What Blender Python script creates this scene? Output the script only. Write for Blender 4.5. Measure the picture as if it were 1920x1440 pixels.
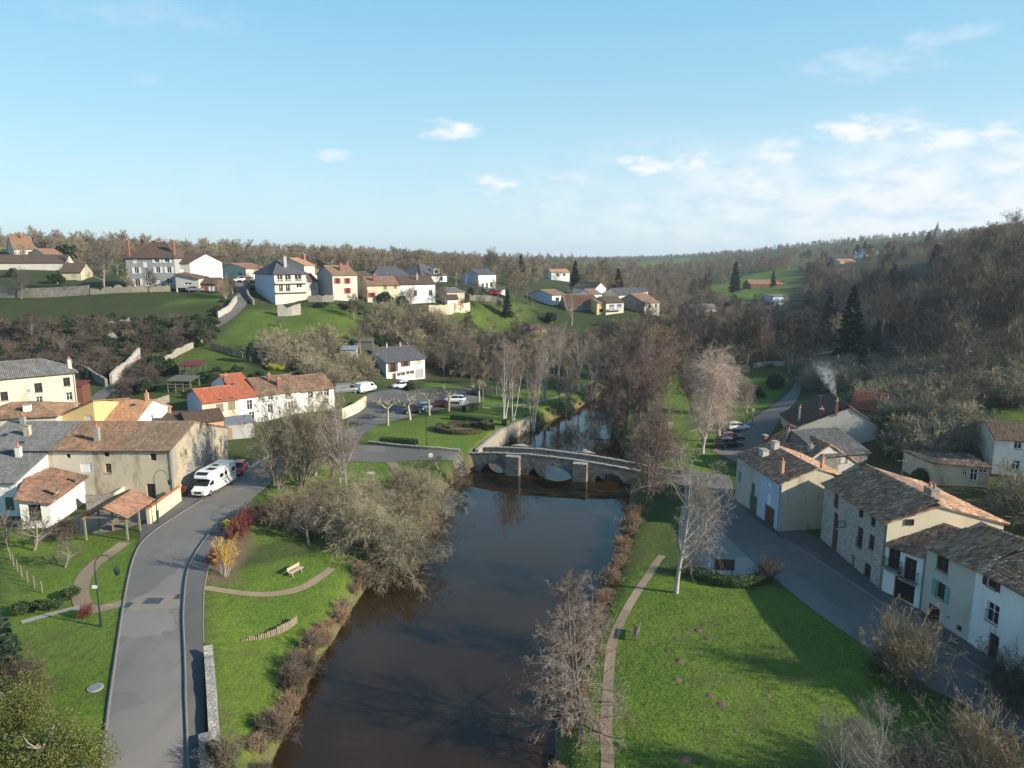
import bpy, math, random
import numpy as np
from mathutils import Vector
R = math.radians
rng = np.random.default_rng(7)
random.seed(7)
SC = bpy.context.scene
for o in list(bpy.data.objects): bpy.data.objects.remove(o)
COL = bpy.data.collections.new('village'); SC.collection.children.link(COL)
# ---------------------------------------------------------------- camera
F = 1331.0; PITCH = R(10.14); H = 32.0
cam = bpy.data.cameras.new('camera'); camo = bpy.data.objects.new('camera', cam); SC.collection.objects.link(camo)
camo.location = (0, 0, H); camo.rotation_euler = (math.pi / 2 - PITCH, 0, 0)
cam.sensor_width = 36.0; cam.lens = 36.0 * F / 1920; cam.clip_start = 0.5; cam.clip_end = 30000
SC.camera = camo
# ---------------------------------------------------------------- sun, sky, exposure
SUN_AZ, SUN_EL = R(109), R(23.5)          # azimuth clockwise from +Y
sdir = Vector((math.sin(SUN_AZ) * math.cos(SUN_EL), math.cos(SUN_AZ) * math.cos(SUN_EL), math.sin(SUN_EL)))
sl = bpy.data.lights.new('sun', 'SUN'); sl.energy = 5.0; sl.angle = R(0.55); sl.color = (1.0, 0.89, 0.72)
so = bpy.data.objects.new('sun', sl); SC.collection.objects.link(so)
so.rotation_euler = sdir.to_track_quat('Z', 'Y').to_euler(); so.location = (60, -40, 90)
SC.view_settings.view_transform = 'Standard'; SC.view_settings.look = 'None'
SC.view_settings.exposure = 0.77; SC.view_settings.gamma = 1.0; SC.view_settings.use_curve_mapping = False
SC.render.engine = 'CYCLES'
SC.cycles.use_denoising = True
SC.cycles.max_bounces = 6; SC.cycles.diffuse_bounces = 2; SC.cycles.glossy_bounces = 2
SC.cycles.transmission_bounces = 3; SC.cycles.transparent_max_bounces = 6; SC.cycles.volume_bounces = 0
SC.cycles.caustics_reflective = False; SC.cycles.caustics_refractive = False
SC.cycles.use_adaptive_sampling = True; SC.cycles.adaptive_threshold = 0.02
SC.cycles.sample_clamp_indirect = 4.0

class NT:                                  # small helper to wire node trees
    def __init__(s, tree): s.t = tree; s.n = tree.nodes; s.l = tree.links
    def add(s, typ, **kw):
        n = s.n.new(typ)
        for k, v in kw.items(): setattr(n, k, v)
        return n
    def put(s, sock, v):
        if v is None: return
        if isinstance(v, bpy.types.NodeSocket): s.l.new(v, sock)
        else:
            try: sock.default_value = v
            except Exception: sock.default_value = tuple(v) + (1.0,)
    def math(s, op, a, b=None, c=None, clamp=False):
        n = s.add('ShaderNodeMath', operation=op, use_clamp=clamp)
        s.put(n.inputs[0], a); s.put(n.inputs[1], b)
        if c is not None: s.put(n.inputs[2], c)
        return n.outputs[0]
    def mix(s, f, a, b, blend='MIX'):
        n = s.add('ShaderNodeMix', data_type='RGBA', blend_type=blend)
        s.put(n.inputs[0], f); s.put(n.inputs[6], a if isinstance(a, bpy.types.NodeSocket) else tuple(a)[:3] + (1,)); s.put(n.inputs[7], b if isinstance(b, bpy.types.NodeSocket) else tuple(b)[:3] + (1,))
        return n.outputs[2]
    def noise(s, vec, scale, detail=3, rough=0.55, dist=0.0):
        n = s.add('ShaderNodeTexNoise'); n.inputs['Scale'].default_value = scale
        n.inputs['Detail'].default_value = detail; n.inputs['Roughness'].default_value = rough; n.inputs['Distortion'].default_value = dist
        if vec is not None: s.l.new(vec, n.inputs['Vector'])
        return n.outputs['Fac']
    def smooth(s, v, a, b, c=0.0, d=1.0):
        n = s.add('ShaderNodeMapRange', interpolation_type='SMOOTHSTEP')
        s.put(n.inputs[0], v); n.inputs[1].default_value = a; n.inputs[2].default_value = b; n.inputs[3].default_value = c; n.inputs[4].default_value = d
        return n.outputs[0]
    def ramp(s, v, stops):
        n = s.add('ShaderNodeValToRGB'); e = n.color_ramp.elements
        while len(e) < len(stops): e.new(0.5)
        for el, (p, c) in zip(e, stops): el.position = p; el.color = tuple(c) + (1,)
        s.put(n.inputs[0], v); return n.outputs[0]

W = bpy.data.worlds.new('World'); SC.world = W; W.use_nodes = True; W.cycles.sampling_method = 'NONE'
w = NT(W.node_tree); w.n.clear()
wo = w.add('ShaderNodeOutputWorld'); bg = w.add('ShaderNodeBackground'); w.l.new(bg.outputs[0], wo.inputs[0])
sky = w.add('ShaderNodeTexSky', sky_type='NISHITA'); sky.sun_disc = False
sky.sun_elevation = SUN_EL; sky.sun_rotation = SUN_AZ; sky.air_density = 1.0; sky.dust_density = 0.6; sky.ozone_density = 2.0; sky.altitude = 100
tc = w.add('ShaderNodeTexCoord'); sep = w.add('ShaderNodeSeparateXYZ'); w.l.new(tc.outputs['Generated'], sep.inputs[0])
az = w.math('ARCTAN2', sep.outputs[0], sep.outputs[1]); el = w.math('ARCSINE', sep.outputs[2])
comb = w.add('ShaderNodeCombineXYZ'); w.l.new(w.math('MULTIPLY', az, 1.0), comb.inputs[0]); w.l.new(w.math('MULTIPLY', el, 2.2), comb.inputs[1])
cn = w.noise(comb.outputs[0], 22.0, 4, 0.6)        # billows
cn2 = w.noise(comb.outputs[0], 7.0, 3, 0.55)        # wide veils
tot = None
def skyang(px, py):
    u = (px - 960) / F; v = (720 - py) / F
    d = Vector((u, math.cos(PITCH) + v * math.sin(PITCH), -math.sin(PITCH) + v * math.cos(PITCH))).normalized()
    return math.atan2(d.x, d.y), math.asin(d.z)
CLOUDS = [(842, 245, 70, 20, 1), (632, 292, 40, 13, .55), (1212, 306, 62, 26, 1), (1298, 302, 40, 20, .9), (928, 345, 52, 22, 1), (1066, 336, 44, 13, .75), (1008, 345, 24, 10, .5),
          (1018, 380, 16, 10, .7), (920, 382, 18, 10, .6), (1640, 242, 110, 26, 1), (1500, 268, 100, 20, .6), (1460, 297, 55, 15, .95), (1830, 262, 120, 26, .9), (1620, 122, 110, 28, .3), (1780, 62, 80, 18, .28),
          (1840, 330, 230, 60, .62), (1200, 392, 80, 12, .55), (1300, 388, 60, 10, .6), (1380, 385, 120, 14, .6), (1560, 380, 170, 24, .6), (1830, 345, 60, 12, .9), (270, 25, 200, 30, .14), (270, 148, 26, 10, .14)]
ae = w.add('ShaderNodeCombineXYZ'); w.l.new(az, ae.inputs[0]); w.l.new(el, ae.inputs[1])
cbase = w.math('MULTIPLY_ADD', cn, 2.2, -0.42)
for (px, py, sx, sy, a) in CLOUDS:
    a0, e0 = skyang(px, py); kx = F / sx; ky = F / sy
    ma = w.add('ShaderNodeVectorMath', operation='MULTIPLY_ADD'); w.l.new(ae.outputs[0], ma.inputs[0]); ma.inputs[1].default_value = (kx, ky, 0); ma.inputs[2].default_value = (-a0 * kx, -e0 * ky, 0)
    dt = w.add('ShaderNodeVectorMath', operation='DOT_PRODUCT'); w.l.new(ma.outputs[0], dt.inputs[0]); w.l.new(ma.outputs[0], dt.inputs[1])
    m = w.smooth(w.math('MULTIPLY_ADD', dt.outputs['Value'], -0.62, cbase), -0.05, 0.95, 0.0, a * .97)
    tot = m if tot is None else w.math('MAXIMUM', tot, m)
# thin low cloud all round the horizon, thicker towards +X
band = w.math('MULTIPLY', w.smooth(el, 0.0, 0.035, 0.55, 1.0), w.smooth(el, 0.08, 0.19, 1.0, 0.0))
side = w.smooth(az, -0.15, 0.5, 0.1, 1.0)
veil = w.math('MULTIPLY', w.math('MULTIPLY', band, side), w.smooth(cn2, 0.34, 0.58, 0.42, 0.95))
high = w.math('MULTIPLY', w.smooth(el, 0.3, 0.6), w.smooth(cn2, 0.45, 0.75, 0.0, 0.35))
tot = w.math('MAXIMUM', w.math('MAXIMUM', tot, veil), high)
shade = w.smooth(cn, 0.3, 0.62, 0.0, 1.0)
ccol = w.mix(shade, (4.7, 5.6, 6.4), (6.6, 6.7, 6.9))
# the photograph's sky: clear cyan above, paling evenly towards the horizon all the way round
grad = w.ramp(w.math('MULTIPLY', el, 1 / 1.57, clamp=True), [(0.0, (.76, .88, .94)), (0.085, (.53, .8, .94)), (0.22, (.28, .63, .89)), (0.42, (.1, .34, .62)), (0.8, (.06, .22, .46))])
gsc = w.add('ShaderNodeVectorMath', operation='SCALE'); gsc.inputs[3].default_value = 6.9; w.l.new(grad, gsc.inputs[0])
skyc = w.mix(0.72, w.mix(1.0, sky.outputs[0], (0.7, 1.05, 1.1), 'MULTIPLY'), gsc.outputs[0])
fin = w.mix(tot, skyc, ccol)
w.l.new(fin, bg.inputs[0]); bg.inputs[1].default_value = 0.09

# ---------------------------------------------------------------- pixel helpers (photograph pixels -> points in the place)
def ray(x, y):
    u = (x - 960) / F; v = (720 - y) / F
    return np.array([u, math.cos(PITCH) + v * math.sin(PITCH), -math.sin(PITCH) + v * math.cos(PITCH)])
def G(x, y, z=0.0):
    r = ray(x, y); t = (z - H) / r[2]; return np.array([r[0] * t, r[1] * t, z])
def D(x, y, Y):
    r = ray(x, y); t = Y / r[1]; return np.array([r[0] * t, Y, H + r[2] * t])
def zat(y, Y):
    r = ray(960, y); return H + r[2] / r[1] * Y
def G2(x, y, z=0.0): return G(x, y, z)[:2]

# ---------------------------------------------------------------- terrain
LEFT = [(-12, -20), (-15.0, 20), (-15.3, 40), (-15.4, 52.3), (-14.2, 65.4), (-12.6, 80), (-10.2, 92.4), (-7.6, 100), (-5.2, 106), (-1.8, 118.8), (5.1, 132.5), (14.5, 149.6), (21, 166), (27, 190), (38, 212), (60, 232), (100, 245), (160, 250)]
RIGHT = [(3, -20), (2.6, 20), (2.4, 40.2), (4.0, 48), (8.9, 65.4), (13.6, 80.8), (16.5, 95), (18.5, 108), (18.6, 132.5), (22.4, 150), (27.6, 166), (35, 186), (47, 204), (66, 222), (102, 236), (160, 240)]
RIVER = np.array(LEFT + RIGHT[::-1])
def seg_dist(P, poly, closed=True):
    P = np.asarray(P, float); d = np.full(len(P), 1e9); n = len(poly)
    for i in range(n if closed else n - 1):
        a = np.array(poly[i], float); b = np.array(poly[(i + 1) % n], float); ab = b - a
        t = np.clip(((P - a) @ ab) / max(ab @ ab, 1e-9), 0, 1)[:, None]
        d = np.minimum(d, np.linalg.norm(P - (a + t * ab), axis=1))
    return d
def inside(P, poly):
    P = np.asarray(P, float); r = np.zeros(len(P), bool); n = len(poly); j = n - 1
    for i in range(n):
        xi, yi = poly[i]; xj, yj = poly[j]
        c = ((yi > P[:, 1]) != (yj > P[:, 1])) & (P[:, 0] < (xj - xi) * (P[:, 1] - yi) / ((yj - yi) if yj != yi else 1e-9) + xi)
        r ^= c; j = i
    return r
CP = []
def cg(z, *pts):
    for p in pts: CP.append(G(p[0], p[1], z))
def cd(*pts):
    for p in pts: CP.append(D(*p))
def cw(*pts):
    for p in pts: CP.append(np.array(p, float))
# left road, gardens, bank
cg(3.0, (200, 1440), (235, 1120), (265, 1010), (340, 965), (500, 900), (352, 1300), (347, 1150), (380, 1030), (440, 970), (560, 850), (690, 845), (800, 852), (60, 1150), (60, 1300), (0, 1000), (180, 960), (100, 960), (300, 935), (430, 870))
cg(2.6, (440, 1110), (460, 1030)); cg(2.0, (560, 1060), (600, 930), (720, 870)); cg(1.5, (440, 1300), (560, 1130)); cg(1.3, (450, 1400), (700, 980)); cg(2.6, (860, 860))
cw((-60, 20, 3.4), (-30, 0, 3), (-90, 60, 4), (-18, 10, 2), (-16, -20, 2), (-60, -30, 3))
# river bed line stays low; right lawn and street
cg(1.1, (1250, 1200), (1500, 1350), (1180, 1300), (1150, 1440), (1250, 1020), (1300, 960)); cg(1.5, (1378, 935), (1460, 998), (1538, 1010), (1650, 1105), (1812, 1205), (1300, 900), (1600, 1190), (1400, 830))
cw((10, 0, 1), (40, 20, 1.6), (45, 0, 1.6), (30, -30, 1.5))
cw((24, 132, 1.6), (32, 150, 1.7), (40, 120, 1.7), (55, 146, 1.8), (66, 160, 2.0), (48, 180, 1.8), (75, 200, 2.5))
# valley floor upstream, park and parking
cg(3.0, (690, 800), (770, 780), (880, 790), (850, 750), (640, 800), (760, 820)); cg(2.4, (1000, 785)); cg(2.2, (1060, 745), (1000, 740)); cw((-34, 150, 3.2), (-22, 166, 3.5), (-14, 172, 3.6), (0, 160, 2.6), (10, 170, 2.4), (20, 185, 2.4), (0, 182, 4.5))
cw((-45, 124, 3.6), (-33, 132, 3.3), (-52, 104, 3.3), (-55, 118, 4.3), (-78, 96, 3.5), (-70, 112, 4.5), (-95, 120, 6.0))
cw((-30, 160, 3.4), (-20, 158, 3.3), (-24, 171, 3.7), (-12, 165, 3.5), (-38, 154, 3.8), (-31, 168, 4.0), (-17, 176, 4.5))
# lanes and slope on the left bank
cw(*[tuple(G(165, 760, 5.2))]); cw((-66, 133, 7.5), (-52, 131, 8.0), (-46, 134, 8.5), (-36, 142, 7.0), (-30, 150, 5.5))
cd((230, 715, 139), (262, 690, 146), (400, 640, 158), (330, 690, 146), (480, 655, 155), (600, 655, 157), (400, 612, 164), (440, 580, 174), (455, 545, 186), (680, 600, 176), (560, 620, 166), (700, 640, 165),
   (0, 640, 160), (120, 640, 158), (250, 620, 162), (0, 700, 145), (120, 690, 146), (0, 560, 182), (165, 556, 184), (330, 550, 187), (240, 540, 190), (330, 540, 190), (420, 548, 188),
   (520, 571, 185), (576, 570, 183), (625, 562, 188), (690, 566, 196), (750, 566, 200), (815, 566, 203), (880, 586, 198), (860, 560, 215), (940, 556, 225), (800, 620, 192), (900, 620, 205), (960, 600, 215), (780, 640, 182), (1000, 632, 200), (1080, 660, 205), (880, 660, 190))
cd((1013, 572, 240), (1060, 572, 238), (1120, 590, 228), (1170, 592, 228), (1235, 592, 232), (1100, 555, 262), (1170, 550, 270), (1050, 520, 420))
# plateau and far land
cd((30, 480, 235), (110, 510, 220), (0, 510, 215), (150, 530, 205), (300, 512, 240), (450, 520, 225), (600, 510, 260), (740, 520, 235), (820, 525, 250), (920, 540, 232), (100, 470, 400), (300, 478, 400), (500, 480, 420), (700, 492, 420), (850, 502, 420), (950, 520, 330),
   (0, 462, 800), (200, 467, 800), (400, 468, 800), (600, 474, 900), (800, 482, 900), (960, 487, 1400), (1080, 490, 900), (960, 484, 3000), (600, 478, 3000), (200, 474, 3000), (1000, 510, 500))
cd((1320, 640, 255), (1250, 600, 300), (1350, 580, 330), (1300, 548, 420), (1420, 540, 420), (1500, 545, 380), (1390, 530, 480), (1500, 506, 500), (1440, 520, 480), (1200, 515, 650), (1150, 500, 900), (1300, 505, 800), (1400, 500, 700), (1250, 490, 1300), (1330, 478, 1700), (1180, 488, 2000), (1500, 462, 1300), (1620, 458, 1000), (1600, 482, 700), (1720, 462, 800), (1800, 455, 700),
   (1600, 520, 420), (1700, 500, 380), (1850, 460, 330), (1920, 440, 300), (1750, 540, 260), (1900, 500, 230), (1920, 560, 180), (1800, 600, 190), (1900, 650, 150), (1700, 620, 205), (1600, 640, 225), (1500, 640, 250), (1450, 600, 320), (1590, 695, 172), (1650, 690, 160), (1750, 700, 146), (1850, 710, 132), (1920, 720, 122), (1900, 768, 106), (1780, 790, 108), (1700, 800, 108), (1640, 760, 124), (1560, 720, 152), (1900, 830, 93), (1500, 780, 120), (1420, 690, 185),
   (1200, 484, 3500), (1500, 470, 3500), (1900, 440, 2000), (2200, 440, 500), (2200, 500, 250), (2200, 700, 120), (-300, 540, 200), (-300, 470, 500), (-300, 470, 2000), (-300, 700, 130))
cw((60, 60, 2.2), (75, 60, 5), (60, 40, 2.5), (90, 30, 8), (60, 78, 3.0), (52, 88, 3.2), (70, 90, 6.0), (44, 60, 1.7), (44, 45, 1.7), (44, 100, 1.8), (50, 108, 2.2))
cw((150, 60, 24), (250, 50, 36), (400, 40, 42), (900, 0, 45), (3000, 0, 45), (250, -60, 34), (130, -40, 18), (60, -60, 4), (500, 200, 46), (1200, 400, 60), (3000, 1500, 60), (4500, 4000, 60), (2500, 6000, 60), (0, 6500, 25), (-2500, 6000, 35), (-4000, 3000, 35), (-3000, 0, 30), (-600, 100, 30), (-250, 90, 22), (-150, 60, 10), (-150, -50, 10))
CP = np.array(CP)
def warp(X, Y):
    Yc = np.maximum(Y, -30) + 60.0
    return np.stack([X / Yc * 9.0, np.log(Yc / 60.0) * 9.0], -1)
WC = warp(CP[:, 0], CP[:, 1])
def kern(A, B):
    d2 = ((A[:, None, :] - B[None]) ** 2).sum(-1)
    return 0.5 * d2 * np.log(d2 + 1e-9)
n_ = len(CP); K_ = np.zeros((n_ + 3, n_ + 3)); K_[:n_, :n_] = kern(WC, WC) + 0.06 * np.eye(n_)
K_[:n_, n_] = 1; K_[:n_, n_ + 1:] = WC; K_[n_, :n_] = 1; K_[n_ + 1:, :n_] = WC.T
SOL = np.linalg.solve(K_, np.concatenate([CP[:, 2], [0, 0, 0]]))
def zland(X, Y):
    X = np.atleast_1d(np.asarray(X, float)); Y = np.atleast_1d(np.asarray(Y, float)); out = np.zeros(len(X))
    for i in range(0, len(X), 20000):
        w_ = warp(X[i:i + 20000], Y[i:i + 20000])
        out[i:i + 20000] = kern(w_, WC) @ SOL[:n_] + SOL[n_] + w_ @ SOL[n_ + 1:]
    return out
def zt(X, Y):
    z = zland(X, Y); X = np.atleast_1d(np.asarray(X, float)); Y = np.atleast_1d(np.asarray(Y, float))
    near = (Y < 270) & (np.abs(X) < 200)
    if near.any():
        P = np.stack([X[near], Y[near]], 1); d = seg_dist(P, RIVER); ins = inside(P, RIVER)
        land = np.maximum(z[near], 0.7); wd = np.where((P[:, 1] > 104) & (P[:, 1] < 130) & (P[:, 0] < 8), 0.3, 1.8); t = np.clip(d / wd, 0, 1); t = t * t * (3 - 2 * t)
        z[near] = np.where(ins, -1.4 * np.clip(d / 1.5, 0, 1) - 0.05, land * t + 0.02)
    return z
def zt1(x, y): return float(zt([x], [y])[0])
def T(px, py, lo=30.0, hi=3000.0):        # where the line of sight through a pixel meets the ground
    r = ray(px, py); Ys = np.geomspace(lo, hi, 900); t = Ys / r[1]
    zz = H + r[2] * t; g = zt(r[0] * t, Ys); k = np.argmax(zz <= g)
    if zz[k] > g[k]: k = len(Ys) - 1
    if k == 0: return np.array([r[0] * t[0], Ys[0], g[0]])
    a, b = zz[k - 1] - g[k - 1], g[k] - zz[k]; f = a / (a + b + 1e-9); Y = Ys[k - 1] + f * (Ys[k] - Ys[k - 1])
    x = r[0] * Y / r[1]; return np.array([x, Y, zt1(x, Y)])
# ---------------------------------------------------------------- mesh helpers
def V3(v): return np.asarray(v, float)
def tag(o, label=None, cat=None, group=None, kind=None):
    if label: o['label'] = label
    if cat: o['category'] = cat
    if group: o['group'] = group
    if kind: o['kind'] = kind
    return o
def empty(name, loc, label=None, cat=None, group=None):
    o = bpy.data.objects.new(name, None); o.location = Vector(loc); o.empty_display_size = 0.3; COL.objects.link(o)
    return tag(o, label, cat, group)
def link(name, me, parent=None, loc=None):
    o = bpy.data.objects.new(name, me); COL.objects.link(o)
    if parent is not None: o.parent = parent
    if loc is not None: o.location = Vector(loc)
    return o
def npmesh(name, V, Q, mats, midx=None, smooth=True, attr=None, uv=None):
    V = np.ascontiguousarray(V, np.float32); Q = np.ascontiguousarray(Q, np.int32); k = Q.shape[1]
    me = bpy.data.meshes.new(name); me.vertices.add(len(V)); me.vertices.foreach_set('co', V.ravel())
    me.loops.add(Q.size); me.loops.foreach_set('vertex_index', Q.ravel())
    me.polygons.add(len(Q)); me.polygons.foreach_set('loop_start', np.arange(0, Q.size, k, dtype=np.int32))
    me.polygons.foreach_set('loop_total', np.full(len(Q), k, np.int32))
    if smooth: me.polygons.foreach_set('use_smooth', np.ones(len(Q), bool))
    for m in (mats if isinstance(mats, (list, tuple)) else [mats]): me.materials.append(m)
    if midx is not None: me.polygons.foreach_set('material_index', np.asarray(midx, np.int32))
    if attr is not None:
        for nm, (dom, arr) in attr.items():
            if arr.ndim == 1:
                a = me.attributes.new(nm, 'FLOAT', dom); a.data.foreach_set('value', np.asarray(arr, np.float32))
            else:
                a = me.attributes.new(nm, 'FLOAT_COLOR', dom); a.data.foreach_set('color', np.asarray(arr, np.float32).ravel())
    if uv is not None:
        u = me.uv_layers.new(name='UVMap'); u.data.foreach_set('uv', np.asarray(uv, np.float32).ravel())
    me.update(); me.validate(); return me
class MB:
    def __init__(s, org=(0, 0, 0)): s.v = []; s.f = []; s.m = []; s.mats = []; s.o = V3(org); s.sm = []
    def mi(s, mat):
        if mat not in s.mats: s.mats.append(mat)
        return s.mats.index(mat)
    def face(s, pts, mat, smooth=False):
        i = len(s.v); s.v += [tuple(V3(p) - s.o) for p in pts]; s.f.append(tuple(range(i, i + len(pts)))); s.m.append(s.mi(mat)); s.sm.append(smooth)
    def mesh(s, V, faces, mat, smooth=False):
        i = len(s.v); s.v += [tuple(V3(p) - s.o) for p in V]; k = s.mi(mat)
        for f in faces: s.f.append(tuple(j + i for j in f)); s.m.append(k); s.sm.append(smooth)
    def frame_box(s, O, U, V, N, u0, u1, v0, v1, n0, n1, mat):
        O, U, V, N = map(V3, (O, U, V, N)); P = [O + U * u + V * v + N * n for n in (n0, n1) for v in (v0, v1) for u in (u0, u1)]
        s.mesh(P, [(0, 2, 3, 1), (4, 5, 7, 6), (0, 1, 5, 4), (2, 6, 7, 3), (0, 4, 6, 2), (1, 3, 7, 5)], mat)
    def box(s, c, sx, sy, sz, mat, rz=0.0):       # centred in x, y; c is the base point
        ca, sa = math.cos(rz), math.sin(rz)
        s.frame_box(c, (ca, sa, 0), (0, 0, 1), (sa, -ca, 0), -sx / 2, sx / 2, 0, sz, -sy / 2, sy / 2, mat)
    def tube(s, pts, rad, mat, n=8, caps=True, smooth=True):
        pts = [V3(p) for p in pts]; rad = [rad] * len(pts) if np.isscalar(rad) else rad; V = []; Fs = []
        for i, p in enumerate(pts):
            t = pts[min(i + 1, len(pts) - 1)] - pts[max(i - 1, 0)]; t /= np.linalg.norm(t) + 1e-9
            a = np.cross(t, (0, 0, 1) if abs(t[2]) < .9 else (1, 0, 0)); a /= np.linalg.norm(a); b = np.cross(t, a)
            V += [p + rad[i] * (math.cos(q) * a + math.sin(q) * b) for q in np.arange(n) * 2 * math.pi / n]
        for i in range(len(pts) - 1):
            for j in range(n): Fs.append((i * n + j, i * n + (j + 1) % n, (i + 1) * n + (j + 1) % n, (i + 1) * n + j))
        s.mesh(V, Fs, mat, smooth)
        if caps:
            s.mesh(V[:n], [tuple(range(n))], mat); s.mesh(V[-n:], [tuple(range(n))[::-1]], mat)
    def build(s, name, parent=None, loc=None):
        me = bpy.data.meshes.new(name); me.from_pydata(s.v, [], s.f)
        for m in s.mats: me.materials.append(m)
        me.polygons.foreach_set('material_index', s.m); me.polygons.foreach_set('use_smooth', s.sm); me.update()
        o = link(name, me, parent, loc)
        return o

# ---------------------------------------------------------------- materials
def newmat(name):
    m = bpy.data.materials.new(name); m.use_nodes = True; t = NT(m.node_tree); b = t.n['Principled BSDF']; return m, t, b
def pos(t):
    g = t.add('ShaderNodeNewGeometry'); return g.outputs['Position']
def bump(t, b, h, strength=0.4, dist=0.05):
    n = t.add('ShaderNodeBump'); n.inputs['Strength'].default_value = strength; n.inputs['Distance'].default_value = dist
    t.l.new(h, n.inputs['Height']); t.l.new(n.outputs[0], b.inputs['Normal'])
def plain(name, c, rough=0.6, metal=0.0, var=0.12, scale=6.0):
    m, t, b = newmat(name); f = t.noise(pos(t), scale, 4)
    t.l.new(t.mix(f, [x * (1 - var) for x in c], [min(1, x * (1 + var)) for x in c]), b.inputs['Base Color'])
    b.inputs['Roughness'].default_value = rough; b.inputs['Metallic'].default_value = metal; return m
def plaster(name, c, stain=(0.25, 0.23, 0.2), amt=0.35, rough=0.9):
    m, t, b = newmat(name); p = pos(t)
    mp = t.add('ShaderNodeMapping'); mp.inputs['Scale'].default_value = (1.0, 1.0, 0.35); t.l.new(p, mp.inputs[0])
    f = t.smooth(t.noise(mp.outputs[0], 0.55, 6, 0.68), 0.46, 0.74, 0.0, amt)
    f2 = t.noise(p, 5.0, 4)
    col = t.mix(f, t.mix(f2, [x * 0.9 for x in c], [min(1, x * 1.08) for x in c]), stain)
    t.l.new(col, b.inputs['Base Color']); b.inputs['Roughness'].default_value = rough
    bump(t, b, t.noise(p, 14, 4), 0.25, 0.03); return m
def stone(name, c1, c2, mortar, scale=3.2, moss=0.0, patch=None, pamt=0.5):
    m, t, b = newmat(name); p = pos(t)
    mp = t.add('ShaderNodeMapping'); mp.inputs['Scale'].default_value = (1, 1, 1.55); t.l.new(p, mp.inputs[0])
    v = t.add('ShaderNodeTexVoronoi', feature='F1'); v.inputs['Scale'].default_value = scale; t.l.new(mp.outputs[0], v.inputs['Vector'])
    ve = t.add('ShaderNodeTexVoronoi', feature='DISTANCE_TO_EDGE'); ve.inputs['Scale'].default_value = scale; t.l.new(mp.outputs[0], ve.inputs['Vector'])
    rc = t.add('ShaderNodeSeparateColor'); t.l.new(v.outputs['Color'], rc.inputs[0])
    col = t.mix(rc.outputs[0], c1, c2); e = t.smooth(ve.outputs['Distance'], 0.02, 0.12)
    col = t.mix(e, mortar, col)
    if patch:
        col = t.mix(t.smooth(t.noise(p, 0.35, 5), 0.46, 0.56, 0, pamt), col, patch)
    if moss: col = t.mix(t.smooth(t.noise(p, 0.9, 5), 0.5, 0.7, 0, moss), col, (0.05, 0.055, 0.03))
    col = t.mix(t.noise(p, 9, 4), col, t.mix(0.35, col, (0.02, 0.02, 0.02)))
    t.l.new(col, b.inputs['Base Color']); b.inputs['Roughness'].default_value = 0.92
    bump(t, b, t.math('ADD', e, t.math('MULTIPLY', t.noise(p, 12, 3), 0.5)), 0.6, 0.06); return m
def roofmat(name, cols, moss=0.3, tint=True, mosscol=(0.07, 0.065, 0.05), rows=True):
    """tile colours vary tile by tile (attribute 'tint' on tile meshes, cells of the UV map elsewhere), with lichen in patches"""
    m, t, b = newmat(name); p = pos(t)
    if tint:
        a = t.add('ShaderNodeAttribute', attribute_name='tint'); f = a.outputs['Fac']
    else:
        uv = t.add('ShaderNodeUVMap'); mp = t.add('ShaderNodeMapping'); mp.inputs['Scale'].default_value = (4.5, 2.6, 1); t.l.new(uv.outputs[0], mp.inputs[0])
        v = t.add('ShaderNodeTexVoronoi', feature='F1', distance='CHEBYCHEV'); v.inputs['Scale'].default_value = 1; v.inputs['Randomness'].default_value = 0.15; t.l.new(mp.outputs[0], v.inputs['Vector'])
        s_ = t.add('ShaderNodeSeparateColor'); t.l.new(v.outputs['Color'], s_.inputs[0]); f = s_.outputs[0]
        wv = t.add('ShaderNodeTexWave', wave_type='BANDS', bands_direction='X'); wv.inputs['Scale'].default_value = 1.43; t.l.new(uv.outputs[0], wv.inputs['Vector'])
        bump(t, b, wv.outputs['Fac'], 0.8, 0.08)
    k = len(cols); col = t.ramp(f, [((i + 0.5) / k, c) for i, c in enumerate(cols)])
    mo = t.smooth(t.math('ADD', t.noise(p, 0.5, 6, 0.65), t.math('MULTIPLY', t.noise(p, 6, 3), 0.25)), 0.52, 0.8, 0, 1)
    col = t.mix(t.math('MULTIPLY', mo, moss * 2, clamp=True), col, mosscol)
    t.l.new(col, b.inputs['Base Color']); b.inputs['Roughness'].default_value = 0.9; return m
def bark(name, c, c2, scale=9.0, rand=0.25):
    m, t, b = newmat(name); oi = t.add('ShaderNodeObjectInfo'); p = pos(t)
    col = t.mix(t.noise(p, scale, 3), c, c2)
    k = t.math('MULTIPLY_ADD', oi.outputs['Random'], rand * 2, 1 - rand); hs = t.add('ShaderNodeHueSaturation'); t.l.new(col, hs.inputs['Color']); t.l.new(k, hs.inputs['Value'])
    t.l.new(hs.outputs[0], b.inputs['Base Color']); b.inputs['Roughness'].default_value = 0.85; b.inputs['Specular IOR Level'].default_value = 0.25; return m
def leafmat(name, c, c2, trans=0.25):
    m, t, b = newmat(name); oi = t.add('ShaderNodeObjectInfo'); g = t.add('ShaderNodeNewGeometry')
    col = t.mix(g.outputs['Random Per Island'], c, c2); col = t.mix(t.math('MULTIPLY', oi.outputs['Random'], 0.35), col, [x * 0.6 for x in c])
    tr = t.add('ShaderNodeBsdfTranslucent'); t.l.new(col, tr.inputs[0]); t.l.new(col, b.inputs['Base Color']); b.inputs['Roughness'].default_value = 0.6
    mx = t.add('ShaderNodeMixShader'); mx.inputs[0].default_value = trans; out = t.n['Material Output']
    t.l.new(b.outputs[0], mx.inputs[1]); t.l.new(tr.outputs[0], mx.inputs[2]); t.l.new(mx.outputs[0], out.inputs[0]); return m

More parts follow.
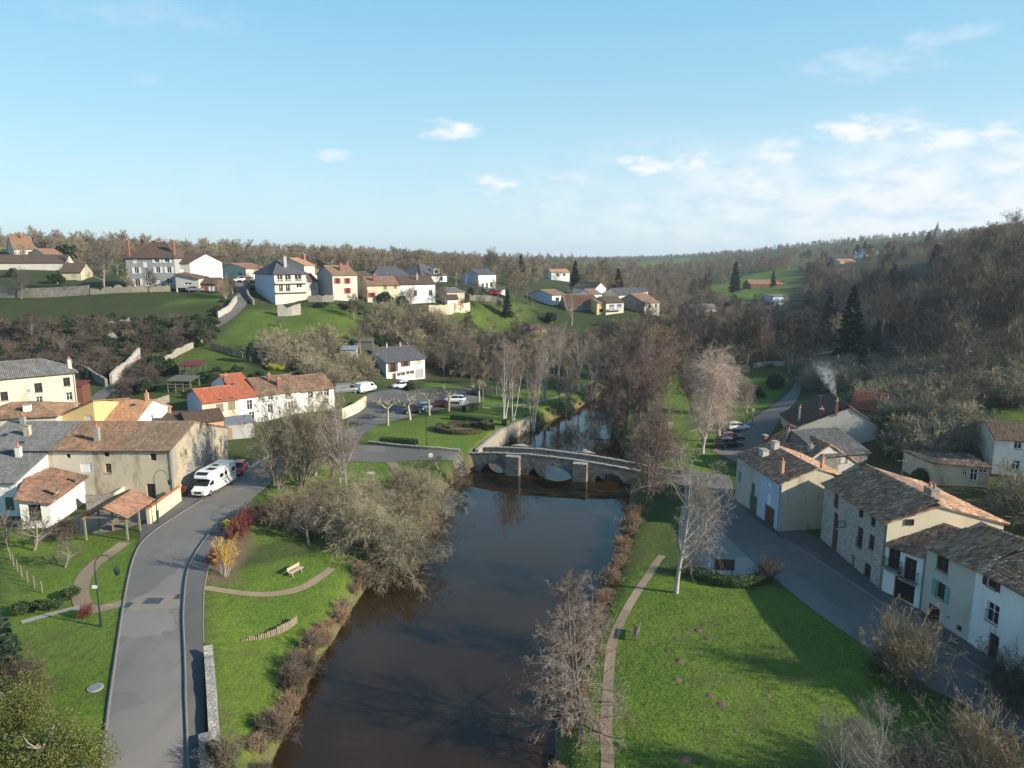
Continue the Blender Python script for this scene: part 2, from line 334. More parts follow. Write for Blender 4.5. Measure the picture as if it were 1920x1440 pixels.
M = {}
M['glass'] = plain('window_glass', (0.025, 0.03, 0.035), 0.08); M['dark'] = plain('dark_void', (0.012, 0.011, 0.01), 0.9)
M['white'] = plain('white_paint', (0.78, 0.78, 0.76), 0.5, var=.05); M['offwhite'] = plain('offwhite_paint', (0.62, 0.6, 0.55), 0.6)
M['greymetal'] = plain('zinc', (0.3, 0.32, 0.34), 0.45, 0.6); M['blackmetal'] = plain('black_iron', (0.015, 0.015, 0.017), 0.45, 0.3)
M['lampgreen'] = plain('lamp_green', (0.012, 0.035, 0.03), 0.4); M['wood'] = plain('weathered_wood', (0.23, 0.18, 0.13), 0.85, var=.3, scale=12); M['woodgreen'] = plain('treated_wood', (0.2, 0.21, 0.13), 0.85, var=.25)
M['woodlight'] = plain('pale_wood', (0.42, 0.34, 0.24), 0.85, var=.25); M['brownwood'] = plain('brown_wood', (0.13, 0.055, 0.03), 0.7, var=.2)
M['redpaint'] = plain('red_shutter', (0.33, 0.028, 0.03), 0.55); M['darkred'] = plain('maroon_paint', (0.13, 0.02, 0.018), 0.6); M['turq'] = plain('turquoise_shutter', (0.12, 0.34, 0.31), 0.6); M['greyblue'] = plain('greyblue_paint', (0.2, 0.26, 0.3), 0.6)
M['bluepaint'] = plain('blue_shutter', (0.05, 0.13, 0.42), 0.6); M['greenpaint'] = plain('green_door', (0.06, 0.12, 0.08), 0.6); M['brick'] = stone('brick', (0.36, 0.1, 0.055), (0.28, 0.075, 0.045), (0.3, 0.25, 0.2), 6.0); M['terra'] = plain('terracotta', (0.5, 0.16, 0.07), 0.8, var=.25)
M['cream'] = plaster('cream_render', (0.58, 0.53, 0.43), (0.27, 0.235, 0.18), .65); M['whitewall'] = plaster('white_render', (0.72, 0.7, 0.65), (0.34, 0.31, 0.27), 0.6); M['purewhite'] = plaster('bright_white_render', (0.74, 0.735, 0.72), (0.45, 0.44, 0.42), 0.35)
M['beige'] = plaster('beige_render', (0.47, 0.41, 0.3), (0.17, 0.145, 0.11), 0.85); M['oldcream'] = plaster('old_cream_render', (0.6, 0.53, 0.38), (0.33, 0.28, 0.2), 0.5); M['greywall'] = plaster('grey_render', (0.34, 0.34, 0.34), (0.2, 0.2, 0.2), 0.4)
M['greystucco'] = plaster('grey_stucco', (0.5, 0.47, 0.42), (0.26, 0.24, 0.21), 0.5); M['blue_and_shade_wall'] = plaster('pale_blue_and_shade_render', (0.42, 0.5, 0.62), (0.35, 0.38, 0.45), 0.3); M['yellowwall'] = plaster('yellow_render', (0.62, 0.45, 0.2), (0.4, 0.3, 0.15), 0.3)  # the pale blue also serves as painted shade on side walls away from the sun
M['orangewall'] = plaster('orange_render', (0.55, 0.3, 0.18), (0.35, 0.2, 0.12), 0.3)
M['rubble'] = stone('rubble_stone', (0.42, 0.37, 0.29), (0.26, 0.23, 0.19), (0.4, 0.36, 0.29)); M['rubblegrey'] = stone('grey_rubble', (0.3, 0.28, 0.25), (0.17, 0.16, 0.15), (0.26, 0.24, 0.2), 3.0, 0.5); M['barnstone'] = stone('barn_gable_stone', (0.52, 0.44, 0.3), (0.36, 0.3, 0.22), (0.5, 0.43, 0.3), 3.4, 0.0, (0.3, 0.29, 0.28), 0.8)
M['whitestone'] = stone('limewashed_stone', (0.6, 0.56, 0.5), (0.3, 0.26, 0.22), (0.58, 0.54, 0.48), 3.6); M['bridge'] = stone('bridge_stone', (0.32, 0.295, 0.25), (0.15, 0.14, 0.125), (0.19, 0.175, 0.145), 2.6, 0.5); M['coping'] = stone('coping_stone', (0.52, 0.48, 0.42), (0.36, 0.34, 0.3), (0.3, 0.28, 0.25), 3.5, 0.25)
M['kerb'] = plain('kerb_stone', (0.17, 0.16, 0.143), 0.9, var=.4, scale=2.2)
TC = dict(brown=[(0.25, 0.14, 0.085), (0.14, 0.09, 0.06), (0.35, 0.22, 0.14), (0.19, 0.125, 0.085), (0.3, 0.16, 0.09)], mossy=[(0.22, 0.14, 0.09), (0.12, 0.09, 0.065), (0.3, 0.21, 0.145), (0.17, 0.12, 0.085)],
          red=[(0.4, 0.12, 0.06), (0.32, 0.09, 0.048), (0.46, 0.16, 0.085), (0.36, 0.11, 0.06)], rust=[(0.29, 0.13, 0.075), (0.2, 0.1, 0.065), (0.35, 0.18, 0.11), (0.15, 0.09, 0.065), (0.28, 0.18, 0.125)], grey=[(0.15, 0.155, 0.16), (0.11, 0.115, 0.12), (0.2, 0.2, 0.2), (0.13, 0.125, 0.125)],
          slate=[(0.085, 0.085, 0.1), (0.065, 0.065, 0.078), (0.11, 0.11, 0.12)], darkbrown=[(0.1, 0.06, 0.045), (0.075, 0.05, 0.04), (0.13, 0.075, 0.05)], speck=[(0.33, 0.16, 0.09), (0.11, 0.07, 0.05), (0.5, 0.35, 0.25), (0.19, 0.11, 0.072), (0.45, 0.21, 0.11)], orange=[(0.4, 0.2, 0.1), (0.46, 0.26, 0.14), (0.35, 0.17, 0.085), (0.5, 0.3, 0.18)], sand=[(0.42, 0.3, 0.17), (0.36, 0.25, 0.14), (0.48, 0.35, 0.21)])
RM = {}
def roofm(k, moss=0.3, tint=True):
    key = (k, moss, tint)
    if key not in RM: RM[key] = roofmat('tiles_' + k + ('' if tint else '_flat'), TC[k], moss, tint)
    return RM[key]

# asphalt, gravel, water, grass
def asphalt(name, c, patch=0.35, scale=0.22):
    m, t, b = newmat(name); p = pos(t); f = t.noise(p, scale, 5, 0.6); g = t.noise(p, 30, 3)
    col = t.mix(f, [x * (1 - patch) for x in c], [x * (1 + patch) for x in c]); col = t.mix(t.math('MULTIPLY', g, 0.5), col, [x * 0.65 for x in c])
    mp = t.add('ShaderNodeMapping'); mp.inputs['Scale'].default_value = (0.5, 0.12, 1); mp.inputs['Rotation'].default_value = (0, 0, -0.15); t.l.new(p, mp.inputs[0])
    st = t.smooth(t.noise(mp.outputs[0], 1.2, 4), 0.5, 0.66, 0, 0.35); col = t.mix(st, col, [x * 0.6 for x in c])
    vo = t.add('ShaderNodeTexVoronoi', feature='DISTANCE_TO_EDGE'); vo.inputs['Scale'].default_value = 0.23
    dn = t.add('ShaderNodeVectorMath', operation='ADD'); ns = t.add('ShaderNodeTexNoise'); ns.inputs['Scale'].default_value = 0.5; t.l.new(p, ns.inputs['Vector']); t.l.new(p, dn.inputs[0])
    sc_ = t.add('ShaderNodeVectorMath', operation='SCALE'); sc_.inputs[3].default_value = 2.2; t.l.new(ns.outputs['Color'], sc_.inputs[0]); t.l.new(sc_.outputs[0], dn.inputs[1]); t.l.new(dn.outputs[0], vo.inputs['Vector'])
    pv = t.add('ShaderNodeTexVoronoi', feature='F1', distance='CHEBYCHEV'); pv.inputs['Scale'].default_value = 0.16; pv.inputs['Randomness'].default_value = .9; t.l.new(dn.outputs[0], pv.inputs['Vector']); pc = t.add('ShaderNodeSeparateColor'); t.l.new(pv.outputs['Color'], pc.inputs[0])
    col = t.mix(t.smooth(pc.outputs[0], .55, .6, 0, .55), col, [x * 0.72 for x in c]); col = t.mix(t.smooth(pc.outputs[1], .8, .84, 0, .5), col, [x * 1.3 for x in c])
    cr = t.math('MULTIPLY', t.smooth(vo.outputs['Distance'], 0.002, 0.007, 1, 0), t.smooth(t.noise(p, 0.12, 2), 0.52, 0.62, 0, 0.5)); col = t.mix(cr, col, [x * 0.4 for x in c])
    t.l.new(col, b.inputs['Base Color']); b.inputs['Roughness'].default_value = 0.85; bump(t, b, g, 0.3, 0.01); return m
M['asphalt'] = asphalt('asphalt', (0.17, 0.158, 0.146), 0.2); M['asphaltdark'] = asphalt('sidewalk_asphalt', (0.1, 0.097, 0.094), 0.25); M['street'] = asphalt('street_asphalt', (0.14, 0.13, 0.12), 0.3)
M['gravel'] = asphalt('forecourt_gravel', (0.24, 0.225, 0.2), 0.3, 0.5); M['sand'] = asphalt('sandy_path', (0.28, 0.21, 0.14), 0.25, 0.6); M['pave'] = asphalt('worn_paving', (0.2, 0.17, 0.14), 0.3, 0.4); M['concrete'] = asphalt('concrete', (0.36, 0.34, 0.3), 0.2, 0.5); M['earth'] = asphalt('bare_earth', (0.13, 0.085, 0.055), 0.3, 0.8)
def groundmat():
    m, t, b = newmat('ground_cover'); p = pos(t); a = t.add('ShaderNodeAttribute', attribute_name='cover'); s = t.add('ShaderNodeSeparateColor'); t.l.new(a.outputs['Color'], s.inputs[0])
    n1 = t.noise(p, 0.16, 6, 0.62); n2 = t.noise(p, 1.3, 5, 0.65); n3 = t.noise(p, 5.0, 4, 0.7)
    lush = t.mix(t.smooth(n1, 0.35, 0.68), (0.05, 0.11, 0.014), (0.13, 0.19, 0.025)); lush = t.mix(t.smooth(n2, 0.42, 0.7, 0, 0.7), lush, (0.035, 0.075, 0.012))
    lush = t.mix(t.smooth(n3, 0.35, 0.7, 0, 0.75), lush, (0.16, 0.22, 0.035))
    lush = t.mix(t.smooth(t.noise(p, .33, 4, .7), .5, .72, 0, .7), lush, (.1, .1, .04)); lush = t.mix(t.smooth(t.noise(p, .08, 3, .6), .5, .7, 0, .5), lush, (.07, .1, .025))
    mole = t.math('MULTIPLY', t.smooth(t.noise(p, 0.9, 3, 0.5), 0.68, 0.76), t.smooth(t.noise(p, 0.07, 2), 0.5, 0.6, 0, 0.9)); lush = t.mix(mole, lush, (0.12, 0.085, 0.05))
    rough = t.mix(t.smooth(n1, 0.35, 0.65), (0.032, 0.062, 0.017), (0.055, 0.068, 0.027)); rough = t.mix(t.smooth(n2, 0.4, 0.7, 0, 0.8), rough, (0.045, 0.042, 0.024))
    wood = t.mix(n2, (0.06, 0.045, 0.03), (0.1, 0.08, 0.05)); wood = t.mix(t.smooth(n1, 0.5, 0.7, 0, 0.6), wood, (0.045, 0.05, 0.02))
    earth = t.mix(n2, (0.12, 0.08, 0.05), (0.2, 0.15, 0.1))
    col = t.mix(s.outputs[0], rough, lush); col = t.mix(s.outputs[1], col, wood); col = t.mix(s.outputs[2], col, earth)
    t.l.new(col, b.inputs['Base Color']); b.inputs['Roughness'].default_value = 0.95; b.inputs['Specular IOR Level'].default_value = 0.15
    bump(t, b, t.math('ADD', n3, t.math('MULTIPLY', n2, 1.5)), 0.7, 0.16); return m
M['ground'] = groundmat()
def watermat():
    m, t, b = newmat('river_water'); p = pos(t)
    n = t.noise(p, 0.05, 4); t.l.new(t.mix(n, (0.02, 0.011, 0.004), (0.036, 0.02, 0.007)), b.inputs['Base Color'])
    b.inputs['Roughness'].default_value = 0.03; b.inputs['IOR'].default_value = 1.33; b.inputs['Specular IOR Level'].default_value = 0.55
    bump(t, b, t.math('ADD', t.noise(p, 1.1, 3), t.math('MULTIPLY', t.noise(p, 0.35, 2), 1.2)), 0.055, 0.08); return m
M['water'] = watermat()

# ---------------------------------------------------------------- the ground sheet
def axis(lo, hi, a, b, step, grow):
    mid = list(np.arange(a, b + .01, step)); s = step; up = [mid[-1]]
    while up[-1] < hi: s *= grow; up.append(up[-1] + s)
    s = step; dn = [mid[0]]
    while dn[-1] > lo: s *= grow; dn.append(dn[-1] - s)
    return np.array(dn[:0:-1] + mid + up[1:])
gx = axis(-5000, 5000, -70, 70, 0.9, 1.035); gy = axis(-60, 7000, 30, 150, 0.9, 1.03)
XX, YY = np.meshgrid(gx, gy); X_, Y_ = XX.ravel(), YY.ravel(); Z_ = zt(X_, Y_)
def pxpoly(pts, z): return [tuple(G2(x, y, z)) for x, y in pts]
def tpoly(pts): return [tuple(T(x, y)[:2]) for x, y in pts]
LUSH = [pxpoly([(380, 1110), (470, 1030), (560, 1000), (700, 960), (800, 860), (740, 855), (620, 860), (520, 905), (430, 985)], 2.5), pxpoly([(384, 1105), (640, 1030), (720, 1000), (690, 1110), (600, 1230), (500, 1440), (400, 1440)], 1.5),
        pxpoly([(1225, 1020), (1230, 1075), (1450, 1100), (1620, 1205), (1830, 1440), (1000, 1440), (1130, 1160)], 1.2), pxpoly([(680, 830), (690, 800), (860, 770), (1010, 800), (930, 845), (800, 845)], 3.0), pxpoly([(0, 1440), (0, 1000), (180, 1000), (262, 1010), (225, 1200), (195, 1440)], 3.0),
        pxpoly([(860, 775), (900, 750), (1120, 700), (1180, 700), (1010, 800)], 2.4), tpoly([(400, 645), (470, 580), (660, 575), (690, 620), (640, 650), (480, 655)]), tpoly([(820, 590), (900, 570), (1000, 575), (960, 630), (850, 610)]), tpoly([(300, 690), (350, 655), (460, 660), (470, 690), (330, 715)]),
        tpoly([(1270, 545), (1420, 512), (1500, 500), (1490, 540), (1400, 558)]), tpoly([(1380, 560), (1480, 540), (1470, 558)]), tpoly([(1170, 500), (1290, 482), (1300, 492), (1200, 505)]), pxpoly([(1250, 870), (1240, 700), (1460, 690), (1480, 720), (1440, 770), (1330, 830), (1380, 880), (1320, 893)], 1.7), tpoly([(1850, 770), (1900, 758), (1940, 790), (1880, 790)]), tpoly([(800, 715), (870, 725), (820, 745), (790, 735)]), tpoly([(330, 562), (400, 552), (420, 565), (300, 575)])]
WOODS = [tpoly([(0, 600), (400, 590), (390, 640), (250, 690), (200, 740), (0, 720)]), tpoly([(1240, 600), (1500, 560), (1500, 470), (1960, 430), (1960, 720), (1600, 700), (1500, 690), (1250, 690)]), tpoly([(660, 640), (800, 600), (980, 640), (1200, 610), (1220, 680), (900, 700), (700, 680)])]
WOODS.append(pxpoly([(1560, 850), (1700, 880), (1735, 930), (1860, 940), (1960, 930), (1960, 1020), (1860, 985), (1760, 930)], 2.2)); WOODS.append(pxpoly([(1680, 870), (1840, 860), (1850, 900), (1740, 925)], 2.5))
EARTH = [pxpoly([(383, 1075), (395, 1035), (440, 990), (470, 975), (475, 1020), (440, 1080), (450, 1098), (390, 1100)], 2.6)]
P2 = np.stack([X_, Y_], 1)
def soft(polys, wdt):
    r = np.zeros(len(P2))
    for q in polys:
        d = seg_dist(P2, q); s = np.where(inside(P2, q), d, -d); ww = wdt * np.maximum(1, Y_ / 150); r = np.maximum(r, np.clip(s / ww + 0.5, 0, 1))
    return r
cov = np.zeros((len(X_), 4)); HILL = [LUSH[i] for i in (6, 7, 8, 15)]; OTHER = [q for q in LUSH if not any(q is h_ for h_ in HILL)]; cov[:, 0] = np.maximum(np.maximum(soft(OTHER, 1.6), .62 * soft(HILL, 3.0)), 0.25 * (Y_ < 140)); cov[:, 1] = np.maximum(soft(WOODS[:1], 14) * .4, soft(WOODS[1:], 14) * 0.85); cov[:, 2] = soft(EARTH, 1.0)
nearb = (Y_ < 260) & (np.abs(X_) < 150); db = np.full(len(X_), 99.0); db[nearb] = seg_dist(P2[nearb], RIVER)
cov[:, 2] = np.maximum(cov[:, 2], np.clip(1.1 - db / 1.1, 0, 0.85)); far = np.clip((Y_ - 350) / 300, 0, 1)
patch = np.sin(X_ * 0.011 + 1.3 * np.sin(Y_ * 0.004)) * np.sin(Y_ * 0.0065 + np.cos(X_ * 0.006) * 1.7)
cov[:, 0] = np.maximum(cov[:, 0], far * (patch > 0.15) * 0.55); cov[:, 1] = np.maximum(cov[:, 1], far * (patch < -0.2) * 0.6); cov[:, 3] = 1
nx, ny = len(gx), len(gy); I = np.arange(nx * ny).reshape(ny, nx)
Q = np.stack([I[:-1, :-1], I[:-1, 1:], I[1:, 1:], I[1:, :-1]], -1).reshape(-1, 4)
gm = npmesh('ground', np.stack([X_, Y_, Z_], 1), Q, M['ground'], attr={'cover': ('POINT', cov)})
tag(link('ground', gm), kind='structure')
# river: one sheet at water level
def strip_mesh(name, L, Rr, mat, n, m, z=None, off=0.03, skirt=0.0):
    def res(P, n):
        P = np.asarray(P, float)[:, :2]; d = np.concatenate([[0], np.cumsum(np.linalg.norm(np.diff(P, axis=0), axis=1))]); t = np.linspace(0, d[-1], n)
        return np.stack([np.interp(t, d, P[:, 0]), np.interp(t, d, P[:, 1])], 1)
    A, B = res(L, n), res(Rr, n); s = np.linspace(0, 1, m)[None, :, None]; XY = (A[:, None] * (1 - s) + B[:, None] * s).reshape(-1, 2)
    zz = np.full(len(XY), z) if z is not None else zt(XY[:, 0], XY[:, 1]) + off
    Ii = np.arange(n * m).reshape(n, m); Qs = np.stack([Ii[:-1, :-1], Ii[:-1, 1:], Ii[1:, 1:], Ii[1:, :-1]], -1).reshape(-1, 4)
    return npmesh(name, np.column_stack([XY, zz]), Qs, mat), A, B
wm, _, _ = strip_mesh('river', [(x - 3, y) for x, y in LEFT], [(x + 3, y) for x, y in RIGHT], M['water'], 60, 6, z=0.0)
tag(link('river', wm), kind='structure')
def chaikin(P, k=2):
    P = np.asarray(P, float)
    for _ in range(k):
        A = P[:-1] * .75 + P[1:] * .25; B = P[:-1] * .25 + P[1:] * .75; P = np.concatenate([P[:1], np.stack([A, B], 1).reshape(-1, P.shape[1]), P[-1:]])
    return P
def pts(z, *pp): return chaikin([G2(x, y, z) for x, y in pp])
def tpts(*pp): return chaikin([T(x, y)[:2] for x, y in pp])
def road(name, L, Rr, mat, n=70, m=7, off=0.05):
    me, A, B = strip_mesh(name, L, Rr, mat, n, m, off=off); return tag(link(name, me), kind='structure')
def band(P, wdt):
    P = np.asarray(P)[:, :2]; t = np.gradient(P, axis=0); t /= np.linalg.norm(t, axis=1)[:, None] + 1e-9; nrm = np.stack([-t[:, 1], t[:, 0]], 1); return P + nrm * wdt / 2, P - nrm * wdt / 2
def kerb(name, P, wdt, h0, h1, mat, n=80):
    A, B = band(chaikin(P, 1), wdt); V = []; d = np.linspace(0, len(A) - 1, n); XA = np.stack([np.interp(d, range(len(A)), A[:, k]) for k in (0, 1)], 1); XB = np.stack([np.interp(d, range(len(B)), B[:, k]) for k in (0, 1)], 1)
    za = zt(XA[:, 0], XA[:, 1]); zb = zt(XB[:, 0], XB[:, 1]); zz = (za + zb) / 2
    V = np.concatenate([np.column_stack([XA, zz + h0]), np.column_stack([XA, zz + h1]), np.column_stack([XB, zz + h1]), np.column_stack([XB, zz + h0])]); Qs = []
    for k in range(3):
        a = np.arange(n - 1) + k * n; Qs.append(np.stack([a, a + 1, a + 1 + n, a + n], 1))
    return tag(link(name, npmesh(name, V, np.concatenate(Qs), mat, smooth=False)), kind='structure')
# left-bank road: runs past the houses and bends to the bridge
LR = pts(3, (180, 1520), (190, 1440), (205, 1330), (222, 1200), (238, 1090), (256, 1027), (285, 998), (340, 962), (400, 925), (450, 885), (500, 850), (560, 838)); RRd = pts(3, (352, 1520), (352, 1427), (348, 1330), (347, 1260), (344, 1200), (343, 1160), (347, 1093), (356, 1055), (393, 1000), (433, 967), (500, 912), (545, 872), (600, 862))
road('road', LR, RRd, M['asphalt'], 110, 9)
road('bridge_road', pts(3, (545, 838), (600, 838), (690, 834), (800, 844), (868, 846)), pts(3, (590, 864), (640, 860), (700, 858), (800, 859), (868, 858)), M['street'], 50, 5, 0.058)
road('parking_lane', pts(3, (520, 850), (600, 815), (672, 800), (690, 792), (720, 775), (860, 744), (900, 738)), pts(3, (560, 850), (610, 840), (660, 838), (684, 812), (720, 792), (870, 760), (905, 752)), M['street'], 60, 6, 0.066)
road('car_park', pts(3, (640, 790), (690, 752), (760, 735), (860, 728), (905, 730)), pts(3, (690, 797), (722, 786), (780, 772), (865, 757), (905, 748)), M['asphaltdark'], 40, 8, 0.045)
road('pavement', pts(3, (352, 1520), (352, 1427), (348, 1330), (347, 1262), (345, 1200), (343, 1160), (347, 1093), (356, 1055), (393, 1000), (433, 967), (470, 940)), pts(3, (386, 1520), (384, 1427), (382, 1330), (382, 1260), (381, 1200), (380, 1160), (382, 1100), (394, 1050), (418, 1008), (446, 975), (476, 944)), M['asphaltdark'], 100, 5, 0.2)
kerb('kerb', pts(3, (352, 1520), (352, 1427), (348, 1330), (347, 1262), (345, 1200), (343, 1160), (347, 1093), (356, 1055), (393, 1000), (433, 967), (470, 940)), 0.16, -.1, 0.215, M['kerb'])
kerb('kerb', pts(3, (381, 1200), (380, 1160), (382, 1100), (394, 1050), (418, 1008), (446, 975)), 0.1, -.1, 0.22, M['kerb'])
kerb('kerb', pts(3, (180, 1520), (190, 1440), (205, 1330), (222, 1200), (238, 1090), (256, 1027), (285, 998), (340, 962), (380, 938)), 0.22, -.1, 0.09, M['kerb'])
road('parking_strip', pts(3, (262, 1010), (262, 985), (300, 958), (345, 928), (400, 890), (437, 868)), pts(3, (258, 1024), (286, 997), (340, 961), (400, 924), (450, 884), (480, 862)), M['asphaltdark'], 50, 6, 0.043)
road('courtyard', pts(3, (120, 975), (180, 955), (235, 940), (300, 930)), pts(3, (150, 1005), (200, 1000), (262, 985), (300, 958)), M['pave'], 30, 6, 0.04)
road('crossing', pts(3, (231, 1150), (233, 1122)), pts(3, (344, 1144), (345, 1118)), M['pave'], 8, 12, 0.062)
# sandy paths
road('path', *band(pts(3, (240, 1130), (205, 1140), (165, 1148), (150, 1125), (152, 1090), (175, 1060), (205, 1040), (235, 1018)), 1.35), M['sand'], 60, 4, 0.04)
road('path', *band(pts(3, (40, 1168), (90, 1154), (140, 1142), (160, 1140)), 0.7), M['concrete'], 30, 3, 0.045)
road('path', *band(pts(2.3, (384, 1114), (430, 1117), (480, 1115), (530, 1105), (570, 1090), (600, 1070), (622, 1053)), 0.85), M['sand'], 50, 4, 0.035)
road('path', *band(pts(2.6, (728, 858), (742, 872), (755, 888), (745, 905), (725, 915)), 1.3), M['sand'], 30, 4, 0.035)
road('path', *band(pts(1.1, (1132, 1520), (1140, 1430), (1136, 1380), (1138, 1320), (1142, 1250), (1148, 1200), (1160, 1170), (1178, 1135), (1200, 1100), (1222, 1070), (1232, 1052), (1242, 1042)), .8), M['sand'], 80, 4, 0.035)
road('path', *band(pts(2.4, (905, 768), (970, 762), (1030, 748), (1075, 732), (1100, 716)), 1.1), M['sand'], 30, 4, 0.035)
road('path', *band(pts(1.5, (1283, 850), (1262, 830), (1252, 812), (1258, 790)), 1.0), M['sand'], 30, 4, 0.035)
# right-bank street
SL = pts(1.5, (2000, 1450), (1850, 1345), (1730, 1280), (1600, 1197), (1527, 1147), (1460, 1090), (1400, 1040), (1345, 985), (1310, 940), (1290, 915), (1240, 893)); SR = pts(1.5, (2100, 1420), (1850, 1262), (1783, 1217), (1650, 1130), (1553, 1063), (1460, 1006), (1395, 955), (1376, 925), (1372, 900), (1362, 888), (1300, 880))
road('street', SL, SR, M['street'], 100, 8)
kerb('kerb', pts(1.5, (2100, 1420), (1850, 1262), (1783, 1217), (1650, 1130), (1553, 1063), (1470, 1012)), 0.14, -.1, 0.15, M['kerb'])
road('pavement', pts(1.5, (2100, 1420), (1850, 1262), (1783, 1217), (1650, 1130), (1553, 1063), (1470, 1012), (1395, 955)), pts(1.5, (2130, 1390), (1870, 1240), (1812, 1206), (1670, 1116), (1550, 1020), (1480, 985), (1400, 938)), M['asphaltdark'], 60, 4, 0.14)
road('forecourt', pts(1.3, (1330, 1090), (1290, 1060), (1270, 1020), (1275, 960), (1290, 920)), pts(1.4, (1400, 1085), (1455, 1092), (1400, 1042), (1345, 987), (1312, 942)), M['gravel'], 40, 6, 0.04)
road('back_street', pts(1.7, (1335, 838), (1390, 800), (1425, 790), (1455, 760), (1478, 738), (1490, 722)), pts(1.7, (1385, 862), (1440, 830), (1470, 800), (1490, 770), (1500, 745), (1502, 722)), M['street'], 50, 6)
# steep lane up the slope
road('lane', *band(tpts((150, 785), (175, 752), (215, 722), (250, 700), (262, 690)), 3.2), M['street'], 50, 4, 0.09)
road('lane', *band(tpts((400, 612), (425, 598), (450, 575), (455, 558), (452, 540), (450, 528)), 2.8), M['street'], 40, 4, 0.1)
# ---------------------------------------------------------------- buildings
CC, SS = math.cos(PITCH), math.sin(PITCH)
def XY(px, Y, z=3.0):
    d = Y * CC + (H - z) * SS; return np.array([(px - 960) / F * d, Y])
def unit(v): v = V3(v); return v / (np.linalg.norm(v) + 1e-12)
def rect(A, B, depth):
    A, B = V3(A)[:2], V3(B)[:2]; U = unit(B - A); I_ = np.array([-U[1], U[0]]); return [A, B, B + I_ * depth, A + I_ * depth]
def tiles_mesh(name, polys, mat, parent, org, sp=0.27, row=0.42, seed=1):
    r = np.random.default_rng(seed); VV = []; QQ = []; TT = []; base = 0
    th = np.linspace(0.12, math.pi - 0.12, 4)
    for poly in polys:
        P = [V3(p) for p in poly]; U = unit(P[1] - P[0]); N = unit(np.cross(P[1] - P[0], P[-1] - P[0])); N = N if N[2] > 0 else -N; Vv = unit(np.cross(N, U)); 
        if Vv[2] < 0: Vv = -Vv
        pc = np.array([((p - P[0]) @ U, (p - P[0]) @ Vv) for p in P]); us = np.arange(pc[:, 0].min() + sp / 2, pc[:, 0].max(), sp); vs = np.arange(pc[:, 1].min() + row * .4, pc[:, 1].max(), row)
        uu, vv = np.meshgrid(us, vs); uu = uu.ravel(); vv = vv.ravel(); ok = inside(np.stack([uu, vv], 1), [tuple(q) for q in pc]); uu, vv = uu[ok], vv[ok]; n = len(uu)
        if not n: continue
        cj = np.sin(np.round(uu / sp) * 12.9898) * 0.015; uu = uu + cj + r.normal(0, .008, n); vv = vv + r.normal(0, .02, n); hz = r.normal(0, .008, n)
        rad0, rad1 = sp * 0.5, sp * 0.42
        rings = []
        for (rad, dv, hh) in ((rad0, -row * .56, .035), (rad1, row * .56, .012)):
            cu = uu[:, None] + rad * np.cos(th)[None]; h = (hh + hz)[:, None] + rad * 1.05 * np.sin(th)[None]
            rings.append(P[0] + cu[..., None] * U + (vv + dv)[:, None, None] * Vv + h[..., None] * N)
        Vt = np.concatenate(rings, 1).reshape(-1, 3) - V3(org); b = base + np.arange(n)[:, None] * 8
        q = np.concatenate([b + np.array([[0, 1, 5, 4]]), b + np.array([[1, 2, 6, 5]]), b + np.array([[2, 3, 7, 6]]), b + np.array([[0, 3, 2, 1]])], 1).reshape(-1, 4)
        VV.append(Vt); QQ.append(q); TT.append(np.repeat(r.random(n), 4)); base += n * 8
    me = npmesh(name, np.concatenate(VV), np.concatenate(QQ), mat, smooth=False, attr={'tint': ('FACE', np.concatenate(TT))})
    o = link(name, me, parent); o['kind'] = 'stuff'; return o
def facade(mb, A, B, zb, zA, zB, apex, holes, mat, depth=0.22):
    U = unit(B - A); L = np.linalg.norm(B - A); N = np.array([U[1], -U[0], 0]); U3 = np.array([U[0], U[1], 0]); O = np.array([A[0], A[1], 0.0]); zr = min(zA, zB)
    pt = lambda u, v, n=0.0: O + U3 * u + np.array([0, 0, v]) + N * n
    hs = [h for h in holes if h[3] < zr - 0.03 and h[0] > 0.02 and h[1] < L - 0.02]
    us = sorted({0.0, L, *[h[0] for h in hs], *[h[1] for h in hs]}); vs = sorted({zb, zr, *[h[2] for h in hs], *[h[3] for h in hs]})
    for i in range(len(us) - 1):
        for j in range(len(vs) - 1):
            cu, cv = (us[i] + us[i + 1]) / 2, (vs[j] + vs[j + 1]) / 2
            if any(h[0] < cu < h[1] and h[2] < cv < h[3] for h in hs): continue
            mb.face([pt(us[i], vs[j]), pt(us[i + 1], vs[j]), pt(us[i + 1], vs[j + 1]), pt(us[i], vs[j + 1])], mat)
    for (u0, u1, v0, v1) in hs:
        for a, b in (((u0, v0), (u1, v0)), ((u1, v0), (u1, v1)), ((u1, v1), (u0, v1)), ((u0, v1), (u0, v0))):
            mb.face([pt(*a), pt(*a, -depth), pt(*b, -depth), pt(*b)], mat)
    top = [pt(0, zr), pt(L, zr)]
    if zB > zr + 1e-3: top.append(pt(L, zB))
    if apex: top.append(pt(apex[0] * L, apex[1]))
    if zA > zr + 1e-3: top.append(pt(0, zA))
    if len(top) > 2: mb.face(top, mat)
    return hs
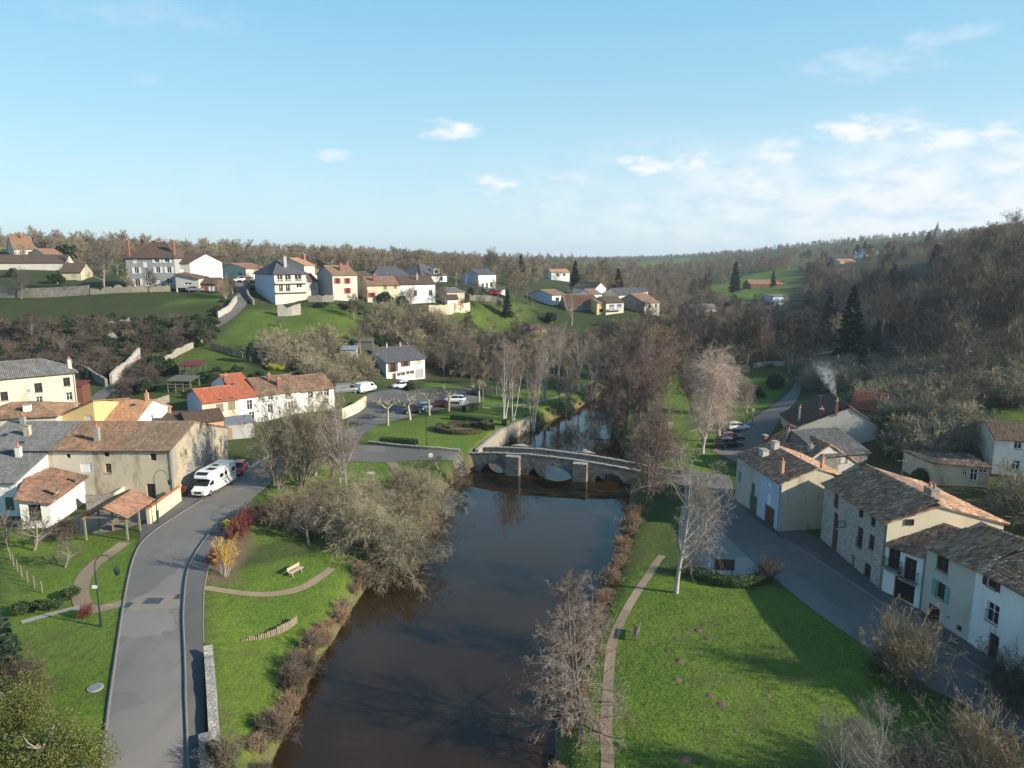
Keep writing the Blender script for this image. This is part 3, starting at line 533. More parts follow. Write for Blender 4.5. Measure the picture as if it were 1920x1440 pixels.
def opening(parent, org, O, U, N, w, h, kind, frame, shut, lod, cut, sill=True):
    """O = bottom-left corner of the opening on the wall face; parts go under the house"""
    Z = np.array([0, 0, 1.0]); d = -0.13 if cut else (0.08 if kind == 'hole' else 0.03); fm = M[frame] if isinstance(frame, str) else frame
    name = {'win': 'window', 'closed': 'window', 'door': 'door', 'garage': 'garage_door', 'hole': 'window', 'french': 'window'}[kind]
    mb = MB(org); t = 0.06 if lod < 2 else 0.09
    if kind == 'hole':
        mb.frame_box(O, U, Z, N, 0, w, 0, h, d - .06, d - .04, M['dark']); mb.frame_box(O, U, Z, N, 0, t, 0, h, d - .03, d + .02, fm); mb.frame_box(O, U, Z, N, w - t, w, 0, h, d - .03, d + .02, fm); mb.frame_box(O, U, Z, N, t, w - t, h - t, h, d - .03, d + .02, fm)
        return mb.build(name, parent)
    if kind in ('door', 'garage'):
        mb.frame_box(O, U, Z, N, 0, w, 0, h, d - .05, d, fm); n = 3 if kind == 'door' else 5
        for i in range(n): mb.frame_box(O, U, Z, N, w * (i + .12) / n, w * (i + .88) / n, h * .06, h * .94, d, d + .025, fm)
        o = mb.build(name, parent)
        if lod < 2:
            hb = MB(org); hb.frame_box(O, U, Z, N, w * .84, w * .9, h * .45, h * .5, d + .025, d + .09, M['greymetal']); hb.build('handle', o)
        return o
    if kind == 'closed':
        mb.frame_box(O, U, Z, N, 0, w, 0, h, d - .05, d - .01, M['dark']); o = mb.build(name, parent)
        for i in (0, 1):
            s = MB(org); a, b = (0.01, w / 2 - .012) if i == 0 else (w / 2 + .012, w - .01); s.frame_box(O, U, Z, N, a, b, 0.01, h - .01, d, d + .05, M[shut])
            for k in ((.08, .14), (.84, .9)): s.frame_box(O, U, Z, N, a + .04, b - .04, h * k[0], h * k[1], d + .05, d + .075, M[shut])
            s.build('shutter', o)
        return o
    for (a, b, c, e) in ((0, w, 0, t), (0, w, h - t, h), (0, t, t, h - t), (w - t, w, t, h - t)): mb.frame_box(O, U, Z, N, a, b, c, e, d - .05, d, fm)
    mb.frame_box(O, U, Z, N, w / 2 - t / 2, w / 2 + t / 2, t, h - t, d - .05, d + .01, fm)
    if lod < 2: mb.frame_box(O, U, Z, N, t, w - t, h * .62, h * .62 + t * .6, d - .045, d - .003, fm)
    if sill and kind == 'win': mb.frame_box(O, U, Z, N, -.08, w + .08, -.09, -.005, -.05, .09, M['coping'] if lod < 2 else fm)
    o = mb.build(name, parent)
    for (a, b) in ((t, w / 2 - t / 2), (w / 2 + t / 2, w - t)):
        p = MB(org); p.frame_box(O, U, Z, N, a, b, t, h - t, d - .045, d - .03, M['glass']); p.build('pane', o)
    if shut:
        sw = w / 2
        for a in (-sw - .02, w + .02):
            s = MB(org); s.frame_box(O, U, Z, N, a, a + sw, 0, h, .02, .06, M[shut])
            for k in range(3 if lod == 2 else 7): v = h * (k + .3) / (3 if lod == 2 else 7); s.frame_box(O, U, Z, N, a + .05, a + sw - .05, v, v + h * .07, .06, .078, M[shut])
            s.build('shutter', o)
    if kind == 'french' and shut != 'norail':
        b = MB(org); b.frame_box(O, U, Z, N, -.05, w + .05, -.02, .02, 0, .12, M['coping'])
        b.tube([O + U * -.03 + Z * .9 + N * .1, O + U * (w + .03) + Z * .9 + N * .1], .025, M['blackmetal'], 5)
        for k in np.linspace(0, w, 8): b.tube([O + U * k + N * .1, O + U * k + Z * .9 + N * .1], .012, M['blackmetal'], 4, False)
        b.build('railing', o)
    return o
HOUSES = []
def house(label, quad, z0, eave, ridge, kind='x', wall='whitewall', roof='brown', moss=0.3, tiles=False, oe=.35, og=.15, rf=.5, hip=(3, 3), wins=(), chims=(), skyl=(), name='house', cat='house', group=None, pipes=(), lod=1, sink=2.0, seed=0, aer=()):
    q = [V3(p)[:2] for p in quad]; cen = sum(q) / 4; org = np.array([cen[0], cen[1], z0]); par = empty(name, org, label, cat, group)
    e = [eave] * 4 if np.isscalar(eave) else list(eave); rz = (ridge, ridge) if np.isscalar(ridge) else ridge; zb = z0 - sink
    P3 = [np.array([q[i][0], q[i][1], e[i]]) for i in range(4)]; nn = []
    for i in range(4): U = unit(q[(i + 1) % 4] - q[i]); nn.append(np.array([U[1], -U[0], 0]))
    ap = [None] * 4; A, B, C, Dd = P3
    def up(p, z): return np.array([p[0], p[1], z])
    if kind == 'x':
        R0 = up(A * (1 - rf) + Dd * rf, rz[0]); R1 = up(B * (1 - rf) + C * rf, rz[1]); ap[1] = (rf, rz[1]); ap[3] = (1 - rf, rz[0])
        sf = (rz[0] + rz[1] - A[2] - B[2]) / 2 / (np.linalg.norm((R0 - A)[:2]) + 1e-6); sb = (rz[0] + rz[1] - C[2] - Dd[2]) / 2 / (np.linalg.norm((R0 - Dd)[:2]) + 1e-6); zf, zk = np.array([0, 0, sf * oe]), np.array([0, 0, sb * oe])
        a, b, c, d, r0, r1 = A + nn[0] * oe + nn[3] * og - zf, B + nn[0] * oe + nn[1] * og - zf, C + nn[2] * oe + nn[1] * og - zk, Dd + nn[2] * oe + nn[3] * og - zk, R0 + nn[3] * og, R1 + nn[1] * og; slopes = [[a, b, r1, r0], [c, d, r0, r1]]; ridges = [(r0, r1)]
    elif kind == 'y':
        R0 = up(A * (1 - rf) + B * rf, rz[0]); R1 = up(Dd * (1 - rf) + C * rf, rz[1]); ap[0] = (rf, rz[0]); ap[2] = (1 - rf, rz[1])
        sl_ = (rz[0] - A[2]) / (np.linalg.norm((R0 - A)[:2]) + 1e-6); sr = (rz[0] - B[2]) / (np.linalg.norm((R0 - B)[:2]) + 1e-6); zl, zr_ = np.array([0, 0, sl_ * oe]), np.array([0, 0, sr * oe])
        a, b, c, d, r0, r1 = A + nn[3] * oe + nn[0] * og - zl, B + nn[1] * oe + nn[0] * og - zr_, C + nn[1] * oe + nn[2] * og - zr_, Dd + nn[3] * oe + nn[2] * og - zl, R0 + nn[0] * og, R1 + nn[2] * og; slopes = [[d, a, r0, r1], [b, c, r1, r0]]; ridges = [(r0, r1)]
    elif kind == 'hip':
        M0, M1 = A * (1 - rf) + Dd * rf, B * (1 - rf) + C * rf; L = np.linalg.norm((M1 - M0)[:2]); dr = unit(M1 - M0); R0 = up(M0 + dr * min(hip[0], L * .48), rz[0]); R1 = up(M1 - dr * min(hip[1], L * .48), rz[1])
        s_ = (rz[0] - A[2]) / (np.linalg.norm((M0 - A)[:2]) + 1e-6); zo = np.array([0, 0, s_ * oe]); a, b, c, d = A + (nn[0] + nn[3]) * oe - zo, B + (nn[0] + nn[1]) * oe - zo, C + (nn[2] + nn[1]) * oe - zo, Dd + (nn[2] + nn[3]) * oe - zo
        slopes = [[a, b, R1, R0], [c, d, R0, R1]] + ([[b, c, R1]] if hip[1] > 0 else []) + ([[d, a, R0]] if hip[0] > 0 else []); ridges = [(R0, R1), (a, R0), (b, R1)]
    else:                                   # shed: one plane through the four wall tops
        a, b, c, d = A + nn[0] * oe + nn[3] * og, B + nn[0] * oe + nn[1] * og, C + nn[2] * oe + nn[1] * og, Dd + nn[2] * oe + nn[3] * og
        gz = (e[2] + e[3] - e[0] - e[1]) / 2 / (np.linalg.norm((C - B)[:2]) + 1e-6); gu = (e[1] + e[2] - e[0] - e[3]) / 2 / (np.linalg.norm((B - A)[:2]) + 1e-6)
        for p, k, g in ((a, -1, -1), (b, -1, 1), (c, 1, 1), (d, 1, -1)): p[2] += k * gz * oe + g * gu * og
        slopes = [[a, b, c, d]]; ridges = [(d, c)]
    wm_ = wall if isinstance(wall, (list, tuple)) else [wall] * 4; mb = MB(org); holes = [[] for _ in range(4)]; ops = []
    for wn in wins:
        f, cx, cy, ww, hh, kd = wn[:6]; frame = wn[6] if len(wn) > 6 else 'white'; shut = wn[7] if len(wn) > 7 else None
        a2, b2 = q[f], q[(f + 1) % 4]; U = unit(b2 - a2); N = np.array([U[1], -U[0]])
        if cx is not None:
            r = ray(cx, cy); tt = (a2 @ N) / (r[:2] @ N); u = (r[:2] * tt - a2) @ U; v = H + r[2] * tt
        else: u, v = cy
        Lf = np.linalg.norm(b2 - a2); u0 = min(max(u - ww / 2, .15), max(.15, Lf - ww - .15)); v0 = v - hh / 2
        if kd in ('door', 'garage') and v0 < z0 + 1.0: v0 = z0 + 0.05 if wn[1] is None or v0 < z0 + .4 else v0
        ztop = min(e[f], e[(f + 1) % 4]); v1 = min(v0 + hh, ztop - .12) if v0 + hh * .5 < ztop else v0 + hh; h = (u0, u0 + ww, v0, v1); holes[f].append(h); ops.append((f, h, kd, frame, shut, U, N))
    cuts = [facade(mb, q[i], q[(i + 1) % 4], zb, e[i], e[(i + 1) % 4], ap[i], holes[i], M[wm_[i]]) for i in range(4)]
    mb.build('wall', par)
    for (f, h, kd, frame, shut, U, N) in ops:
        O = np.array([q[f][0] + U[0] * h[0], q[f][1] + U[1] * h[0], h[2]]); opening(par, org, O, np.array([U[0], U[1], 0]), np.array([N[0], N[1], 0]), h[1] - h[0], h[3] - h[2], kd, frame, shut, lod, h in cuts[f])
    rb = MB(org); flat = roofm(roof, moss, False); uvs = []
    for s in slopes:
        U = unit(s[1] - s[0]); Nn = unit(np.cross(s[1] - s[0], s[-1] - s[0])); Nn = Nn if Nn[2] > 0 else -Nn; Vv = np.cross(Nn, U); tp = [p + Nn * .06 for p in s]; bt = [p - Nn * .09 for p in s]
        rb.face(tp, flat); uvs += [((p - s[0]) @ U, (p - s[0]) @ Vv) for p in s]; rb.face(bt[::-1], M['brownwood']); uvs += [(0, 0)] * len(s)
        for i in range(len(s)): j = (i + 1) % len(s); rb.face([bt[i], bt[j], tp[j], tp[i]], flat); uvs += [(0, 0), (1, 0), (1, .1), (0, .1)]
    ro = rb.build('roof', par); ul = ro.data.uv_layers.new(name='UVMap'); ul.data.foreach_set('uv', np.array(uvs, np.float32).ravel())
    if tiles:
        tiles_mesh('roof_tiles', slopes, roofm(roof, moss, True), ro, org, seed=len(HOUSES) + 3)
    rc = MB(org)
    for (r0, r1) in ridges:
        n = max(2, int(np.linalg.norm(r1 - r0) / .45)); pp = [r0 + (r1 - r0) * k / n + np.array([0, 0, .04 + .012 * (k % 2)]) for k in range(n + 1)]; rc.tube(pp, [.11 + .015 * (k % 2) for k in range(n + 1)], flat, 6)
    rc.build('ridge_tiles', ro)
    def hitroof(px, py):
        r = ray(px, py); best = None
        for s in slopes:
            Nn = np.cross(s[1] - s[0], s[-1] - s[0]); k = (Nn @ (s[0] - np.array([0, 0, H]))) / (Nn @ r)
            p = np.array([0, 0, H]) + r * k; U = unit(s[1] - s[0]); Nn = unit(Nn); Vv = np.cross(Nn, U)
            if inside([((p - s[0]) @ U, (p - s[0]) @ Vv)], [((x - s[0]) @ U, (x - s[0]) @ Vv) for x in s])[0] and (best is None or k < best[0]): best = (k, p, U, Vv if Vv[2] > 0 else -Vv, Nn if Nn[2] > 0 else -Nn)
        if best is None: return (slopes[0][0] + slopes[0][1] + slopes[0][2] + slopes[0][-1]) / 4, unit(slopes[0][1] - slopes[0][0]), np.array([0, 0, 1.]), np.array([0, 0, 1.])
        return best[1:]
    for ch in chims:                        # (px, py of the foot on the roof, width, height, material, pots)
        p, U, Vv, Nn = hitroof(ch[0], ch[1]); wd, hh, mt = ch[2], ch[3], ch[4]; pots = ch[5] if len(ch) > 5 else 1; az_ = math.atan2(U[1], U[0]); cb = MB(org); cb.box(p - np.array([0, 0, .7]), wd, wd * .7, hh + .7, M[mt], az_)
        cb.box(p + np.array([0, 0, hh]), wd + .12, wd * .7 + .12, .09, M['coping'], az_)
        for k in range(pots):
            o_ = p + np.array([U[0], U[1], 0]) * (k - (pots - 1) / 2) * wd * .55 + np.array([0, 0, hh + .09]); cb.tube([o_, o_ + np.array([0, 0, .22]), o_ + np.array([0, 0, .45])], [.15, .12, .09], M['terra'], 8)
        cb.build('chimney', ro)
    for (px, py) in aer:                    # television aerials
        p, U, Vv, Nn = hitroof(px, py); ab = MB(org); ab.tube([p - V3((0, 0, .3)), p + V3((0, 0, 2.2))], .02, M['greymetal'], 5); ab.tube([p + V3((-.6, 0, 2.1)), p + V3((.6, .2, 2.1))], .012, M['greymetal'], 4)
        for k in np.linspace(-.55, .55, 7): ab.tube([p + V3((k, k * .17 - .3, 2.1)), p + V3((k, k * .17 + .3, 2.1))], .009, M['greymetal'], 3)
        ab.build('aerial', ro)
    for (px, py, wd, hh) in skyl:
        p, U, Vv, Nn = hitroof(px, py); sb_ = MB(org); sb_.frame_box(p, U, Vv, Nn, -wd / 2, wd / 2, -hh / 2, hh / 2, .02, .2, M['greymetal']); sb_.frame_box(p, U, Vv, Nn, -wd / 2 + .07, wd / 2 - .07, -hh / 2 + .07, hh / 2 - .07, .2, .21, M['glass']); sb_.build('skylight', ro)
    for (i, s_) in pipes:                   # (corner, +1/-1 side) grey downpipes with gutter foot
        p = P3[i] + nn[i if s_ > 0 else (i - 1) % 4] * .08 + unit(np.append(q[(i + (1 if s_ > 0 else -1)) % 4] - q[i], 0)) * .2; pm = MB(org); pm.tube([up(p, zb), up(p, e[i] - .05)], .05, M['greymetal'], 6); pm.build('downpipe', par)
    HOUSES.append((par, q, slopes)); return par
# ---- street front on the left bank
ZL = 3.0
def fr(px): return G2(px, 936, ZL)
EF, RG, EB = 9.25, 11.2, 8.2
def frow(a, b, label, **k):
    A, B = fr(a), fr(b); q = [A, B, B + np.array([0.6, 15.3]), A + np.array([0.6, 15.3])]; return house(label, q, ZL, [EF, EF, EB, EB], RG, 'x', rf=.4, tiles=True, oe=.35, lod=0, **k)
frow(234, 329, 'tall barn with bare stone gable beside the parked motorhome', wall=['beige', 'barnstone', 'rubble', 'beige'], roof='mossy', moss=.2, og=.12, name='barn', cat='barn',
     wins=[(0, 287, 857, .75, .9, 'hole', 'wood'), (0, 284, 922, 1.1, 2.0, 'hole', 'brick')], pipes=[(1, -1)])
frow(181, 234, 'narrow beige house with brick-framed window and one open white shutter', wall='beige', roof='brown', moss=.3, og=0, wins=[(0, 200, 852, .6, .6, 'hole', 'brick'), (0, 203, 878, .75, 1.15, 'win', 'brick')])
frow(108, 181, 'cream house with closed white shutters between grey roof and beige house', wall='cream', roof='brown', moss=.3, og=0, wins=[(0, 166, 877, 1.35, 1.2, 'closed', 'white', 'white'), (0, 128, 855, .5, .5, 'hole', 'wood')], chims=[(183, 828, .62, 1.7, 'coping', 1)])
frow(-40, 108, 'beige house under long grey roof with closed white window', wall='beige', roof='grey', moss=.15, og=0, wins=[(0, 73, 856, .95, 1.3, 'closed', 'brick', 'white')], aer=[(70, 800)], skyl=[(42, 832, .8, .6), (10, 818, .9, .8)], chims=[(44, 795, .6, 1.0, 'coping', 1), (115, 790, .7, 1.3, 'beige', 0)])
A = G2(-60, 968, 3); B = G2(38, 968, 3)
house('white house with slate-grey roof and faded green door', rect(A, B, 9), 3, [7.1, 7.1, 9.2, 9.2], 9.4, 'x', 'whitewall', 'grey', .15, True, rf=.85, lod=0, wins=[(0, 18, 945, 1.0, 1.6, 'door', 'greenpaint'), (0, 10, 908, .9, 1.2, 'closed', 'white', 'white')], chims=[(36, 858, .6, 1.3, 'whitewall', 1)])
qa = [G2(42, 992, 3), G2(98, 989, 3), G2(162, 941, 3), G2(70, 935, 3)]
house('low white cottage under a reddish lichen-covered roof', qa, 3, [zat(936, qa[0][1]), zat(942, qa[1][1]), zat(895, qa[2][1]), zat(872, qa[3][1])], 0, 'shed', 'whitewall', 'rust', .35, True, oe=.3, og=.3, lod=0,
      wins=[(1, 106, 915, .6, .9, 'win', 'wood'), (1, 142, 897, .5, .9, 'win', 'wood'), (1, 128, 940, 1.2, 2.2, 'door', 'white'), (0, 65, 962, 1.3, 1.9, 'hole', 'wood')])
# second line behind
A = XY(182, 103, 5); B = XY(257, 103, 5)
house('house with orange pantile roof and plain white gable', rect(A, B, 11), 4, zat(791, 103), zat(750, 108.5), 'x', ['cream', 'purewhite', 'cream', 'yellowwall'], 'orange', .12, True, lod=0, aer=[(215, 756)], skyl=[(250, 761, .9, .6)], chims=[(276, 752, .5, 1.2, 'orangewall', 1)])
A = XY(122, 101, 5); B = XY(183, 101, 5)
house('small house with yellow street wall and sloping dark eave', rect(A, B, 9), 4, [zat(778, 101), zat(752, 101), zat(752, 110) + .4, zat(778, 110)], 0, 'shed', ['yellowwall', 'yellowwall', 'cream', 'cream'], 'brown', .3, True, lod=0, wins=[(0, 165, 781, 1.1, 1.2, 'closed', 'white', 'offwhite')])
A = XY(-110, 109, 5); B = XY(148, 121, 5)
house('big cream building with grey hipped roof at the foot of the slope', rect(A, B, 9), 4.2, 12.6, 14.6, 'hip', 'cream', 'grey', .3, True, hip=(0, 4), lod=0, oe=.5, chims=[(131, 692, .8, 1.7, 'greystucco', 1)],
      wins=[(0, 8, 743, 1.0, 1.5, 'win', 'brownwood'), (0, 72, 727, 1.1, 1.6, 'win', 'brownwood'), (0, 125, 716, 1.0, 1.5, 'win', 'brownwood'), (0, 74, 750, .9, 1.2, 'win', 'white'), (0, 130, 743, .9, 1.4, 'win', 'white'), (0, 52, 733, .5, .5, 'win', 'white')], pipes=[(1, -1)])
A = XY(-40, 96.5, 5); B = XY(112, 99, 5)
house('low house with rust-brown hip roof below the big cream building', rect(A, B, 9), 4, zat(785, 97), zat(757, 101), 'hip', 'cream', 'brown', .3, True, hip=(3, 4), lod=1, chims=[(52, 772, .9, 1.0, 'whitewall', 0)])
A = XY(300, 104, 5); B = XY(352, 104, 5)
house('low shed with dark tiled roof behind the barn ridge', rect(A, B, 7), 3.5, zat(792, 104), zat(771, 108), 'x', 'orangewall', 'darkbrown', .3, True, name='shed', cat='shed', chims=[(318, 776, .4, .9, 'orangewall', 1)])
A = XY(352, 103, 5); B = XY(421, 106, 5)
house('dark-roofed outbuilding with orange wall near glass shed', rect(A, B, 6), 3.5, zat(788, 105), zat(768, 108), 'x', 'orangewall', 'darkbrown', .3, True, name='outbuilding', cat='shed')
# long row with red and brown roofs
A0 = G2(381, 808, 3.3); B0 = G2(629, 772, 3.3); U0 = unit(B0 - A0)
def cut(px):                                # where the sight line through column px crosses the row's street front
    r = ray(px, 790)[:2]; r = r / r[1]; den = U0[0] - r[0] * U0[1]; t = (r[0] * A0[1] - A0[0]) / den; return A0 + U0 * t
C = [cut(x) for x in (381, 449, 489, 568, 629)]
house('stone-fronted end house with red roof and blank gable in a painted shade tone', rect(C[0], C[1], 9), 3.3, 8.1, 9.7, 'x', ['oldcream', 'oldcream', 'cream', 'blue_and_shade_wall'], 'red', .08, True, lod=1, wins=[(0, 412, 750, .7, .5, 'hole', 'wood'), (0, 434, 747, .7, .5, 'hole', 'wood'), (0, 412, 765, 1.2, 1.5, 'closed', 'wood', 'wood'), (0, 434, 761, 1.2, 1.5, 'closed', 'wood', 'wood')])  # the left gable's shade is put into its wall colour
house('white row house with tall red roof and brick chimney', rect(C[1], C[2], 15), 3.3, [8.2, 8.2, 8.8, 8.8], 11.0, 'x', 'purewhite', 'red', .06, True, rf=.6, chims=[(424, 716, .7, 1.2, 'brick', 1)], skyl=[(436, 722, .9, .7)], wins=[(0, 468, 759, .9, 1.7, 'win'), (0, 472, 779, .9, 1.3, 'win')])
house('white row house with brown roof and two chimneys', rect(C[2], C[3], 11), 3.3, 8.2, 10.4, 'x', 'purewhite', 'brown', .35, True, chims=[(505, 716, .5, 1.3, 'brick', 1), (523, 724, .8, 1.4, 'brick', 1)], wins=[(0, 507, 743, .9, 1.3, 'win'), (0, 507, 766, .9, 1.4, 'win'), (0, 540, 738, .9, 1.3, 'win'), (0, 545, 760, .9, 1.4, 'win')])
house('last white row house with brown roof behind bare trees', rect(C[3], C[4], 10), 3.3, 8.0, 10.0, 'x', 'whitewall', 'brown', .35, True, wins=[(0, 582, 741, .9, 1.2, 'win', 'white', 'offwhite'), (0, 612, 736, .9, 1.3, 'win', 'white', 'offwhite'), (0, 612, 752, .9, 1.1, 'win')])
# white house by the car park
A, B = G2(725, 718, 3.5), G2(797, 708, 3.5)
house('white house with brown shutters and dark roof above the car park', rect(A, B, 13), 3.5, zat(679, A[1]), zat(652, A[1] + 7), 'x', ['purewhite', 'purewhite', 'purewhite', 'blue_and_shade_wall'], 'slate', .1, False, lod=1, oe=.5, og=.4, wins=[(0, 737, 689, 1.3, 2.1, 'french', 'brownwood', 'brownwood'), (0, 760, 682, 1.3, 1.2, 'win', 'brownwood', 'brownwood'), (0, 785, 678, 1.4, 1.2, 'closed', 'brownwood', 'woodlight'), (0, 739, 705, 1.0, 2.0, 'door', 'darkred'), (0, 752, 701, 1.1, .8, 'win', 'white', 'brownwood'), (0, 769, 698, 1.1, .8, 'win', 'white', 'brownwood'), (0, 786, 699, 2.4, 2.2, 'garage', 'greywall')], chims=[(725, 652, .4, .8, 'coping', 1), (750, 650, .4, .8, 'coping', 1)])  # left wall coloured bluish to stand for its shade
# ---- houses on the hill (left) and across the valley
def hb(pa, pb, Ya, Yb, ybase): return XY(pa, Ya, zat(ybase, Ya)), XY(pb, Yb, zat(ybase, Yb))
A, B = hb(240, 331, 190, 190, 539)
house('grey three-storey villa with dark hipped roof on the hilltop', rect(A, B, 11), zat(539, 190), zat(482, 190), zat(455, 196), 'hip', 'greywall', 'darkbrown', .05, hip=(4.5, 4.5), lod=2, oe=.4,
      wins=[(0, 254, 488, 1.2, 1.6, 'closed', 'white', 'white'), (0, 294, 487, 1.2, 1.6, 'win', 'white', 'white'), (0, 313, 487, 1.2, 1.6, 'win', 'white', 'white'), (0, 273, 496, 1.2, 1.5, 'closed', 'white', 'white'), (0, 256, 507, 1.2, 1.6, 'win', 'white', 'white'), (0, 296, 506, 1.2, 1.6, 'win', 'white', 'white'), (0, 317, 506, 1.2, 1.6, 'win', 'white', 'white'), (0, 276, 517, 1.0, 1.4, 'win'), (0, 258, 530, 1.3, 2.0, 'win', 'white', 'white'), (0, 278, 533, 1.3, .6, 'win'), (0, 298, 530, 1.3, 2.1, 'door', 'white', 'white'), (0, 318, 527, 1.6, 1.4, 'win')], chims=[(241, 480, .8, 4.0, 'brick', 1), (326, 476, .8, 3.5, 'brick', 1)])
A, B = hb(331, 358, 193, 193, 522)
house('plain grey wing with brown roof joined to the hilltop villa', [A, B, B + [5, 9], A + [0, 9]], zat(522, 193), zat(492, 193), zat(476, 197), 'x', ['greystucco', 'purewhite', 'greystucco', 'greystucco'], 'darkbrown', .1, lod=2, wins=[(0, 341, 508, 1.6, 1.3, 'closed', 'white', 'white')])
A, B = hb(331, 374, 187, 187, 549)
house('low garage with sloping roof and row of small windows', [A, B, B + [0, 6], A + [0, 6]], zat(549, 187), [zat(514, 187), zat(523, 187), zat(523, 187) + .3, zat(514, 187) + .3], 0, 'shed', 'greystucco', 'darkbrown', .1, lod=2, name='garage', cat='garage', wins=[(0, 352, 532, 1.9, .6, 'win'), (0, 350, 544, 5.0, 1.3, 'hole')])
A, B = hb(375, 408, 188, 188, 549)
house('small brick shed with two white doors', rect(A, B, 6), zat(549, 188), zat(531, 188), zat(521, 191), 'x', 'brick', 'darkbrown', .1, lod=2, name='shed', cat='shed', wins=[(0, 394, 542, .9, 1.7, 'door', 'white'), (0, 401, 542, .9, 1.7, 'door', 'white')])
A, B = hb(410, 462, 218, 214, 521)
house('cream bungalow with low brown-red gable roof on the plateau', rect(A, B, 9), zat(522, 216), [zat(503, 216)] * 4, zat(494, 216), 'y', 'cream', 'rust', .1, lod=2, rf=.45, wins=[(0, 450, 514, 1.4, 1.0, 'win'), (0, 425, 514, .9, 2.0, 'door', 'white')])
A, B = XY(517, 182, 20), XY(576, 188, 20)
house('three-storey pale house with grey slate roof and white balconies', rect(A, B, 11.5), zat(570, 183), zat(512, 184), zat(487, 190), 'hip', ['offcream', 'cream', 'cream', 'blue_and_shade_wall'] if 'offcream' in M else ['cream', 'cream', 'cream', 'blue_and_shade_wall'], 'slate', .05, hip=(4, 4), lod=2, oe=.5,  # bluish shade of the left side is painted in
      wins=[(0, 525, 522, 1.5, 1.8, 'french'), (0, 540, 521, 1.6, 1.8, 'french'), (0, 559, 521, 1.9, 1.8, 'french'), (0, 527, 540, 1.1, 1.8, 'french'), (0, 540, 540, 1.2, 1.8, 'french'), (0, 561, 536, 1.5, 1.1, 'win')], chims=[(565, 496, .8, 2.6, 'greywall', 1)])
bal = HOUSES[-1][0]; Q_ = HOUSES[-1][1]; U = np.append(unit(Q_[1] - Q_[0]), 0); N = np.array([U[1], -U[0], 0]); Lb = np.linalg.norm(Q_[1] - Q_[0])
for yy in (531, 548):
    O = np.append(Q_[0], zat(yy, 183)); b = MB(bal.location); b.frame_box(O, U, (0, 0, 1), N, -.1, Lb + .1, -.12, .06, .002, .9, M['greystucco'])
    if yy == 531:
        for i in range(3): b.frame_box(O, U, (0, 0, 1), N, .2 + Lb * i / 3, Lb * (i + 1) / 3 - .2, .95, 1.0, .82, .88, M['white'])
        for i in range(34): b.frame_box(O, U, (0, 0, 1), N, .2 + (Lb - .4) * i / 33, .24 + (Lb - .4) * i / 33, .06, .95, .84, .87, M['white'])
    b.build('balcony', bal)
A, B = XY(572, 197, 24), XY(592, 201, 24)
house('pale house with terracotta roof behind the slate-roofed one', rect(A, B, 10), zat(520, 200), zat(497, 198), zat(484, 203), 'x', 'cream', 'orange', .05, lod=2, chims=[(570, 487, .9, 1.4, 'brick', 1)])
A, B = XY(574, 189, 22), XY(597, 192, 22)
house('low garage with brown roof between the balcony house and red shutters', rect(A, B, 6), zat(545, 190), zat(527, 190), zat(513, 195), 'x', 'greystucco', 'darkbrown', .1, lod=2, name='garage', cat='garage', wins=[(0, 585, 537, 2.4, 1.8, 'garage', 'greywall')])
A, B = XY(585, 202, 24), XY(606, 205, 24)
house('small house with brown roof tucked behind dark gable', rect(A, B, 8), zat(530, 204), zat(513, 203), zat(501, 207), 'x', 'cream', 'brown', .1, lod=2)
A, B = XY(625, 188, 21), XY(671, 192.5, 21)
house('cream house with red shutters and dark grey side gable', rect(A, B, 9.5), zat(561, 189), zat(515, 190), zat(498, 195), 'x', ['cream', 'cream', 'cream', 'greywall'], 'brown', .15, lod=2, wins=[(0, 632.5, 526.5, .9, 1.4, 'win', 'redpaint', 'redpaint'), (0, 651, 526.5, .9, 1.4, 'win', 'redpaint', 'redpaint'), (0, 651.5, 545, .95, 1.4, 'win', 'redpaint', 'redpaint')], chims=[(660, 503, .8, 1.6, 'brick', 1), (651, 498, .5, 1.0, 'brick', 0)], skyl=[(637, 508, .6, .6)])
A, B = XY(678, 200, 22), XY(704, 204, 22)
house('little brown-roofed house between red shutters and the long row', rect(A, B, 8), zat(550, 202), zat(519, 202), zat(509, 206), 'x', 'beige', 'darkbrown', .1, lod=2, wins=[(0, 691, 530, 1.0, 1.4, 'win')])
A, B = XY(689, 195, 22), XY(752, 199, 22)
house('cream end of the long row with red-shuttered window', rect(A, B, 9), zat(566, 197), zat(534, 197), zat(519, 202), 'x', 'oldcream', 'brown', .15, lod=2, wins=[(0, 697, 553, 1.0, 1.2, 'win', 'redpaint', 'redpaint'), (0, 722, 540, .9, 1.0, 'closed', 'wood', 'wood'), (0, 741, 538, .9, 1.0, 'closed', 'wood', 'wood')], chims=[(702, 527, .9, 1.6, 'brick', 1)])
A2, B2 = B, XY(816, 203.5, 22)
house('white half of the long row with brown roof and terrace', rect(A2, B2, 9), zat(564, 201), zat(532, 201), zat(517, 206), 'x', 'purewhite', 'darkbrown', .1, lod=2, wins=[(0, 779, 550, .9, 1.6, 'door', 'darkred'), (0, 807, 549, 1.1, 1.7, 'french'), (0, 775, 537, .8, .9, 'closed', 'white', 'white'), (0, 794, 537, .8, .9, 'closed', 'white', 'white')], chims=[(782, 525, .5, 1.6, 'coping', 1)])
A, B = XY(700, 214, 25), XY(770, 219, 25)
house('dark slate roofed house behind the long row', rect(A, B, 9), zat(525, 216), zat(517, 216), zat(500, 221), 'hip', 'whitewall', 'slate', .05, hip=(3, 3), lod=2)
A, B = XY(790, 222, 25), XY(838, 232, 25)
house('house with steep dark hipped roof and white dormer', rect(A, B, 11), zat(530, 225), zat(516, 225), zat(495, 231), 'hip', 'purewhite', 'slate', .05, hip=(5, 5), lod=2, wins=[(0, 828, 522, 1.0, 1.2, 'win', 'brownwood')])
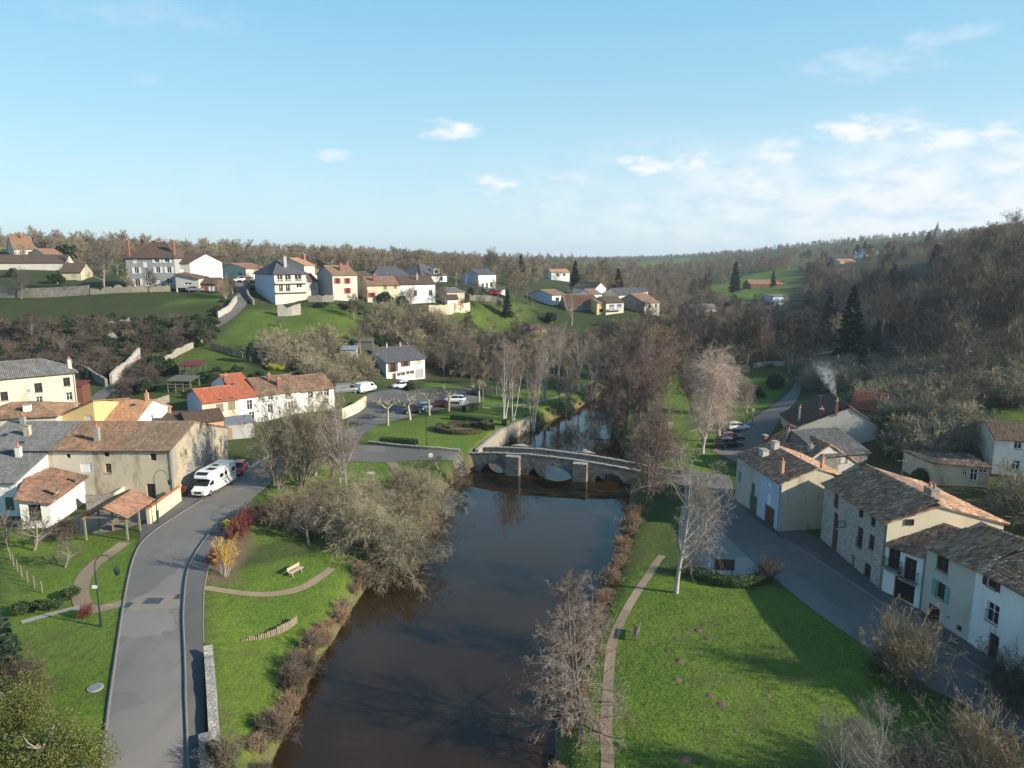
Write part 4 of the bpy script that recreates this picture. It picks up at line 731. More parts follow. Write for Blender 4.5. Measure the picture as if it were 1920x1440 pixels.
hp, Q_, sl_ = HOUSES[-1]; O = np.append(Q_[0] * .35 + Q_[1] * .65, zat(516, 228)); U = np.append(unit(Q_[1] - Q_[0]), 0); N = np.array([U[1], -U[0], 0]); b = MB(hp.location); b.frame_box(O, U, (0, 0, 1), N, -1.3, 1.3, .2, 2.0, -2.2, -.6, M['white']); b.frame_box(O, U, (0, 0, 1), N, -1.0, 1.0, .6, 1.7, -.6, -.57, M['glass']); b.frame_box(O, U, (0, 0, 1), N, -1.5, 1.5, 2.0, 2.12, -2.6, -.4, M['greymetal']); b.build('dormer', hp)
A, B = XY(837, 208, 21), XY(871, 212, 21)
house('beige hangar with flat rounded roof on the terrace', rect(A, B, 9), zat(563, 210), zat(547, 210), zat(540, 214), 'x', 'beige', 'grey', .1, lod=2, name='hangar', cat='shed')
A, B = XY(839, 203, 21), XY(859, 204, 21)
house('tiny white hut with dark roof on the terrace', rect(A, B, 4), zat(568, 203.5), zat(560, 203.5), zat(553, 205), 'x', 'purewhite', 'darkbrown', .1, lod=2, name='hut', cat='shed')
A, B = XY(897, 232, 23), XY(930, 236, 23)
house('white house with dark roof above the white garage', rect(A, B, 10), zat(541, 233), zat(514, 234), zat(505, 239), 'x', ['purewhite', 'purewhite', 'purewhite', 'blue_and_shade_wall'], 'slate', .05, lod=2, wins=[(0, 905, 535, .9, 1.3, 'win', 'brownwood'), (0, 913, 535, .9, 1.8, 'door', 'brownwood'), (0, 921, 533, .9, 1.3, 'win', 'brownwood')])  # left gable: shade given as a bluish wall colour
A, B = XY(913, 226, 22), XY(947, 229, 22)
house('white flat garage below the white house', rect(A, B, 6), zat(556, 227), zat(542, 227), zat(541, 231), 'x', 'purewhite', 'grey', .05, lod=2, name='garage', cat='garage', wins=[(0, 930, 550, 3.0, 1.9, 'hole')])
A, B = XY(1035, 238, 17), XY(1062, 242, 17)
house('white cottage with brown roof and shaded side, alone above the orchard', rect(A, B, 12), zat(573, 239), zat(553, 239), zat(543, 245), 'x', ['purewhite', 'purewhite', 'purewhite', 'blue_and_shade_wall'], 'brown', .1, lod=2, wins=[(0, 1045, 561, 1.6, 1.2, 'win', 'greenpaint')])  # the side's shade is painted on as pale blue
A, B = XY(1116, 250, 18), XY(1136, 254, 18)
house('white gabled house with dark brown roof below the fir', [A, B, B + [-6, 12], A + [-7, 11]], zat(560, 252), zat(541, 250), zat(530, 252), 'y', 'purewhite', 'brown', .1, lod=2)
A, B = XY(1109, 240, 16), XY(1128, 242, 16)
house('small white annexe with brown roof in the hamlet', rect(A, B, 9), zat(566, 241), zat(551, 241), zat(542, 245), 'x', 'purewhite', 'brown', .1, lod=2)
A, B = XY(1062, 231, 15), XY(1119, 233, 15)
house('long stone barn with brown roof in the hamlet', rect(A, B, 10), zat(590, 231), [zat(580, 231), zat(560, 233), zat(560, 240), zat(580, 240)], zat(552, 236), 'x', 'rubblegrey', 'brown', .25, lod=2, wins=[(0, 1111, 572, .9, 1.4, 'hole')])
A, B = XY(1119, 228, 14), XY(1136, 229, 14)
house('narrow ochre house in the middle of the hamlet', rect(A, B, 8), zat(590, 228), zat(567, 228), zat(560, 232), 'x', 'yellowwall', 'brown', .2, lod=2, wins=[(0, 1127, 582, 1.3, 1.1, 'win', 'brownwood')])
A, B = XY(1136, 228, 14), XY(1169, 231, 14)
house('pale yellow house with blue shutters in the hamlet', rect(A, B, 8), zat(592, 229), zat(567, 229), zat(556, 233), 'x', 'cream', 'darkbrown', .15, lod=2, wins=[(0, 1147, 576, .9, 1.6, 'win', 'white', 'bluepaint'), (0, 1161, 575, .9, 1.6, 'win', 'white', 'bluepaint')])
hp, Q_, _s = HOUSES[-1]; O = np.append(Q_[0], zat(581, 229)); U = np.append(unit(Q_[1] - Q_[0]), 0); N = np.array([U[1], -U[0], 0]); b = MB(hp.location); b.frame_box(O, U, (0, 0, 1), N, .5, 5.6, -.1, .05, .003, 1.1, M['greystucco']); b.frame_box(O, U, (0, 0, 1), N, .5, 5.6, .85, .92, 1.0, 1.06, M['white'])
for i in range(20): b.frame_box(O, U, (0, 0, 1), N, .5 + 5.0 * i / 19, .55 + 5.0 * i / 19, .05, .85, 1.01, 1.05, M['white'])
b.build('balcony', hp)
A, B = XY(1160, 246, 18), XY(1208, 252, 18)
house('dark-roofed house behind the stone house at the hamlet end', rect(A, B, 9), zat(565, 248), zat(552, 248), zat(540, 253), 'x', 'cream', 'slate', .05, lod=2)
A, B = XY(1208, 232, 14), XY(1236, 236, 14)
house('stone house with brown roof at the river end of the hamlet', rect(A, B, 13), zat(594, 233), zat(567, 234), zat(550, 241), 'x', ['whitestone', 'whitestone', 'rubblegrey', 'rubblegrey'], 'brown', .2, lod=2, wins=[(0, 1218, 574, .9, 1.2, 'hole'), (0, 1230, 573, .9, 1.2, 'hole')])
A, B = XY(990, 205, 9), XY(1024, 209, 9)
house('terracotta garden house with flat brown roof below the meadow', rect(A, B, 7), zat(636, 206), zat(617, 207), zat(608, 211), 'x', ['orangewall', 'orangewall', 'orangewall', 'blue_and_shade_wall'], 'darkbrown', .2, lod=2, wins=[(0, 1014, 620, .8, 1.4, 'hole')])  # left side carries a painted shade tone
# farm at the upper left
A, B = XY(28, 236, 30), XY(68, 240, 30)
house('farmhouse with red-brown roof and white gable at the top of the hill', rect(A, B, 12), zat(477, 238), zat(466, 238), zat(443, 244), 'x', 'cream', 'rust', .05, lod=2, chims=[(40, 447, .8, 1.5, 'brick', 1)], wins=[(0, 40, 474, 1.2, 1.0, 'win'), (0, 56, 474, 1.2, 1.0, 'win')])
A, B = XY(-30, 216, 27), XY(124, 222, 27)
house('long low barn with dark roof below the farmhouse', rect(A, B, 9), zat(506, 218), zat(492, 218), zat(478, 223), 'x', 'greystucco', 'darkbrown', .2, lod=2, name='barn', cat='barn')
A, B = XY(98, 224, 28), XY(132, 230, 28)
house('red-roofed cream house joined to the long low barn', rect(A, B, 12), zat(506, 226), zat(485, 226), zat(467, 232), 'x', 'cream', 'rust', .05, lod=2)
A, B = XY(112, 207, 26), XY(152, 208, 26)
house('brown weathered barn under the red-roofed house', rect(A, B, 9), zat(533, 207), zat(510, 207), zat(494, 211), 'x', 'beige', 'darkbrown', .2, lod=2, name='barn', cat='barn', wins=[(0, 132, 530, 4.0, 1.5, 'hole')])
# far roofs among the trees
for (pa, pb, Y, yb, ye, yr, wl, rf_, lb) in [(476, 500, 330, 511, 500, 492, 'purewhite', 'rust', 'far white gabled house left of the slate hip roof'), (1034, 1068, 380, 519, 511, 505, 'purewhite', 'orange', 'distant white villa with bright orange roof among bare trees'), (1406, 1472, 420, 542, 533, 525, 'brownwood', 'rust', 'long brown timber house on the sunlit green field'),
     (1576, 1606, 520, 497, 491, 486, 'oldcream', 'orange', 'distant house with orange roof on the wooded hill'), (205, 224, 330, 476, 470, 464, 'cream', 'rust', 'far cream house behind the big bare tree'), (95, 112, 330, 468, 462, 455, 'cream', 'rust', 'far cream house beyond the farm roofs'), (1300, 1345, 300, 592, 580, 572, 'whitewall', 'grey', 'white bungalow among dark trees in the valley'),
     (1449, 1475, 330, 573, 556, 554, 'blue_and_shade_wall', 'grey', 'pale blue box-shaped house below the field'), (1625, 1648, 600, 474, 470, 466, 'purewhite', 'grey', 'tiny white house high on the wooded ridge'), (1690, 1722, 480, 496, 491, 489, 'purewhite', 'grey', 'flat white building half hidden on the wooded ridge'), (716, 740, 420, 497, 489, 484, 'cream', 'orange', 'distant pale house with orange roof right of the bare birches'), (985, 1000, 1500, 489, 487.5, 486, 'purewhite', 'grey', 'white speck of a house on the horizon'), (1170, 1215, 262, 553, 546, 541, 'cream', 'slate', 'low slate roof behind the hamlet')]:
    A, B = XY(pa, Y, zat(yb, Y)), XY(pb, Y * 1.01, zat(yb, Y)); house(lb, rect(A, B, max(7, Y * .02)), zat(yb, Y), zat(ye, Y), zat(yr, Y), 'x', wl, rf_, .05, lod=2, wins=[(0, pa * .65 + pb * .35, yb * .55 + ye * .45, Y * .004, Y * .004, 'win'), (0, pa * .3 + pb * .7, yb * .55 + ye * .45, Y * .004, Y * .004, 'win')], sink=6)
# ---- the row along the right-bank street
ZR = 1.5
P = {k: G2(*v, ZR) for k, v in dict(a=(1378, 935), b=(1460, 999), c=(1538, 1010), d=(1652, 1110), e=(1722, 1143), f=(1814, 1207)).items()}
mid = P['a'] * .43 + P['b'] * .57
q1 = [P['a'], P['b'], P['b'] + np.array([8.2, 1.6]), P['a'] + np.array([8.0, 1.0])]
m1 = q1[0] * .43 + q1[1] * .57; m2 = q1[3] * .43 + q1[2] * .57
house('beige house with green shutters at the street bend', [q1[0], m1, m2, q1[3]], ZR, [7.4, 7.35, 7.3, 7.3], 8.75, 'x', 'greystucco', 'speck', .14, True, lod=0, rf=.5, og=.05, chims=[(1453, 843, .9, 1.0, 'greystucco', 0), (1481, 862, 1.1, .8, 'greystucco', 0)],
      wins=[(0, 1387, 894, .9, 1.4, 'closed', 'greenpaint', 'greyblue'), (0, 1412, 917, .9, 1.5, 'closed', 'greenpaint', 'greenpaint'), (0, 1411, 955, 2.0, 2.2, 'garage', 'greenpaint')])
house('pale blue house with dark garage and lit bare gable', [m1, q1[1], q1[2], m2], ZR, [7.35, 7.3, 7.3, 7.3], 8.75, 'x', ['blue_and_shade_wall', 'beige', 'beige', 'beige'], 'speck', .14, True, lod=0, rf=.5, og=.1, aer=[(1500, 870)], chims=[(1466, 889, .45, 1.4, 'orangewall', 1), (1541, 880, .4, 1.3, 'orangewall', 1)],
      wins=[(0, 1441, 936, .9, 1.5, 'closed', 'white', 'white'), (0, 1442, 909, .8, .45, 'closed', 'white', 'white'), (0, 1442, 973, 2.3, 2.2, 'garage', 'brownwood')], pipes=[(1, -1)])
q2 = [P['c'], P['d'], P['d'] + np.array([11.0, .6]), P['c'] + np.array([10.6, .8])]
h2 = house('tall stone and render house with mossy roof and hanging sign', q2, ZR, [7.9, 8.3, 8.0, 7.8], 9.75, 'x', ['whitestone', 'oldcream', 'greystucco', 'greystucco'], 'speck', .18, True, lod=0, rf=.43, og=.15, chims=[(1746, 932, 1.2, .9, 'coping', 2)], skyl=[(1612, 889, .6, .4)], aer=[(1690, 900)],
      wins=[(0, 1568, 938, .9, 1.7, 'closed', 'darkred', 'darkred'), (0, 1567, 976, .95, 1.7, 'closed', 'darkred', 'darkred'), (0, 1564, 1020, 1.2, 2.4, 'door', 'brownwood'), (0, 1614, 963, .9, .9, 'hole', 'brownwood'), (0, 1637, 978, .9, 1.0, 'hole', 'brownwood'), (0, 1612, 1008, 1.05, 2.1, 'french', 'brownwood'), (0, 1634, 1017, .95, 1.5, 'win', 'brownwood'), (0, 1626, 1072, 1.2, 1.6, 'hole', 'brownwood'), (0, 1600, 1048, .7, 1.2, 'door', 'wood'), (1, 1705, 979, .8, .6, 'hole', 'brownwood')], pipes=[(1, -1)])
q3 = [P['d'] + [.05, -.02], P['e'], P['e'] + np.array([7.5, .5]), P['d'] + np.array([7.5, .5])]
h3 = house('low house with two iron balconies over a dark garage', q3, ZR, [6.3, 6.5, 6.6, 6.4], 8.0, 'x', ['purewhite', 'greystucco', 'greystucco', 'greystucco'], 'speck', .3, True, lod=0, rf=.7, og=0, wins=[(0, 1676, 1050, 1.15, 2.3, 'win', 'brownwood'), (0, 1706, 1070, 1.15, 2.3, 'win', 'brownwood'), (0, 1695, 1106, 2.0, 2.0, 'hole', 'brownwood')])
U = np.append(unit(P['e'] - P['d']), 0); N = np.array([U[1], -U[0], 0])
for cx, cy in ((1676, 1066), (1706, 1087)):
    r = ray(cx, cy); tt = (P['d'] @ N[:2]) / (r[:2] @ N[:2]); O = np.append(r[:2] * tt, H + r[2] * tt); b = MB(h3.location); b.frame_box(O, U, (0, 0, 1), N, -.8, .8, -.12, 0, .002, .6, M['coping'])
    for a_, c_ in (((-.78, .58), (.78, .58)), ((-.78, .02), (-.78, .58)), ((.78, .02), (.78, .58))): b.tube([O + U * a_[0] + N * a_[1] + V3((0, 0, .95)), O + U * c_[0] + N * c_[1] + V3((0, 0, .95))], .025, M['blackmetal'], 5)
    for k in np.linspace(-.76, .76, 14): b.tube([O + U * k + N * .58, O + U * (k + .05) + N * .58 + V3((0, 0, .5)), O + U * k + N * .58 + V3((0, 0, .95))], .014, M['blackmetal'], 4, False)
    for k in np.linspace(.1, .5, 4):
        for s in (-.78, .78): b.tube([O + U * s + N * k, O + U * s + N * k + V3((0, 0, .95))], .014, M['blackmetal'], 4, False)
    b.build('balcony', h3)
q4 = [P['e'], P['f'], P['f'] + np.array([9.5, .6]), P['e'] + np.array([9.5, .6])]
house('grey stucco house with turquoise shutters', q4, ZR, [7.5, 8.0, 7.9, 7.5], 9.4, 'x', 'greystucco', 'speck', .12, True, lod=0, rf=.5, og=.03, wins=[(0, 1767, 1056, 1.35, 1.5, 'win', 'brownwood'), (0, 1764, 1108, .95, 1.45, 'win', 'brownwood', 'turq'), (0, 1750, 1155, 1.3, 1.9, 'hole', 'brownwood'), (0, 1798, 1178, .55, .5, 'hole', 'wood'), (0, 1778, 1157, .35, .2, 'hole', 'wood')], pipes=[(0, 1)])
dv = unit(P['f'] - P['e']); g5 = P['f'] + dv * 8.0
q5 = [P['f'], g5, g5 + np.array([9.5, .6]), P['f'] + np.array([9.5, .6])]
house('white rendered house with maroon shutters and iron window rail', q5, ZR, [8.05, 8.15, 8.0, 7.9], 9.5, 'x', ['purewhite', 'greystucco', 'greystucco', 'greystucco'], 'speck', .12, True, lod=0, rf=.5, og=.05, wins=[(0, 1860, 1090, .8, 1.1, 'win', 'darkred', 'darkred'), (0, 1861, 1150, 1.15, 1.6, 'french', 'white'), (0, 1862, 1210, .95, 2.1, 'door', 'blackmetal')], pipes=[(1, -1)])
pp = g5;  # row carried on out of view, added to shade the right lawn
for i, (ln, ev, rg, lb) in enumerate([(9.5, 7.8, 9.9, 'unseen cream terrace house, added just past the white rendered one'), (8.0, 7.4, 9.6, 'unseen stone terrace house, added two doors past the white rendered one')]):
    nq = pp + dv * ln; house(lb, [pp, nq, nq + np.array([9.5, .6]), pp + np.array([9.5, .6])], ZR, ev, rg, 'x', ['cream', 'rubble', 'greystucco'][i], 'brown', .3, False, lod=1, og=0, wins=[(0, None, (ln * .3, 6.0), 1, 1.4, 'win'), (0, None, (ln * .7, 6.0), 1, 1.4, 'win'), (0, None, (ln * .5, 2.6), 1, 2.1, 'door', 'brownwood')]); pp = nq
# back row
A = G2(1745, 922, 2.6); B = G2(1850, 934, 2.6)
house('beige annexe with dark mossy roof leaning on the white house', [A, B, B + [1.5, 6], A + [-.5, 6]], 2.6, [zat(868, A[1]), zat(877, B[1]), zat(858, B[1] + 6), zat(846, A[1] + 6)], 0, 'shed', 'beige', 'speck', .6, True, lod=0, wins=[(0, 1809, 886, .5, .8, 'win'), (0, 1826, 890, .8, 1.5, 'win'), (0, 1844, 879, .9, 1.0, 'win', 'white', None), (0, 1842, 922, .7, 1.5, 'door', 'white'), (0, 1790, 922, 1.2, 1.4, 'hole', 'wood')])
A = XY(1857, 87, 4); B = A + np.array([11.5, -4.2]); 
house('white house with pale shutters and stone side wall on the slope', rect(A, B, 9.5), 3.0, zat(822, 87), zat(792, 91), 'x', ['whitewall', 'whitewall', 'rubble', 'whitestone'], 'brown', .2, True, lod=0, wins=[(0, 1909, 832, .85, 1.3, 'win', 'white', 'white'), (0, 1905, 872, .85, 1.2, 'win', 'white', 'white'), (0, 1886, 906, .9, .8, 'win'), (0, 1918, 906, .9, .8, 'win')])
A = XY(1424, 104, 3); B = XY(1492, 92.5, 3)
house('dark brown roof behind the street-bend house with tall chimney', [A, B, B + [9.5, 2.0], A + [9.5, 2.0]], 1.6, [zat(836, 104)] * 2 + [zat(836, 104)] * 2, zat(812, 100), 'x', 'greystucco', 'speck', .14, True, lod=1, chims=[(1478, 826, .5, 1.5, 'greystucco', 1), (1434, 832, .8, 1.3, 'brick', 0), (1520, 846, .8, .8, 'greywall', 1)])
A = XY(1540, 93, 3); B = XY(1625, 95, 3)
house('outhouse with ribbed grey-brown tile roof and dark openings', rect(A, B, 7.5), 1.8, zat(851, 94), zat(803, 101), 'x', 'rubblegrey', 'grey', .3, True, lod=1, rf=.9, name='outhouse', cat='outhouse', wins=[(0, 1581, 862, .8, 1.0, 'hole'), (0, 1580, 878, 1.6, 1.2, 'hole')])
A = XY(1493, 108, 3); B = XY(1644, 106.5, 3)
sm = house('grey gabled house with the smoking brick chimney', [A, B, B + [2.5, 12], A + [2, 12]], 1.8, [zat(800, 108), zat(797, 107), zat(790, 112), zat(795, 112)], zat(764, 107), 'y', 'greystucco', 'darkbrown', .25, True, lod=1, rf=.63, og=.1, aer=[(1537, 765)], chims=[(1568, 770, .45, 1.5, 'brick', 1), (1540, 778, .8, .9, 'brick', 1), (1498, 790, .4, 2.2, 'coping', 1)])
A = XY(1590, 118, 3); B = XY(1650, 115, 3)
house('house with bright orange-red roof beyond the smoking chimney', rect(A, B, 8), 2.2, zat(766, 117), zat(734, 121), 'x', 'beige', 'red', .25, True, lod=1)
# ---------------------------------------------------------------- bridge
E1, E2 = G2(972, 893, 0), G2(1093, 904, 0); BU = unit(E2 - E1); BN = np.array([BU[1], -BU[0]])     # BN points to the camera side
FACE = E1 - BN * 1.0                                                     # a point of the near wall face
def bp(s, n=0.0, z=0.0): p = FACE + BU * s + BN * n; return np.array([p[0], p[1], z])
def bs(px, py, n=0.0):
    O = FACE + BN * n; r = ray(px, py); t = (O @ BN) / (r[:2] @ BN); p = r[:2] * t; return (p - FACE) @ BU, H + r[2] * t
tops = [bs(*p) for p in [(850, 853), (907, 850), (945, 851), (1000, 854), (1067, 862), (1120, 870), (1170, 879), (1215, 888), (1285, 897)]]
S0, S1 = tops[0][0], tops[-1][0]
def ztop(s): return float(np.interp(s, [t[0] for t in tops], [t[1] for t in tops]))
PIERS = [(-2.1, 0.05), (8.1, 10.2)]; ARCH = [(-6.3, -2.5, 1.3), (1.1, 7.9, 1.75), (11.1, 15.4, 1.35)]
def zarch(s):
    for a, b, zc in ARCH:
        if a < s < b:
            c, hw = (a + b) / 2, (b - a) / 2; return -0.25 + (zc + .25) * math.sqrt(max(0, 1 - ((s - c) / hw) ** 2))
    return -1.6
BW = 3.7
bo = bp((S0 + S1) / 2, -BW / 2, 0); br = empty('stone_bridge', bo, 'old grey stone arch bridge with cutwaters across the river', 'bridge')
for nm, n0 in (('wall', 0.0), ('wall', -BW)):
    b = MB(bo); ss = sorted(set(list(np.arange(S0, S1, .3)) + [S1] + [a for x in ARCH for a in (x[0] + .001, x[0] - .001, x[1] - .001, x[1] + .001)]))
    for s, t in zip(ss[:-1], ss[1:]):
        mz0, mz1 = zarch(s), zarch(t)
        for d in ((0,), (-.42,)):
            q = [bp(s, n0 + (d[0] if n0 == 0 else -d[0]), mz0), bp(t, n0 + (d[0] if n0 == 0 else -d[0]), mz1), bp(t, n0 + (d[0] if n0 == 0 else -d[0]), ztop(t)), bp(s, n0 + (d[0] if n0 == 0 else -d[0]), ztop(s))]; b.face(q, M['bridge'])
        b.face([bp(s, n0, ztop(s)), bp(t, n0, ztop(t)), bp(t, n0 + (-.42 if n0 == 0 else .42), ztop(t)), bp(s, n0 + (-.42 if n0 == 0 else .42), ztop(s))], M['coping'])
    b.build(nm, br)
v = MB(bo)
for a, bb, zc in ARCH:
    ss = np.linspace(a + .002, bb - .002, 26)
    for s, t in zip(ss[:-1], ss[1:]): v.face([bp(s, -.42, zarch(s)), bp(t, -.42, zarch(t)), bp(t, -BW + .42, zarch(t)), bp(s, -BW + .42, zarch(s))], M['bridge'], True)
v.build('vault', br)
dk = MB(bo); ss = np.arange(S0, S1 + .3, .6)
for s, t in zip(ss[:-1], ss[1:]): dk.face([bp(s, -.42, ztop(s) - .85), bp(t, -.42, ztop(t) - .85), bp(t, -BW + .42, ztop(t) - .85), bp(s, -BW + .42, ztop(s) - .85)], M['street'])
dk.build('deck', br)
for (a, bb) in PIERS:
    for side in (1, -1):
        b = MB(bo); zt_ = ztop((a + bb) / 2) - (.08 if side > 0 else -.35); n0, n1 = (0.002, 1.0) if side > 0 else (-BW - .002, -BW - 1.5)
        if side > 0: P_ = [(a, n0), (bb, n0), (bb - .05, n1), (a + .05, n1)]
        else: P_ = [(a - .5, n0), (bb + .5, n0), ((a + bb) / 2 + .15, n1), ((a + bb) / 2 - .15, n1)]
        lo = [bp(s, n, -1.6) for s, n in P_]; hi = [bp(s, n, zt_ + (0 if i < 2 else -.05)) for i, (s, n) in enumerate(P_)]
        for i in range(4): j = (i + 1) % 4; b.face([lo[i], lo[j], hi[j], hi[i]], M['bridge'])
        b.face(hi, M['coping']); b.build('pier', br)
vr = random.Random(3)
for a, bb, zc in ARCH:                       # ring of arch stones, a little proud of the face
    c, hw = (a + bb) / 2, (bb - a) / 2; n = int((hw + zc) * 2.2)
    for k in range(n):
        t0, t1 = math.pi * (k + .06) / n, math.pi * (k + .94) / n; f = lambda th, r: (c + (hw + r) * math.cos(th), -.25 + (zc + .25 + r) * math.sin(th)); o_ = .03 + vr.random() * .03
        p = [f(t0, .01), f(t1, .01), f(t1, .42 + vr.random() * .08), f(t0, .42)]; b = MB(bo); fr_ = [bp(x, o_, z) for x, z in p]; bk = [bp(x, -.05, z) for x, z in p]; b.face(fr_[::-1], M['rubblegrey'])
        for i in range(4): j = (i + 1) % 4; b.face([fr_[i], fr_[j], bk[j], bk[i]], M['rubblegrey'])
        b.build('voussoir', br)
for n0 in (-.21, -BW + .21):
    s = S0
    while s < S1 - .3:
        L = .5 + vr.random() * .35; b = MB(bo); zz = min(ztop(s), ztop(min(s + L, S1))) ; dz = ztop(s + L) - ztop(s); h = .1 + vr.random() * .07
        lo = [bp(s + .02, n0 + .24, ztop(s) + .01), bp(s + L - .02, n0 + .24, ztop(s + L) + .01), bp(s + L - .02, n0 - .24, ztop(s + L) + .01), bp(s + .02, n0 - .24, ztop(s) + .01)]; hi = [p + np.array([0, 0, h]) for p in lo]
        for i in range(4): j = (i + 1) % 4; b.face([lo[i], lo[j], hi[j], hi[i]], M['coping'])
        b.face(hi, M['coping']); b.build('coping_stone', br); s += L
cx = bp(bs(1095, 853, -BW)[0], -BW - .4, ztop(9) + .35); b = MB(bo); b.box(cx, .5, .5, .35, M['coping']); b.tube([cx + [0, 0, .35], cx + [0, 0, 1.5]], .05, M['blackmetal'], 6); b.tube([cx + [-.32, 0, 1.15], cx + [.32, 0, 1.15]], .05, M['blackmetal'], 6); b.build('cross', br)

# ---------------------------------------------------------------- free-standing walls
def wall_line(label, P, h, th, mat, cop=None, name='stone_wall', cat='wall', ztopf=None, sink=1.2, jag=.06, n=None, seed=0):
    """a wall along P (XY points); its courses follow the ground unless ztopf fixes the top"""
    P = np.asarray(P, float)[:, :2]; d = np.concatenate([[0], np.cumsum(np.linalg.norm(np.diff(P, axis=0), axis=1))]); n = n or max(3, int(d[-1] / .8)); t = np.linspace(0, d[-1], n); Q_ = np.stack([np.interp(t, d, P[:, 0]), np.interp(t, d, P[:, 1])], 1)
    g = zt(Q_[:, 0], Q_[:, 1]); r = np.random.default_rng(seed + n); hh = np.interp(t, np.linspace(0, d[-1], len(h)), h) if not np.isscalar(h) else np.full(n, h); zt_ = g + hh + r.normal(0, jag, n) if ztopf is None else np.array([ztopf(x) for x in t / d[-1]])
    A_, B_ = band(Q_, th); org = np.array([Q_[n // 2][0], Q_[n // 2][1], g[n // 2]]); par = empty(name, org, label, cat); b = MB(org); c = MB(org)
    for i in range(n - 1):
        j = i + 1; lo = g[i] - sink, g[j] - sink
        fa = lambda X, k, z: np.array([X[k][0], X[k][1], z])
        b.face([fa(B_, i, lo[0]), fa(B_, j, lo[1]), fa(B_, j, zt_[j]), fa(B_, i, zt_[i])], M[mat]); b.face([fa(A_, j, lo[1]), fa(A_, i, lo[0]), fa(A_, i, zt_[i]), fa(A_, j, zt_[j])], M[mat]); b.face([fa(B_, i, zt_[i]), fa(B_, j, zt_[j]), fa(A_, j, zt_[j]), fa(A_, i, zt_[i])], M[mat])
        if cop:
            e = 1.15; m0 = (A_[i] + B_[i]) / 2; m1 = (A_[j] + B_[j]) / 2; q = [m0 + (B_[i] - m0) * e, m1 + (B_[j] - m1) * e, m1 + (A_[j] - m1) * e, m0 + (A_[i] - m0) * e]; zz = [zt_[i], zt_[j], zt_[j], zt_[i]]; lo_ = [np.array([*p, z + .012]) for p, z in zip(q, zz)]; hi_ = [p + np.array([0, 0, .1 + .03 * r.random()]) for p in lo_]
            for k in range(4): m = (k + 1) % 4; c.face([lo_[k], lo_[m], hi_[m], hi_[k]], M[cop])
            c.face(hi_, M[cop])
    for k in (0, n - 1): b.face([fa(A_, k, g[k] - sink), fa(B_, k, g[k] - sink), fa(B_, k, zt_[k]), fa(A_, k, zt_[k])], M[mat])
    b.build('masonry', par)
    if cop: c.build('coping', par)
    return par
def gp(z, *pp): return [G2(x, y, z) for x, y in pp]
def tp(*pp): return [T(x, y)[:2] for x, y in pp]
wall_line('stained plaster wall with orange tile coping beside the shelter', gp(3, (279, 984), (338, 940)), 1.75, .35, 'oldcream', 'terra', jag=.02)
wall_line('short grey rubble wall in the courtyard of the white cottage', gp(3, (163, 956), (216, 950)), 1.7, .45, 'rubblegrey', None)
wall_line('pale plaster yard wall between rubble wall and barn', gp(3, (217, 950), (246, 925)), 1.6, .3, 'cream', None, jag=.02)
wall_line('thick stone parapet along the pavement above the riverside lawn', gp(3, (391, 1222), (397, 1300), (402, 1385)), .95, .55, 'rubblegrey', 'coping', sink=2.5, jag=.05)
wall_line('ivy-grown stone parapet at the lower edge of the road', gp(3, (384, 1372), (388, 1440), (392, 1560)), 1.0, .75, 'rubblegrey', None, sink=2.5)
wall_line('stone quay wall holding the lawn upstream of the bridge', [(-5.4, 105.2), (-4.6, 108.4), (-2.0, 118.6), (3.6, 130)], 2.6, .5, 'rubble', 'coping', sink=3.5, jag=.02, ztopf=lambda t: 2.9 - .4 * t)
wall_line('low stone wall along the road before the bridge', gp(3, (690, 833), (800, 843), (862, 846)), .35, .35, 'rubblegrey', 'coping', jag=.02)
wall_line('long grey stone wall along the top of the hillside', tp((-60, 560), (60, 558), (168, 552)), 2.4, .6, 'rubblegrey', None)
wall_line('broken stone wall below the grey villa', tp((170, 552), (250, 548), (320, 546)), 1.4, .5, 'rubble', None, jag=.3)
wall_line('pale stone wall bordering the upper lane', tp((408, 596), (430, 585), (443, 566)), 1.5, .5, 'whitestone', None)
wall_line('dark kerb wall on the villa side of the upper lane', tp((458, 540), (466, 560), (476, 572)), 1.3, .5, 'rubblegrey', None)
wall_line('steep white stone wall beside the lower lane', tp((209, 722), (232, 702), (262, 672)), 2.2, .5, 'whitestone', None, jag=.15)
wall_line('ivy retaining wall ramp above the cream building', tp((125, 690), (160, 700), (200, 725)), 1.6, .5, 'rubblegrey', None)
wall_line('long pale terrace wall under the hilltop garden', tp((804, 590), (845, 589), (880, 583)), 2.6, .5, 'oldcream', None)
wall_line('grey garden wall left of the dark fir', tp((880, 562), (920, 564), (943, 570)), 1.6, .4, 'rubblegrey', None)
wall_line('ruined pale wall standing in the green meadow', tp((521, 592), (545, 592), (564, 589)), 2.3, .5, 'whitestone', None, jag=.2)
wall_line('crumbling stone wall among the brambles', tp((185, 616), (215, 612), (243, 610)), 1.5, .5, 'rubble', None, jag=.3)
wall_line('low rubble terrace wall in the bramble slope', tp((203, 640), (230, 636), (250, 634)), 1.3, .5, 'rubble', None, jag=.3)
wall_line('dry stone terrace wall edging the small green garden', tp((308, 680), (335, 665), (362, 652)), 1.3, .5, 'rubble', None, jag=.2)
wall_line('stone wall of the lower garden beside pergola', tp((270, 770), (296, 766), (318, 760)), 1.8, .5, 'rubble', None, jag=.15)
wall_line('warm stone yard wall in front of the car park', gp(3, (640, 786), (668, 776), (686, 768)), 2.0, .4, 'oldcream', None)
wall_line('retaining wall under the red-shuttered house', tp((578, 566), (605, 566), (626, 566)), 1.8, .5, 'rubble', None, jag=.15)
